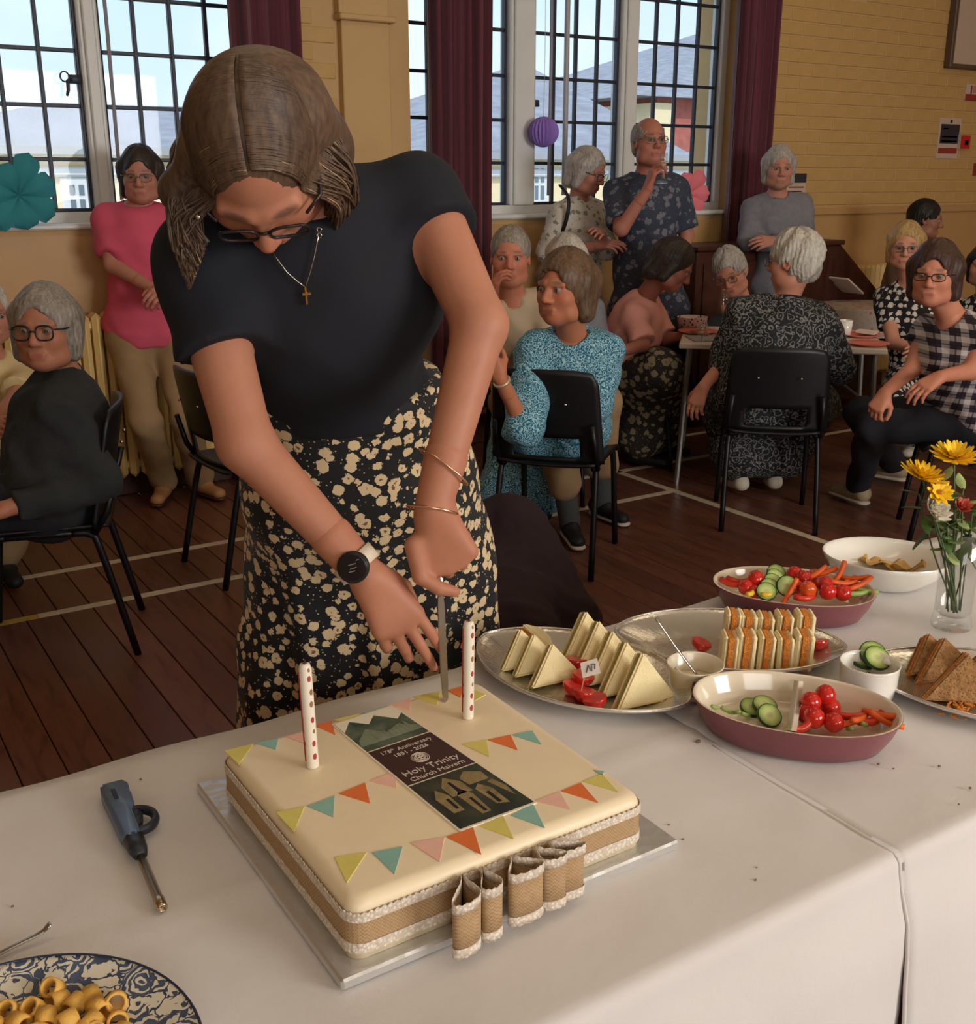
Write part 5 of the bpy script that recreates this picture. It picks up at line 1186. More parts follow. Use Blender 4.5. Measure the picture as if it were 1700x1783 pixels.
def m_hair(name, dark, light):
    def fn(nt, b):
        v = nt.coord('Object', (1, 1, .25)); n = nt.noise(v, 130, 4, .65); n2 = nt.noise(v, 14, 2)
        nt.link(nt.ramp(nt.math('ADD', nt.math('MULTIPLY', n, .7), nt.math('MULTIPLY', n2, .3)), [(.32, lin(*dark)), (.68, lin(*light))]), b.inputs['Base Color'])
        bp = nt.new('ShaderNodeBump', Strength=.22, Distance=.0015); nt.link(n, bp.inputs['Height']); nt.link(bp.outputs[0], b.inputs['Normal'])
    return mat(name, rough=.48, fn=fn, spec=.4)
def glasses(H, parent, inv, mtl, k=1.0, hw=.024, hh=.0175, dz=-.002, df=.106, rim=.0016, lens=True, name='glasses'):
    g = empty(name, (0, 0, 0)); g.parent = parent
    def W_(l, f, u): return H.p(l, f, u, k) - inv
    for s_ in (-1, 1):
        lp = []
        for a in np.linspace(0, 2 * math.pi, 24, False):
            c, s2 = math.cos(a), math.sin(a); lp.append(W_(s_ * .033 + hw * math.copysign(abs(c) ** .7, c), df - .25 * abs(s_ * .033 + hw * c - 0) ** 1 * .35, dz + hh * math.copysign(abs(s2) ** .7, s2)))
        r_ = sm(MB()); r_.tube(lp, rim * k, 6, closed=True); r_.build('rim', mtl, g)
        if lens:
            ln = MB(); n = len(lp); cc = np.mean(lp, 0); off = H.f * .0006
            ln.add([p + off for p in lp] + [p - off for p in lp], [tuple(range(n)), tuple(range(n, 2 * n))[::-1]]); ln.build('lens', M_lens, g)
        t_ = sm(MB()); t_.tube([W_(s_ * (.033 + hw), df - .022, dz + .008), W_(s_ * .079, .06, dz + .008), W_(s_ * .082, 0, .006), W_(s_ * .080, -.022, -.006)], rim * 1.1 * k, 6); t_.build('temple', mtl, g)
    b_ = sm(MB()); b_.tube([W_(-.010, df - .004, dz + .003), W_(0, df, dz + .005), W_(.010, df - .004, dz + .003)], rim * k, 6); b_.build('bridge', mtl, g)
    return g
# ------------------------------------------------------------------ a whole person
def J(p): return S(*p) if isinstance(p, tuple) else np.array(p, float)
def cam2w(v): return nrm(vec(v[0], v[1], v[2] if len(v) > 2 else 0))
def person(label, head, nk, pel, tf, hf, skin=(196, 140, 112), hair=None, arms=None, legs=None, top=None, bottom=None, shoes=None, k=1.0, hk=1.0, hup=(0, 0, 1), male=False, old=.5, res=.010, hres=.0048, wid=1.0, gl=None, sh_up=.062, hips=.095, eyes=True, brow=(110, 95, 85), belly=0.0, sh_w=.150, mouth=0.0015, lat=None, dispose=None):
    hd, nk, pel = J(head), J(nk), J(pel); F = cam2w(tf); F[2] = 0; F = nrm(F); Lt = np.array([-F[1], F[0], 0]); U = nrm(nk - pel); Lt = nrm(vec(*lat)) if lat is not None else Lt; Lt = nrm(Lt - U * (Lt @ U)); Fr = np.cross(Lt, U)
    H = Frame(hd, cam2w(hf), cam2w(hup) if tuple(hup) != (0, 0, 1) else UP)
    root_p = np.array([pel[0], pel[1], 0.0]); R3 = np.stack([Lt, Fr, U])
    sl, sr = nk - U * sh_up * k + Lt * sh_w * k * wid, nk - U * sh_up * k - Lt * sh_w * k * wid
    hl, hr = pel + Lt * hips * k - UP * .03, pel - Lt * hips * k - UP * .03
    body = SDF(); TS = []
    ch = nk - U * .14 * k; wa = pel + (nk - pel) * .32
    def torso(q, e, cover=False):
        q.cap(sl + Lt * -.02, nk - U * .022, .046 * k + e * .8, .052 * k + e * .6, .04); q.cap(sr + Lt * .02, nk - U * .022, .046 * k + e * .8, .052 * k + e * .6, .04)
        q.cap(ch + Lt * .07 * wid * k, ch - Lt * .07 * wid * k, .098 * k + e, None, .06, (Fr, .95))
        if not male: q.ell(ch - U * .045 * k + Fr * .062 * k, R3, np.array([.13 * wid, .065, .075]) * k + e, .05)
        q.cap(wa + Lt * .055 * wid * k + Fr * belly * .5, wa - Lt * .055 * wid * k + Fr * belly * .5, .092 * k + e + belly * .6, None, .10)
        q.cap(pel + Lt * .07 * k * wid, pel - Lt * .07 * k * wid, .106 * k + e * 1.5 + belly * .5, None, .10)
        q.cap(ch, wa, .105 * k + e + belly * .4, .10 * k + e + belly, .08)
    torso(body, 0)
    body.cap(hd - H.u * .06 * hk - H.f * .015, nk, .044 * hk, .050 * k, .03)
    A = []; armd = arms or {}
    for sd, sh_, sg in (('l', sl, 1), ('r', sr, -1)):
        a = armd.get(sd)
        if a is None: a = dict(w=sh_ - UP * .50 * k + F * .06 + Lt * sg * .05, h=-F + Lt * sg * .3)
        w_ = J(a['w'])
        if 'e' in a: el = J(a['e'])
        else: el, w_ = ik(sh_, w_, .285 * k, .245 * k, a.get('h', -UP - F * .3))
        A.append((sh_, el, w_, a, sg)); body.cap(sh_, el, .046 * k, .037 * k, .03); body.cap(el, w_, .037 * k, .024 * k, .015)
    G = []
    lgd = legs or {}
    for sd, hp, sg in (('l', hl, 1), ('r', hr, -1)):
        g = lgd.get(sd)
        if g is None: g = dict(a=np.array([hp[0], hp[1], .09]))
        an = J(g['a'])
        if 'k' in g: kn = J(g['k'])
        elif np.linalg.norm(hp - an) > .74 * k: kn = hp * .49 + an * .51 + F * .025
        else: kn, an = ik(hp, an, .43 * k, .41 * k, g.get('h', F))
        toe = nrm(cam2w(g['t'])) if 't' in g else F
        G.append((hp, kn, an, toe)); body.cap(hp, kn, .078 * k, .055 * k, .04); body.cap(kn, an, .054 * k, .034 * k, .02); body.cap(an - UP * .03, an + toe * .11 * k - UP * .055, .030 * k, .018 * k, .03)
    bv, bf = body.mesh(res); sk = skin_col(skin)
    parts = [(bv, bf, 0)]; cols = [np.tile(sk, (len(bv), 1))]
    hp_, hc_ = head_mesh(H, nk, skin, hk, hres, old, brow, eyes=eyes, male=male, mouth=mouth); parts += hp_; cols += hc_
    for (sh_, el, w_, a, sg) in A:
        if a.get('hide'): continue
        q = SDF(); d = nrm(w_ - el); dd = cam2w(a['d']) if 'd' in a else d; n_ = cam2w(a['n']) if 'n' in a else nrm(-UP * .5 - Lt * sg); s_ = np.cross(dd, n_) * (-sg) if 's' not in a else cam2w(a['s'])
        q.cap(w_ - d * .07, w_, .030 * k, .0245 * k, .012); hand_prims(q, w_ + dd * .004, dd, n_, s_, .96 * k, a.get('c', (.35, .4, .45, .5)), a.get('th', (.5, .3)), a.get('spr', .045), [J(c) for c in a['tp']] if 'tp' in a else None)
        v, f = q.mesh(a.get('res', .0048)); parts.append((v, f, 0)); cols.append(np.tile(sk * np.array([1, .97, .95]), (len(v), 1)))
    me = np_mesh('person', [(v - root_p, f, m) for v, f, m in parts], [M_skin, M_eyew, M_iris], np.concatenate(cols))
    o = link('person', me, None, root_p); tag(o, label, 'person')
    def garment(nm, q, m, r=res): 
        v, f = q.mesh(r)
        if len(v): return link(nm, np_mesh(nm, [(v - root_p, f, 0)], [m]), o)
    # clothes
    if top:
        q = SDF(); e = top.get('e', .014); torso(q, e); sv = top.get('sleeve', .6)
        for (sh_, el, w_, a, sg) in A:
            lo = top.get('loose', .016)
            sv = a.get('sv', top.get('sleeve', .6))
            if sv <= 1: b = sh_ + (el - sh_) * sv; q.cyl(sh_, b, .044 * k + lo * .8, .042 * k + lo, .04)
            else:
                b = el + (w_ - el) * (sv - 1); q.cap(sh_, el, .044 * k + lo * .8, .040 * k + lo, .04); q.cyl(el, b, .040 * k + lo, .028 * k + lo * .8, .02)
        if top.get('long'): q.cap(pel, pel - UP * top['long'], .115 * k + e, .13 * k + e, .06, (Fr, 1.0))
        for (hp, kn, an, toe) in (G if top.get('lap') else []): q.cap(hp, hp + (kn - hp) * .35, .085 * k + e, .08 * k + e, .05)
        nkx = nk + U * .035 * k + Fr * top.get('nf', .02); q.ell(nkx, R3, np.array([.062, .066, .050 + top.get('vneck', 0)]) * k, .012, '-')
        if top.get('collar'): q.cap(nk + U * .012 + Fr * .03 + Lt * .045, nk + U * .022 - Fr * .045, .019, None, .012); q.cap(nk + U * .012 + Fr * .03 - Lt * .045, nk + U * .022 - Fr * .045, .019, None, .012)
        if top.get('hem') is not None: q.cut(-nrm(U + UP * top.get('hn', 0)), pel + U * top['hem'], .004)
        q.disp(wrinkle(top.get('wr', .004), 26, len(label))); garment(top.get('n', 'top'), q, top['m'])
    if bottom:
        q = SDF(); e = bottom.get('e', .014)
        if bottom['t'] == 'trousers':
            q.cap(pel + Lt * .07 * k - U * .03, pel - Lt * .07 * k - U * .03, .104 * k + min(e, .012), None, .06); q.cap(pel, pel + U * .06, .10 * k, .095 * k, .05)
            for (hp, kn, an, toe) in G: q.cap(hp, kn, .088 * k + e, .060 * k + e, .05); q.cap(kn, kn + (an - kn) * bottom.get('len', .97), .060 * k + e, .046 * k + e * bottom.get('fl', 1.2), .03)
        else:
            ln = bottom.get('len', .8); q.cap(pel + Lt * .07 * k, pel - Lt * .07 * k, .115 * k + e, None, .06); q.cap(pel, pel + U * .07, .11 * k + e, .1 * k + e, .05)
            mk_, ma = (G[0][1] + G[1][1]) / 2, (G[0][2] + G[1][2]) / 2
            for (hp, kn, an, toe) in G: q.cap(hp, kn, .094 * k + e, .078 * k + e, .10); q.cap(kn, kn + (an - kn) * ln, .080 * k + e, .085 * k + e * 1.6, .09)
            q.cap(mk_, mk_ + (ma - mk_) * ln, .09, .10, .1)
        q.disp(wrinkle(bottom.get('wr', .006), 20, len(label) * 1.3)); garment(bottom.get('n', bottom['t']), q, bottom['m'])
    if shoes:
        for (hp, kn, an, toe) in G:
            if shoes.get('sock'): q = SDF(); q.cap(an + UP * -.02, an + (kn - an) * .36, .045 * k, .048 * k, .02); garment('sock', q, shoes['sock'], .008)
            q = SDF(); b = an - UP * .052; q.cap(b - toe * .035 + UP * .012, b + toe * .15 * k, .036, .033, .02, (UP, .8)); q.cap(b + UP * .03 - toe * .03, b + UP * .02 + toe * .04, .037, .036, .02); q.cut(-UP, b - UP * .026, .004)
            so = garment('shoe', q, shoes['m'], .0065)
            if shoes.get('sole') is not None and so:
                q = SDF(); q.cap(b - toe * .037 - UP * .022, b + toe * .155 * k - UP * .022, .037, .035, .01, (UP, .35)); v, f = q.mesh(.006); link('sole', np_mesh('sole', [(v - root_p, f, 0)], [shoes['sole']]), so)
    if hair:
        v, f = hair_mesh(H, hair['kind'], hk, hair.get('res', .0058), hair.get('vol', 0), hair.get('grain', 1), len(label)); link('hair', np_mesh('hair', [(v - root_p, f, 0)], [hair['m']]), o)
    if gl: glasses(H, o, root_p, gl['m'], hk, gl.get('hw', .024), gl.get('hh', .017), rim=gl.get('rim', .0018))
    return dict(o=o, H=H, A=A, G=G, root=root_p, garment=garment, F=F, U=U, L=Lt, nk=nk, pel=pel, sl=sl, sr=sr, Fr=Fr)
# ================================================================== FABRICS
def f_floral(bgc, flc, ctr, sc_, thr=.42, warp=.35):
    def fn(nt, b):
        v = nt.coord('Object'); w = nt.noise(v, sc_ * 2.4, 3, .6, 'Color'); a = nt.new('ShaderNodeVectorMath'); a.operation = 'MULTIPLY_ADD'; nt.link(w, a.inputs[0]); a.inputs[1].default_value = [warp / sc_] * 3; nt.link(v, a.inputs[2])
        d = nt.voro(a.outputs[0], sc_); c = nt.voro(a.outputs[0], sc_, out='Color'); sp = nt.new('ShaderNodeSeparateColor'); nt.link(c, sp.inputs[0])
        fl = nt.math('LESS_THAN', d, nt.math('MULTIPLY_ADD', sp.outputs[0], .22, thr - .12)); ce = nt.math('LESS_THAN', d, nt.math('MULTIPLY', sp.outputs[1], .16))
        d2 = nt.voro(v, sc_ * 2.6); sp2 = nt.math('LESS_THAN', d2, .17)
        base = nt.mix(sp2, lin(*bgc), [x * .8 for x in lin(*flc)])
        nt.link(nt.mix(ce, nt.mix(fl, base, lin(*flc)), lin(*ctr)), b.inputs['Base Color'])
    return fn
def f_mottle(cols, sc_, warp=1.2):
    def fn(nt, b):
        v = nt.coord('Object'); w = nt.noise(v, sc_ * .5, 3, .6, 'Color'); a = nt.new('ShaderNodeVectorMath'); a.operation = 'MULTIPLY_ADD'; nt.link(w, a.inputs[0]); a.inputs[1].default_value = [warp / sc_] * 3; nt.link(v, a.inputs[2])
        d = nt.voro(a.outputs[0], sc_); s_ = nt.math('MULTIPLY_ADD', nt.math('SINE', nt.math('MULTIPLY', d, 16)), .5, .5)
        n = len(cols); nt.link(nt.ramp(s_, [(i / (n - 1), lin(*c)) for i, c in enumerate(cols)]), b.inputs['Base Color'])
    return fn
def f_check(c1, c2, sc_):
    def fn(nt, b):
        v = nt.coord('Object', rot=(0, 0, PHI)); k = nt.new('ShaderNodeTexChecker', Scale=sc_); nt.link(v, k.inputs['Vector'])
        d = nt.voro(v, sc_ * .5, rnd=.15); nt.link(nt.mix(nt.math('LESS_THAN', nt.math('ADD', d, nt.math('MULTIPLY', k.outputs['Fac'], .12)), .48), lin(*c1), lin(*c2)), b.inputs['Base Color'])
    return fn
def f_plaid(bgc, l1, l2, per):
    def fn(nt, b):
        v = nt.coord('Object', rot=(0, 0, PHI)); sp = nt.new('ShaderNodeSeparateXYZ'); nt.link(v, sp.inputs[0]); r = []
        for ax_ in ('X', 'Z'):
            m = nt.math('FRACT', nt.math('ADD', nt.math('MULTIPLY', sp.outputs[ax_], 1 / per), 20)); r.append((nt.math('LESS_THAN', m, .40), nt.math('LESS_THAN', nt.math('ABSOLUTE', nt.math('SUBTRACT', m, .7)), .05)))
        wsum = nt.math('MULTIPLY', nt.math('ADD', r[0][0], r[1][0]), .5); ln = nt.math('MAXIMUM', r[0][1], r[1][1])
        nt.link(nt.mix(nt.math('MULTIPLY', ln, .75), nt.mix(wsum, lin(*bgc), lin(*l1)), lin(*l2)), b.inputs['Base Color'])
    return fn
M_skirt = mat('black_floral_cotton', rough=.75, fn=f_floral((14, 15, 18), (214, 190, 150), (120, 84, 52), 47, .44, .6), sheen=.1)
M_teal = mat('teal_print', rough=.8, fn=f_mottle([(24, 72, 104), (52, 124, 158), (96, 164, 186), (178, 208, 206)], 70))
M_pais = mat('paisley_print', rough=.8, fn=f_mottle([(20, 22, 26), (24, 26, 30), (34, 36, 40), (130, 128, 124)], 30, 2.2))
M_hound = mat('houndstooth', rough=.8, fn=f_check((24, 24, 26), (220, 212, 200), 54))
M_plaid = mat('plaid_cotton', rough=.8, fn=f_plaid((52, 42, 54), (214, 204, 204), (34, 26, 38), .052))
M_wflor = mat('white_floral', rough=.8, fn=f_floral((206, 200, 190), (128, 132, 122), (180, 150, 90), 26, .36, .8))
M_dflor = mat('dark_shirt_print', rough=.75, fn=f_floral((50, 58, 76), (112, 112, 122), (84, 96, 112), 22, .36, .8))
M_dsk = mat('dark_floral_skirt', rough=.8, fn=f_floral((46, 42, 40), (150, 138, 112), (104, 92, 66), 24, .42, .6))
M_navy = mat('black_jersey', (17, 20, 29), .85, var=.1, vscale=6)
M_fleece = mat('dark_fleece', (40, 42, 42), .95, var=.12, vscale=30, bump=.4, bscale=220)
M_khaki = mat('khaki_cotton', (150, 122, 88), .85, var=.08, vscale=12); M_pinkt = mat('hot_pink_cotton', (208, 84, 110), .85, var=.05); M_pinkl = mat('pale_pink_cotton', (214, 150, 138), .85, var=.05)
M_greyk = mat('grey_knit', (124, 124, 132), .9, var=.1, vscale=40, bump=.5, bscale=260); M_cream = mat('cream_shirt', (188, 168, 140), .85, var=.06); M_drk = mat('dark_wool', (34, 36, 40), .9); M_jean = mat('dark_denim', (28, 30, 38), .85, var=.1, vscale=40)
M_stripe = mat('striped_shirt', (140, 120, 104), .85); M_shoeb = mat('black_shoe', (20, 20, 24), .6); M_shoew = mat('white_shoe', (206, 196, 176), .6); M_sole = mat('white_sole', (196, 186, 172), .7); M_tan = mat('tan_leather', (168, 122, 80), .6); M_sock = mat('grey_sock', (66, 70, 68), .9)
HG = m_hair('grey_hair', (92, 84, 76), (170, 160, 148)); HW = m_hair('white_hair', (150, 144, 134), (226, 220, 208)); HB = m_hair('brown_hair', (62, 46, 36), (124, 96, 72)); HD = m_hair('dark_hair', (26, 22, 22), (64, 54, 48)); HL = m_hair('blonde_hair', (128, 98, 58), (206, 172, 116)); HS = m_hair('silver_hair', (116, 112, 108), (198, 192, 184)); HM = m_hair('main_brown_hair', (58, 44, 36), (112, 88, 68))
M_gld = mat('dark_glasses', (26, 24, 26), .35); M_glm = mat('metal_glasses', (130, 124, 118), .3, metal=.8)
# ================================================================== CHAIRS
M_chair = mat('black_plastic', (17, 17, 19), .42, bump=.15, bscale=300); M_och = mat('orange_plastic', (206, 104, 44), .5)
def make_chair(seatm):
    c = empty('stacking_chair')
    def bk(u, v):
        x = (u - .5) * 2; w_ = .205 + .022 * (1 - v); rr = 1 - .10 * max(0, (v - .8) / .2) ** 2
        return (x * w_ * rr, -.195 - .085 * v + .035 * x * x - .01 * (1 - v), .455 + v * .375 - .012 * x ** 4 * (v > .9))
    mb = sm(MB()); nu, nv = 21, 19; vs_ = [bk(i / (nu - 1), j / (nv - 1)) for j in range(nv) for i in range(nu)]; fs = []
    for j in range(nv - 1):
        for i in range(nu - 1):
            u, v = (i + .5) / (nu - 1), (j + .5) / (nv - 1)
            if abs(u - .5) < .30 and .07 < v < .26: continue
            fs.append((j * nu + i, j * nu + i + 1, (j + 1) * nu + i + 1, (j + 1) * nu + i))
    mb.add(vs_, fs); b = mb.build('backrest', seatm, c); m = b.modifiers.new('t', 'SOLIDIFY'); m.thickness = .012; m.offset = 0
    for sx_ in (-.09, .09): r = sm(MB()); r.sphere((sx_, -.272, .70), .006, 8, 6); r.build('rivet', M_metal, b)
    mb = sm(MB()); mb.grid(lambda u, v: ((u - .5) * 2 * (.215 - .02 * (1 - v)), -.215 + .43 * v, .45 - .018 * math.sin(u * math.pi) * math.sin(v * math.pi) - .03 * max(0, (v - .85) / .15) ** 2 + .01 * abs(2 * u - 1) ** 3), 15, 15)
    s_ = mb.build('seat', seatm, c); m = s_.modifiers.new('t', 'SOLIDIFY'); m.thickness = .012
    for sx_ in (-1, 1):
        sm(MB()).tube([(sx_ * .185, -.18, .432), (sx_ * .185, .17, .432)], .0115, 8).build('seat_rail', M_blk, c)
        sm(MB()).tube(bez([(sx_ * .185, .10, .432), (sx_ * .188, .155, .425), (sx_ * .195, .175, .38), (sx_ * .205, .225, 0)], 4), .0125, 8).build('leg', M_blk, c)
        sm(MB()).tube(bez([(sx_ * .185, -.10, .432), (sx_ * .188, -.155, .425), (sx_ * .195, -.18, .38), (sx_ * .205, -.265, 0)], 4), .0125, 8).build('leg', M_blk, c)
        sm(MB()).tube([(sx_ * .20, -.17, .43), (sx_ * .20, -.215, .50), (sx_ * .19, -.25, .62)], .011, 8).build('back_support', M_blk, c)
    return c
CH0 = make_chair(M_chair); chn = [0]
def chair(x, y, face, label, orange=False):
    f = vec(*face, 0) if len(face) == 2 else face; rz = math.atan2(f[1], f[0]) - math.pi / 2
    if orange: c = make_chair(M_och)
    else: c = CH0 if chn[0] == 0 else copy_tree(CH0); chn[0] += 1
    c.location = (x, y, 0); c.rotation_euler = (0, 0, rz); tag(c, label, 'chair', 'stacking chairs around the hall'); return c
chair(.64, 3.72, (-.96, -.26), 'black plastic stacking chair under the grey-haired man in the fleece')
chair(1.53, 4.08, (.80, .60), 'empty black stacking chair in front of the woman in pink')
chair(2.60, 3.50, (.30, .95), 'black stacking chair under the woman in the teal top')
chair(3.74, 3.42, (.15, .98), 'black stacking chair under the white-haired woman in the paisley dress')
chair(4.24, 2.74, (-.95, .25), 'black stacking chair under the woman in the plaid shirt')
chair(3.02, 4.28, (.15, -.98), 'black stacking chair under the man resting his cheek on his hand')
cp = S(1108, 640, 5.95); chair(cp[0], cp[1], (.95, -.2), 'orange stacking chair under the woman in the pale pink shirt', True)
# ================================================================== BACKGROUND TABLES
M_ttop = mat('pale_laminate', (206, 192, 176), .45); M_tleg = mat('grey_table_leg', (150, 146, 142), .35, metal=.8)
ta, tb_ = P(1183, 597, .74), P(1547, 608, .74); td = nrm(tb_ - ta); tn = np.array([-td[1], td[0], 0]); tL = np.linalg.norm(tb_ - ta)
t1 = tag(empty('folding_table', ((ta + tb_) / 2)[:2].tolist() + [0], math.atan2(td[1], td[0])), 'folding table with pale top where the paisley-dressed woman sits', 'table')
MB().cbox((-tL / 2, 0, .71), (tL / 2, .68, .74), .006).build('tabletop', M_ttop, t1)
for sx_ in (-1, 1):
    for yy in (.06, .62): MB().tube([(sx_ * (tL / 2 - .05), yy, .71), (sx_ * (tL / 2 - .02), yy, 0)], .014, 8).build('leg', M_tleg, t1)
    MB().tube([(sx_ * (tL / 2 - .05), .06, .70), (sx_ * (tL / 2 - .05), .62, .70)], .010, 8).build('rail', M_tleg, t1)
    MB().tube([(sx_ * (tL / 2 - .05), .08, .45), (sx_ * .08, .3, .705)], .008, 8).build('brace', M_tleg, t1)
def on(px, py, z=.74): return P(px, py, z)
M_pkp = mat('pink_plate', (222, 122, 106), .35); M_nap = mat('paper_napkin', (220, 208, 196), .8)
def plate_at(px, py, r, m, label):
    p = on(px, py); mb = sm(MB()); mb.lathe([(.001, .0), (r * .65, .0), (r, .012), (r * .99, .0135), (r * .66, .004), (.001, .004)], 32); o = mb.build('plate', m, None, p + [0, 0, .0008]); return tag(o, label, 'plate')
plate_at(1215, 580, .105, M_pkp, 'pink plate beside the newspaper on the folding table')
plate_at(1512, 601, .10, M_pkp, 'pink plate with a dark rim near the houndstooth blouse'); plate_at(1500, 586, .10, M_pkp, 'pink plate carrying a folded white napkin')
p = on(1512, 580, .757); tag(MB().prism([(-.07, -.05), (.08, -.03), (.05, .06), (-.05, .05)], 0, .012).build('napkin', M_nap, None, p, (.05, .05, .4)), 'folded white napkin on the pink plate', 'napkin')
p = on(1248, 590); o = tag(MB().cbox((-.14, -.10, 0), (.16, .10, .005), .001).build('newspaper', mat('newsprint', (150, 146, 146), .9, var=.2, vscale=60), None, p + [0, 0, .001], (0, 0, -.5)), 'grey printed paper spread on the folding table', 'newspaper')
p = on(1205, 572); mb = sm(MB()); mb.lathe([(.001, 0), (.075, 0), (.082, .06), (.084, .063), (.080, .063), (.072, .01), (.001, .01)], 32); o = tag(mb.build('bowl', mat('patterned_china', rough=.3, fn=f_floral((206, 180, 168), (70, 50, 54), (150, 80, 70), 60, .3)), None, p + [0, 0, .001]), 'patterned pink and white bowl on the folding table', 'bowl')
p = on(1268, 580); 
for i in range(9):
    mb = sm(MB()); mb.sphere((0, 0, 0), .016, 8, 6, (1.3, .6, .5)); q = p + RGT * random.uniform(-.05, .05) + FWD * random.uniform(-.03, .05) + UP * (.016 + .012 * (i % 3)); tag(mb.build('pastry', mat('pastry', (214, 140, 70), .7, var=.2, vscale=40), None, q, (i, i * .7, i)), 'golden pastry piece heaped beside the champagne flute', 'pastry', 'pastries on the folding table')
def flute(p, h, r, label, wine):
    mb = sm(MB()); mb.lathe([(.001, 0), (.032, .001), (.032, .003), (.005, .006), (.0035, .05), (.0035, h * .42), (r * .6, h * .5), (r, h * .75), (r * .85, h), (r * .82, h), (r * .95, h * .75), (r * .5, h * .52), (.001, h * .46)], 20); o = mb.build('champagne_flute', M_clear, None, p); tag(o, label, 'glass')
    w_ = sm(MB()); w_.lathe([(.001, h * .47), (r * .5, h * .53), (r * .85, h * .66), (.001, h * .66)], 16); w_.build('drink', mat('pink_wine', (214, 160, 130), .2), o); return o
flute(on(1259, 583), .23, .027, 'stemmed champagne flute with a little pink wine on the folding table', True)
flute(on(1222, 603), .11, .03, 'short stemmed glass on the newspaper', True)
p = on(1471, 585); mb = sm(MB()); mb.lathe([(.001, 0), (.03, 0), (.036, .08), (.034, .08), (.028, .006), (.001, .006)], 24); tag(mb.build('cup', M_wc, None, p + [0, 0, .001]), 'white cup beside the paisley sleeve on the folding table', 'cup')
# second table further back with a flowered cloth
qa, qb = P(1455, 530, .74), P(1560, 540, .74); t2 = tag(empty('folding_table', (qa + qb) / 2 * [1, 1, 0], -PHI), 'second folding table behind the houndstooth blouse under a flowered cloth', 'table')
MB().cbox((-.45, -.1, .70), (.5, .45, .732), .006).build('tabletop', M_ttop, t2)
for sx_ in (-.4, .45):
    for yy in (-.03, .40): MB().tube([(sx_, yy, 0), (sx_, yy, .70)], .013, 8).build('leg', M_tleg, t2)
ct = tag(MB().cbox((-.46, -.12, .733), (.52, .46, .738), .002).box((-.46, -.121, .56), (.52, -.114, .736)).build('tablecloth', mat('flowered_cloth', rough=.8, fn=f_floral((186, 172, 160), (196, 110, 100), (110, 150, 96), 18, .3)), None, t2.location, (0, 0, -PHI)), 'flowered cloth on the second folding table', 'tablecloth')
# dark cabinet against the wall
ca, cb = S(1206, 430, 7.0), S(1425, 430, 7.2)
cab = tag(empty('cabinet', (ca + cb) / 2 * [1, 1, 0], 0), 'dark brown wooden cabinet with sloping side standing by the radiator', 'cabinet'); zc_ = ca[2]; hw_ = (cb[0] - ca[0]) / 2
cw = W(1206, 430, 5.02)[0]; cx_ = W(1455, 430, 5.02)[0]; cab.location = ((cw + cx_) / 2, 5.13, 0); hw_ = (cx_ - cw) / 2; zc_ = W(1300, 424, 5.02)[2]; sl_ = W(1522, 510, 5.02)
MB().cbox((-hw_, -.16, .08), (hw_, .16, zc_ - .03), .01).build('body', M_dkwood, cab); MB().cbox((-hw_ - .015, -.18, zc_ - .03), (hw_ + .015, .17, zc_), .006).build('top_board', M_dkwood, cab)
MB().cbox((-hw_ + .05, -.175, .2), (-.02, -.16, zc_ - .1), .006).build('door', M_dkwood, cab); MB().cbox((.02, -.175, .2), (hw_ - .05, -.16, zc_ - .1), .006).build('door', M_dkwood, cab)
dx_ = sl_[0] - cab.location.x; zz_ = sl_[2]; mb = MB(); mb.add([(hw_ - .01, -.16, zc_ - .03), (dx_, -.16, zz_), (dx_, -.16, .08), (hw_ - .01, -.16, .08), (hw_ - .01, .16, zc_ - .03), (dx_, .16, zz_), (dx_, .16, .08), (hw_ - .01, .16, .08)], [(0, 3, 2, 1), (4, 5, 6, 7), (0, 1, 5, 4), (1, 2, 6, 5), (2, 3, 7, 6), (3, 0, 4, 7)]); mb.build('sloping_side', M_dkwood, cab)
p = W(1478, 496, 4.86); tag(MB().cbox((-.10, -.10, 0), (.10, .10, .012), .002).build('hymn_sheet', M_nap, None, (p[0], 4.9, p[2] - .01), (0, .55, 0)), 'pale sheet of paper on the sloping cabinet side', 'paper')
# ================================================================== PEOPLE IN THE BACKGROUND
def fl(px, py, z=.09): q = P(px, py); return np.array([q[0], q[1], z])
# woman in pink, standing by the left window
r = person('person standing in a pink T-shirt and khaki trousers with hands clasped', (245, 305, 5.12), (243, 358, 5.17), (258, 566, 5.17), (.25, -1), (.18, -1, -.1), skin=(182, 128, 112), k=1.02, hair=dict(kind='bob', m=HD, vol=.004), gl=dict(m=M_glm), wid=1.0,
       arms=dict(r=dict(e=(197, 462, 5.05), w=(262, 500, 4.93), n=(.3, .6, -.5), c=(.6, .7, .7, .7)), l=dict(e=(330, 470, 5.1), w=(292, 500, 4.92), n=(-.3, .6, -.5), c=(.6, .7, .7, .7))),
       legs=dict(l=dict(a=fl(352, 862), t=(.75, -.7)), r=dict(a=fl(288, 868), t=(.05, -1))), top=dict(m=M_pinkt, sleeve=.75, long=.02, hem=-.09, n='shirt', loose=.022), bottom=dict(t='trousers', m=M_khaki, e=.008, fl=2.6), shoes=dict(m=M_tan, sole=M_dkwood))
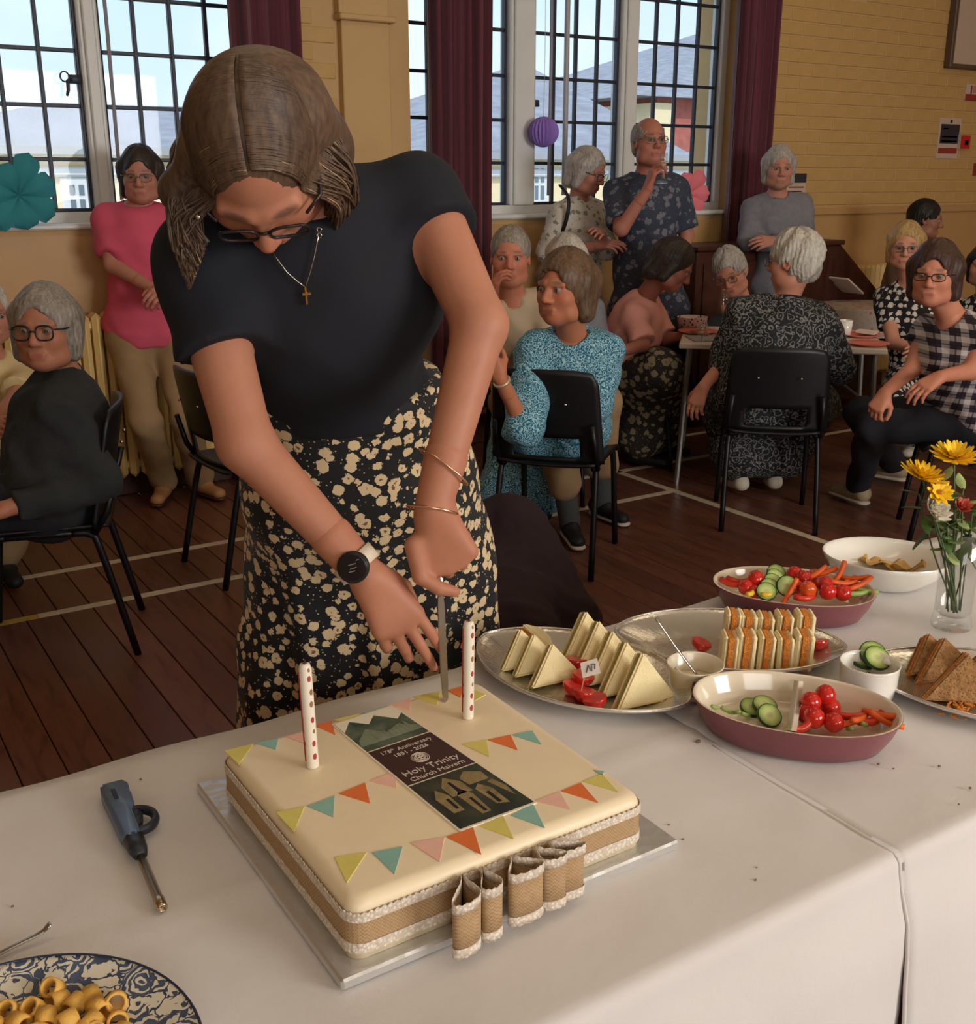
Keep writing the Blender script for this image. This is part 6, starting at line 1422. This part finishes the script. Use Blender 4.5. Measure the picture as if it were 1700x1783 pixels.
# seated grey-haired man at the left
r = person('person seated in a dark fleece with long grey hair and round dark glasses', (78, 572, 3.42), (112, 655, 3.50), np.array([.68, 3.70, .545]), (-.96, -.26), (.05, -1, .02), skin=(170, 116, 92), male=True, old=1, hk=1.06, k=1.06, hair=dict(kind='bob', m=HG, vol=.006), gl=dict(m=M_gld, hh=.021, rim=.0024), brow=(120, 110, 100),
       arms=dict(l=dict(e=(176, 838, 3.36), w=(10, 886, 3.20), n=(-.2, .3, -.9)), r=dict(e=(20, 830, 3.85), w=(-60, 870, 3.55))), legs=dict(l=dict(a=P(-150, 1120) + [0, 0, .09]), r=dict(a=P(-130, 1060) + [0, 0, .09])),
       top=dict(m=M_fleece, sleeve=1.9, collar=True, hem=-.12, n='fleece', loose=.024, e=.026, wr=.007), bottom=dict(t='trousers', m=M_jean, e=.02), shoes=dict(m=M_shoeb))
# cream-shirted person at the left edge
person('person in a cream shirt partly seen behind the grey-haired man', (-22, 545, 4.3), (-20, 620, 4.35), (-25, 800, 4.4), (.6, -.8), (.6, -.8, -.1), skin=(180, 128, 108), hair=dict(kind='short', m=HW), arms=dict(l=dict(e=(30, 690, 4.2), w=(-10, 735, 4.0)), r=dict(e=(-80, 720, 4.2), w=(-20, 740, 4.0))), legs=dict(l=dict(a=P(10, 1010) + [0, 0, .09]), r=dict(a=P(-70, 1020) + [0, 0, .09])), top=dict(m=mat('pale_cream_shirt', (206, 184, 136), .85), sleeve=.9, hem=-.1, n='shirt', loose=.025), bottom=dict(t='trousers', m=M_khaki), shoes=dict(m=M_shoeb))
# white-blouse woman by the window
r = person('person standing in a white floral blouse with a shoulder bag strap', (1024, 298, 6.35), (1006, 350, 6.42), (1004, 560, 6.45), (.75, -.66), (.80, -.55, -.35), skin=(176, 122, 108), hair=dict(kind='bob', m=HS, vol=.002), gl=dict(m=M_gld, hh=.019), k=1.02,
       arms=dict(r=dict(e=(955, 440, 6.3), w=(1040, 428, 6.12), n=(0, .5, -.8)), l=dict(e=(1056, 432, 6.3), w=(1048, 412, 6.12))), top=dict(m=M_wflor, sleeve=1.35, collar=True, hem=-.12, n='blouse', loose=.026, e=.022), bottom=dict(t='trousers', m=M_wflor), shoes=dict(m=M_shoeb))
st = sm(MB()); H_ = r['root']; st.tube([q - H_ for q in bez([S(975, 322, 6.33), S(990, 345, 6.22), S(986, 385, 6.22), S(968, 430, 6.3)], 6)], .011, 8, flat=.35); st.build('bag_strap', M_shoeb, r['o'])
# drinking man
r = person('person standing in a dark patterned short-sleeved shirt drinking from a glass', (1131, 248, 6.15), (1124, 308, 6.2), (1130, 540, 6.2), (.12, -1), (.28, -1, .12), skin=(178, 120, 104), male=True, hair=dict(kind='bald', m=HG), gl=dict(m=M_glm), k=1.1, hk=1.05, old=.8, belly=.02,
       arms=dict(r=dict(e=(1082, 398, 5.95), w=(1128, 330, 5.90), d=(.25, -.1, 1), n=(.9, .2, .1), c=(.7, .8, .9, 1.0)), l=dict(e=(1196, 410, 6.25), w=(1180, 470, 6.15))), top=dict(m=M_dflor, sleeve=.85, collar=True, hem=-.14, n='shirt', loose=.03, e=.02), bottom=dict(t='trousers', m=M_drk), shoes=dict(m=M_shoeb))
gp = S(1152, 318, 5.86); g_ = flute(gp, .15, .022, 'small wine glass held to the drinking man\'s mouth', True); g_.rotation_euler = (math.radians(12), math.radians(-8), 0)
# grey-cardigan woman
person('person standing in a grey cardigan with folded arms beside the curtain', (1357, 292, 6.95), (1353, 340, 7.0), (1352, 560, 7.0), (0, -1), (-.05, -1, -.08), skin=(184, 134, 116), hair=dict(kind='bob', m=HS, vol=.003), k=1.06, hk=1.03,
       arms=dict(r=dict(e=(1302, 418, 6.9), w=(1352, 428, 6.76), n=(.2, .6, -.5)), l=dict(e=(1404, 418, 6.9), w=(1350, 420, 6.78), n=(-.2, .6, -.5))), top=dict(m=M_greyk, sleeve=1.95, hem=-.12, n='cardigan', loose=.02, vneck=.04), bottom=dict(t='trousers', m=M_drk), shoes=dict(m=M_shoeb))
# man with hand on cheek
r = person('person seated in a cream shirt and khaki trousers resting cheek on one hand', (889, 448, 4.78), (892, 522, 4.86), np.array([2.98, 4.22, .55]), (.15, -1), (-.05, -1, .0), skin=(190, 124, 100), male=True, old=.8, hair=dict(kind='side', m=HG), k=1.04, hk=1.04, gl=None,
       arms=dict(r=dict(e=(862, 610, 4.62), w=(857, 528, 4.60), d=(.15, .1, 1), n=(.9, .3, 0), c=(.5, .6, .7, .7)), l=dict(e=(948, 640, 4.75), w=(960, 690, 4.55))), legs=dict(l=dict(a=fl(1046, 902), t=(.55, -.85), k=(1046, 700, 4.68)), r=dict(a=fl(992, 938), t=(.15, -1), k=(965, 730, 4.5))),
       top=dict(m=M_cream, sleeve=1.7, collar=True, hem=-.1, n='shirt', loose=.024, wr=.006), bottom=dict(t='trousers', m=M_khaki, len=.62, e=.024), shoes=dict(m=M_shoeb, sock=M_sock, sole=M_sole))
# white hair behind the teal woman
person('person with white hair mostly hidden behind the woman in teal', (983, 452, 5.6), (985, 520, 5.65), (985, 700, 5.7), (-.2, 1), (-.3, .9, 0), skin=(184, 134, 116), hair=dict(kind='full', m=HW, vol=.006), top=dict(m=M_greyk, sleeve=1.6, hem=-.1, n='cardigan'), bottom=dict(t='trousers', m=M_drk), shoes=dict(m=M_shoeb), legs=dict(l=dict(a=fl(970, 770)), r=dict(a=fl(1000, 775))))
# teal woman
r = person('person seated in a teal patterned top turning round to look back', (982, 503, 4.10), (996, 588, 4.22), np.array([2.63, 3.55, .545]), (-.15, 1), (-.62, -.78, .02), skin=(186, 122, 92), old=1, hair=dict(kind='bob', m=HB, vol=.010), k=1.0, hk=1.10, wid=.95,
       arms=dict(l=dict(e=(912, 742, 4.05), w=(872, 660, 3.95), d=(-.5, .1, .8), n=(.2, .9, 0), c=(.5, .5, .6, .6)), r=dict(e=(1034, 700, 4.2), w=(1000, 725, 4.4))), legs=dict(l=dict(a=np.array([2.62, 3.98, .09]), t=(0, 1)), r=dict(a=np.array([2.80, 3.88, .09]), t=(0, 1))),
       top=dict(m=M_teal, sleeve=1.12, hem=-.09, n='blouse', loose=.040, e=.026, wr=.007, nf=.0), bottom=dict(t='skirt', m=M_teal, len=.85), shoes=dict(m=M_shoeb))
ww = r['A'][0][2]; dd = nrm(r['A'][0][1] - ww); b1 = nrm(np.cross(dd, [0, 1, 0])); b2 = np.cross(dd, b1); sm(MB()).tube([ww + dd * .012 - r['root'] + .029 * (b1 * math.cos(a) + b2 * math.sin(a)) for a in np.linspace(0, 6.283, 20, False)], .006, 6, closed=True).build('wristwatch', mat('pale_watch', (214, 196, 160), .3, metal=.5), r['o'])
# pale pink woman
person('person seated in a pale pink shirt and floral skirt bending over the table', (1172, 462, 5.72), (1122, 520, 5.85), (1078, 640, 5.95), (.95, -.25), (.85, -.15, -.55), skin=(150, 96, 82), hair=dict(kind='bob', m=HD, vol=.004), hup=(.5, 0, .85), wid=1.05, hk=1.03,
       arms=dict(r=dict(e=(1120, 600, 5.62), w=(1082, 612, 5.45), n=(0, .3, -.9)), l=dict(e=(1160, 590, 5.9), w=(1205, 585, 5.75))), legs=dict(r=dict(a=fl(1150, 792), k=(1150, 648, 5.66), t=(.8, -.5)), l=dict(a=fl(1110, 812), k=(1130, 652, 5.9), t=(.8, -.4))),
       top=dict(m=M_pinkl, sleeve=.9, hem=-.06, n='shirt', loose=.028, e=.024), bottom=dict(t='skirt', m=M_dsk, len=.80, e=.03), shoes=dict(m=M_shoeb))
# dark top woman across the table
person('person in a dark V-neck top leaning in across the folding table', (1272, 474, 6.15), (1296, 540, 6.22), (1318, 660, 6.35), (-.25, -1), (-.35, -.85, -.35), skin=(196, 138, 118), hair=dict(kind='side', m=HS, vol=.006, grain=1.8), gl=dict(m=M_glm), hup=(-.3, 0, .95), hk=1.05, old=1,
       arms=dict(l=dict(e=(1340, 590, 6.1), w=(1300, 600, 5.85)), r=dict(e=(1238, 580, 6.1), w=(1262, 600, 5.85))), legs=dict(l=dict(a=fl(1340, 780)), r=dict(a=fl(1290, 785))), top=dict(m=mat('dark_green_top', (40, 46, 46), .9), sleeve=1.4, hem=-.08, n='top', vneck=.06, nf=.05), bottom=dict(t='trousers', m=M_drk), shoes=dict(m=M_shoeb))
# paisley woman, seen from behind
r = person('person with short white hair seated in a black and white paisley dress', (1382, 455, 4.98), (1366, 528, 5.00), np.array([3.78, 3.47, .55]), (.02, 1), (-.75, .62, -.05), skin=(200, 140, 118), hair=dict(kind='side', m=HW, vol=.009, grain=2.6), gl=dict(m=M_glm), wid=1.2, belly=.04, k=1.04, hk=1.06,
       arms=dict(l=dict(e=(1262, 632, 5.05), w=(1226, 672, 4.93), d=(-.35, -.1, -.9), n=(.5, .6, 0)), r=dict(e=(1462, 640, 5.1), w=(1420, 615, 5.42))), legs=dict(l=dict(a=fl(1284, 858), t=(-.2, .6), k=(1262, 700, 5.40)), r=dict(a=fl(1345, 855), k=(1420, 705, 5.45))),
       top=dict(m=M_pais, sleeve=1.1, hem=-.12, n='dress_top', loose=.036, e=.03, wr=.006, lap=True), bottom=dict(t='skirt', m=M_pais, len=.72, e=.022), shoes=dict(m=M_shoew))
# houndstooth woman
person('person seated in a black and white houndstooth blouse with fair hair', (1578, 428, 6.0), (1586, 492, 6.08), (1610, 640, 6.1), (-.45, -.9), (-.35, -1, -.1), skin=(206, 148, 124), hair=dict(kind='bob', m=HL, vol=.003), gl=dict(m=M_glm), hk=1.0,
       arms=dict(r=dict(e=(1556, 596, 5.95), w=(1600, 612, 5.75), n=(.3, .5, -.8)), l=dict(e=(1650, 600, 6.0), w=(1610, 612, 5.8))), legs=dict(l=dict(a=fl(1585, 790)), r=dict(a=fl(1540, 795))), top=dict(m=M_hound, sleeve=.62, hem=-.10, n='blouse', loose=.02, vneck=.03), bottom=dict(t='trousers', m=M_hound), shoes=dict(m=M_shoew))
# plaid woman
r = person('person seated sideways in a plaid shirt with dark fringe and glasses, smiling', (1628, 478, 4.50), (1660, 556, 4.56), np.array([4.24, 2.75, .55]), (-.75, -.35), (-.52, -.86, -.02), skin=(206, 140, 114), hair=dict(kind='bob', m=m_hair('dark_brown_hair', (44, 30, 26), (88, 62, 50)), vol=.010), gl=dict(m=M_gld, hh=.014), hk=1.03, old=0, mouth=.004, wid=1.05,
       arms=dict(l=dict(e=(1692, 646, 4.40), w=(1640, 655, 4.30), d=(-.9, -.2, -.5), n=(0, .4, -.9)), r=dict(e=(1590, 642, 4.62), w=(1543, 682, 4.55), d=(-.5, -.2, -.8), n=(.3, .4, -.6), c=(.9, 1, 1, 1))), legs=dict(l=dict(a=P(1492, 880) + [0, 0, .10], k=(1520, 742, 4.72), t=(-.4, .9)), r=dict(a=P(1555, 840) + [0, 0, .1], k=(1498, 722, 4.95), t=(-.6, .5))),
       top=dict(m=M_plaid, sleeve=.34, hem=-.08, n='shirt', loose=.016, e=.018, vneck=.02), bottom=dict(t='trousers', m=M_jean, e=.012), shoes=dict(m=mat('beige_trainer', (166, 146, 118), .7), sole=M_sole))
# man at the far wall and person at the right edge
person('person with short black hair in a striped shirt near the radiator', (1612, 382, 7.3), (1590, 430, 7.35), (1572, 570, 7.4), (.9, .1), (.9, -.25, -.1), skin=(150, 104, 84), male=True, hair=dict(kind='short', m=m_hair('black_hair', (14, 12, 12), (34, 30, 30))), top=dict(m=M_stripe, sleeve=1.3, hem=-.1, n='shirt', collar=True), bottom=dict(t='trousers', m=M_drk), shoes=dict(m=M_shoeb), legs=dict(l=dict(a=fl(1600, 720)), r=dict(a=fl(1590, 726))))
person('person with dark hair partly seen at the end of the second table', (1716, 462, 6.2), (1718, 520, 6.25), (1730, 660, 6.3), (-.6, -.8), (-.5, -.85, 0), skin=(190, 134, 112), hair=dict(kind='bob', m=HD), top=dict(m=M_hound, sleeve=.8, hem=-.1, n='blouse'), bottom=dict(t='trousers', m=M_drk), shoes=dict(m=M_shoeb), legs=dict(l=dict(a=fl(1720, 800)), r=dict(a=fl(1700, 806))))
# maroon coat heaped over a low stool behind the cake table
q = SDF(); a0, a1, a2 = P(905, 1010, .52), P(868, 1090, .1), P(1015, 1065, .06)
b0 = S(880, 905, 3.55); q.cap(b0 + vec(0, .1, -.06), S(885, 1000, 3.6), .12, .20, .1); q.cap(S(885, 1000, 3.6), P(880, 1120, .14), .18, .17, .12); q.cap(S(900, 960, 3.6), P(985, 1080, .10), .10, .10, .12); q.cap(P(985, 1080, .1), P(1035, 1075, .05), .09, .045, .08); q.cut(-UP, np.array([0, 0, .004]), .003)
q.disp(wrinkle(.012, 14, 3)); q.disp(wrinkle(.004, 40, 8)); v, f = q.mesh(.010); rp = np.array([*P(900, 1080)[:2], 0]); tag(link('coat', np_mesh('coat', [(v - rp, f, 0)], [mat('plum_wool', (44, 28, 34), .95, var=.12, vscale=20)]), None, rp), 'plum-coloured coat heaped beside the floral skirt', 'coat')
# ================================================================== THE WOMAN CUTTING THE CAKE
r = person('person in a black top and floral skirt bending to cut the cake', (446, 274, 1.42), (534, 345, 1.545), (642, 900, 1.85), (-.22, -1), (.12, -.37, -.92), hup=(.06, -.92, .37), skin=(176, 122, 98), k=1.0, hk=.94, old=0, res=.0066, hres=.0034, lat=(.30, .08, .13), sh_w=.168, sh_up=.045, wid=.98, eyes=False, brow=(84, 64, 54),
       arms=dict(r=dict(e=(428, 772, 1.42), w=(640, 1002, 1.385), d=(.50, -.03, -.86), n=(-.45, .85, -.25), s=(.80, .35, .48), c=(.16, .20, .42, .62), th=(1.0, .5), sv=.50, res=.0032),
                 l=dict(e=(836, 566, 1.50), w=(754, 884, 1.395), d=(.32, .02, -.94), n=(-.20, .96, -.06), s=(-.92, -.15, -.34), c=(1.15, 1.3, 1.3, 1.35), tp=[(722, 950, 1.385), (732, 1004, 1.378), (764, 1024, 1.378), (792, 1030, 1.385)], sv=.27, res=.0032)),
       top=dict(m=M_navy, sleeve=.5, hem=.258, hn=1.3, n='top', e=.012, loose=.018, wr=.0032), shoes=dict(m=M_shoeb))
r['H'].K = .94
MW = r; root = r['root']; mo = r['o']; H = r['H']; pel = r['pel']; U_, Fr_, L_ = r['U'], r['Fr'], r['L']
# skirt
q = SDF(); wst = pel + U_ * .30; RS = nrm(vec(1, .22, 0)); DS = np.cross(UP, RS)
hipc = S(650, 985, 1.875); lowc = S(645, 1150, 1.90); botc = np.array([lowc[0], lowc[1], .36])
for a, b, ra, rb, wa_, wb_ in ((wst, (wst + hipc) / 2, .118, .135, .035, .050), ((wst + hipc) / 2, hipc, .135, .150, .050, .066), (hipc, lowc, .150, .160, .066, .074), (lowc, botc, .160, .19, .074, .10)):
    for t in (-1, 0, 1): q.cap(a + RS * wa_ * t, b + RS * wb_ * t, ra, rb, .05, (DS, .84))
q.cut(nrm(U_ + UP * 1.3), wst + U_ * .006, .01); q.cut(-UP, np.array([0, 0, .32]), .004)
cx_, cy_ = hipc[0], hipc[1]
def pleat(x, y, z):
    a = np.arctan2((x - cx_) * RS[1] - (y - cy_) * RS[0], (x - cx_) * RS[0] + (y - cy_) * RS[1]); t = np.clip((1.05 - z) / .6, 0, 1)
    return -(.011 * t * np.sin(a * 9 + 1.2 * np.sin(z * 5)) + .005 * t * np.sin(a * 17 + 2 + z * 3))
q.disp(pleat); q.disp(wrinkle(.003, 22, 5)); r['garment']('skirt', q, M_skirt, .0075)
# hair: cap following the skull, then locks falling by gravity
q = SDF(); R = H.R
q.ell(H.p(0, -.013, .030), R, (.0765, .088, .0905)); q.ell(H.p(0, -.042, .0), R, (.071, .060, .078), .04)
q.ell(H.p(-.004, .112, -.038), R, (.0605, .0755, .096), .022, '-')
lk = H.p(-.074, .004, .040); rk = H.p(.076, -.030, .03)
q.cap(lk, S(306, 330, 1.405), .016, .015, .03); q.cap(S(306, 330, 1.405), S(330, 415, 1.41), .015, .009, .03); q.cap(S(330, 415, 1.41), S(334, 470, 1.42), .008, .003, .02)
q.cap(H.p(-.060, -.03, .02), S(328, 270, 1.45), .018, .015, .03); q.cap(S(328, 270, 1.45), S(334, 410, 1.45), .015, .009, .03)
q.cap(rk, S(566, 262, 1.50), .022, .022, .03); q.cap(S(566, 262, 1.50), S(582, 356, 1.52), .022, .014, .03); q.cap(S(582, 356, 1.52), S(578, 392, 1.52), .012, .006, .02); q.cap(H.p(.05, -.07, .02), S(556, 250, 1.53), .040, .034, .05); q.cap(H.p(0, -.08, .0), S(540, 300, 1.56), .050, .042, .05)
o_, l_, f_, u_ = H.o, H.l, H.f, H.u
def strands(x, y, z):
    p = np.stack([x, y, z], -1) - (o_ + u_ * .03); a = np.arctan2(p @ l_, p @ f_ * .6 + p @ u_ * .4); lo = np.clip((o_[2] - .02 - z) / .06, 0, 1)
    rr = (p @ RGT) * 420 + (p @ FWD) * 260
    return (1 - lo) * .0004 * np.sin(60 * a) + lo * (.0009 * np.sin(rr * .8 + z * 12))
q.disp(strands); v, f = q.mesh(.0034); hr_ = link('hair', np_mesh('hair', [(v - root, f, 0)], [HM]), mo)
rng = random.Random(3); M_hl = m_hair('hair_highlights', (120, 92, 66), (196, 164, 122))
def strand(side, fo, j):
    sc_ = math.sqrt(max(.05, 1 - (fo / .092) ** 2)); pts = []
    for t in np.linspace(.02, 1, 6):
        a = side * math.radians(100) * t; pts.append(H.p(0, -.013, .030) + H.f * (fo + j(.002)) + H.l * .0800 * sc_ * math.sin(a) + H.u * .0940 * sc_ * math.cos(a))
    t_ = abs(j(1)) ; e = S(330 + j(34) * (1.05 - t_), 420 + 84 * t_, 1.405 + j(.03) * (1.1 - t_)) if side < 0 else S(592 - 10 * t_ + j(34) * (1.05 - t_), 352 + 58 * t_, 1.505 + j(.03) * (1.1 - t_))
    p = pts[-1]; push = RGT * side * (.020 if side < 0 else .022)
    return pts + [p * .62 + e * .38 + push + FWD * j(.008), p * .25 + e * .75 + push * .55 + FWD * j(.008), e]
for nm, n_, side, mt in (('hair_strands', 620, -1, HM), ('hair_strands', 70, -1, M_hl), ('hair_strands', 620, 1, HM), ('hair_strands', 50, 1, M_hl)):
    mb = sm(MB())
    for i in range(n_):
        fo = rng.uniform(-.086, .070 if side < 0 else .066); mb.tube([p_ - root for p_ in bez(strand(side, fo, lambda s_: rng.uniform(-s_, s_)), 3)], .0015 if mt is HM else .0009, 4)
    mb.build(nm, mt, mo)['kind'] = 'stuff'
# glasses, earring
glasses(H, mo, root, mat('tortoise_frame', (40, 30, 30), .3), .94, .025, .0175, df=.106, rim=.0022)
ep = S(552, 262, fd(H.p(.085, 0, 0)) - .004) - root; er = sm(MB()); er.tube([ep, ep - UP * .012], .0008, 6)
er.tube([ep - UP * .024 + RGT * (.0125 - .0011 * i) * math.cos(i * .62 + 1.5) + UP * (.0125 - .0011 * i) * math.sin(i * .62 + 1.5) for i in range(11)] , .0011, 6); er.build('earring', M_metal, mo)
ep2 = S(345, 378, 1.375) - root; er = sm(MB()); er.sphere(ep2, .004, 8, 6); er.build('earring', M_metal, mo)
# necklace laid on the front of the top
tv = None
for ch in mo.children:
    if ch.name.startswith('top'):
        n_ = len(ch.data.vertices); tv = np.zeros(n_ * 3); ch.data.vertices.foreach_get('co', tv); tv = tv.reshape(-1, 3) + root
def project(v):
    p = v - O3; rr = p @ RGT; fw = p @ FWD; d = fw * math.cos(TH) - p[:, 2] * math.sin(TH); up = fw * math.sin(TH) + p[:, 2] * math.cos(TH)
    return np.stack([850 + F_PX * rr / d, 891.5 - F_PX * up / d], 1), fw
pp, fw_ = project(tv)
def on_top(px, py, lift=.005):
    m = np.hypot(pp[:, 0] - px, pp[:, 1] - py) < 14
    return S(px, py, (fw_[m].min() if m.any() else 1.45) - lift)
M_sil = mat('silver', (200, 192, 180), .2, metal=1); M_gold = mat('gold', (214, 168, 90), .25, metal=1)
nk_ = sm(MB()); nk_.tube([p - root for p in [on_top(x, y) for x, y in ((470, 432), (482, 450), (500, 474), (518, 490), (532, 500))]], .0009, 6)
nk_.tube([p - root for p in [on_top(x, y) for x, y in ((532, 500), (540, 476), (548, 445), (553, 420), (556, 400))]], .0009, 6); no = nk_.build('necklace', M_sil, mo)
c0, c1, ca_, cb_ = [on_top(*p_) - root for p_ in ((532, 500), (535, 530), (527, 512), (542, 511))]
cm = MB(); cm.tube([c0, c1], .0022, 6); cm.tube([ca_, cb_], .0020, 6); cm.build('cross_pendant', M_gold, no)
for y_ in (400, 410): sm(MB()).tube([on_top(556, y_) - root + RGT * .003 * math.cos(a) + UP * .003 * math.sin(a) for a in np.linspace(0, 6.28, 12, False)], .0007, 5, closed=True).build('chain_ring', M_sil, no)
# watch and bangles
sh_, el, w_, a_, sg = r['A'][1]; ax_ = nrm(w_ - el); wc = w_ - ax_ * .022; fn_ = nrm(-FWD * .9 - RGT * .25 + UP * .45); fn_ = nrm(fn_ - ax_ * (fn_ @ ax_)); bn_ = np.cross(ax_, fn_)
sp = MB(); sp.smooth = True; ring = [wc - root + .031 * (fn_ * math.cos(a) + bn_ * math.sin(a)) for a in np.linspace(0, 6.283, 28, False)]; sp.tube(ring, .0095, 8, closed=True, flat=.25, upv=None)
ws = MB(); ws.smooth = True; n = 36; vs_ = []
for i in range(n):
    a = 2 * math.pi * i / n; d_ = fn_ * math.cos(a) + bn_ * math.sin(a)
    for (t, ro_) in ((-.011, .0295), (-.011, .0315), (.011, .0315), (.011, .0295)): vs_.append(wc - root + ax_ * t + d_ * ro_)
ws.add(vs_, [(i * 4 + j, ((i + 1) % n) * 4 + j, ((i + 1) % n) * 4 + (j + 1) % 4, i * 4 + (j + 1) % 4) for i in range(n) for j in range(4)]); wt = ws.build('watch_strap', mat('cream_strap', (222, 208, 184), .6), mo)
def disc(c, nrm_, r0, h, m, nm, par):
    e1 = nrm(np.cross(nrm_, [0.3, .1, 1])); e2 = np.cross(nrm_, e1); mb = sm(MB()); vs_ = []
    for (rr, zz) in ((r0, 0), (r0, h * .8), (r0 * .93, h), (.0001, h)): vs_ += [c + nrm_ * zz + rr * (e1 * math.cos(a) + e2 * math.sin(a)) for a in np.linspace(0, 6.283, 32, False)]
    mb.add(vs_, [(i * 32 + k, i * 32 + (k + 1) % 32, (i + 1) * 32 + (k + 1) % 32, (i + 1) * 32 + k) for i in range(3) for k in range(32)]); return mb.build(nm, m, par)
disc(wc - root + fn_ * .029, fn_, .0215, .008, mat('watch_case', (40, 36, 36), .35, metal=.4), 'watch_case', wt); disc(wc - root + fn_ * .0371, fn_, .0185, .0006, mat('watch_face', (30, 26, 28), .15), 'watch_face', wt)
e1 = nrm(RGT - fn_ * (RGT @ fn_)); e2 = np.cross(e1, fn_) * -1
hm = MB()
for (x0, y0, x1, y1) in ((-.006, .003, .004, .006), (-.004, -.002, .005, .001), (-.005, -.006, .003, -.004), (.004, .010, .008, .0115)): hm.tube([wc - root + fn_ * .0379 + e1 * x0 + e2 * y0, wc - root + fn_ * .0379 + e1 * x1 + e2 * y1], .0007, 5)
hm.build('watch_display', mat('watch_marks', (130, 120, 112), .5), wt)
sh_, el, w_, a_, sg = r['A'][0]; ax_ = nrm(w_ - el)
for (t, rr, tilt, bend) in ((-.058, .0375, .42, 0), (.004, .0335, -.10, .008)):
    c = w_ + ax_ * t; n1 = nrm(RGT - ax_ * (RGT @ ax_)); n2 = np.cross(ax_, n1); pts = []
    for a in np.linspace(0, 6.283, 36, False): pts.append(c - root + rr * (n1 * math.cos(a) + .86 * n2 * math.sin(a)) + ax_ * (tilt * rr * math.cos(a) + bend * math.exp(-((a - 5.1) / .25) ** 2)))
    sm(MB()).tube(pts, .0017, 8, closed=True).build('bangle', mat('rose_silver', (226, 186, 160), .25, metal=1), mo)
# knife held in the fist
tip = P(776, 1228, CZ1 - .004); kt = S(767, 1034, fd(tip) + .062); kd = nrm(kt - tip); kw = nrm(RGT * .45 + FWD * .9 - kd * (kd @ (RGT * .45 + FWD * .9))); kn_ = np.cross(kd, kw); kl = np.linalg.norm(kt - tip)
kn = tag(empty('knife', tip), 'steel table knife held upright in her fist, tip in the cake', 'knife')
bl_ = MB(); pr = [(0, 0), (.06, .0065), (.2, .0085), (.9, .0085), (1.0, .006), (1.0, -.006), (.9, -.0085), (.3, -.0085), (.1, -.006)]
vs_ = [kd * kl * t + kw * w__ + kn_ * .0008 for t, w__ in pr] + [kd * kl * t + kw * w__ - kn_ * .0008 for t, w__ in pr]; n = len(pr)
bl_.add(vs_, [tuple(range(n)), tuple(range(n, 2 * n))[::-1]] + [(i, n + i, n + (i + 1) % n, (i + 1) % n) for i in range(n)]); bl_.build('blade', M_metal, kn)
hd_ = sm(MB()); hd_.tube([kd * (kl - .004), kd * (kl + .02), kd * (kl + .06), kd * (kl + .095), kd * (kl + .10)], [.005, .0075, .0085, .0085, .005], 12, flat=.7); hd_.build('handle', M_metal, kn)
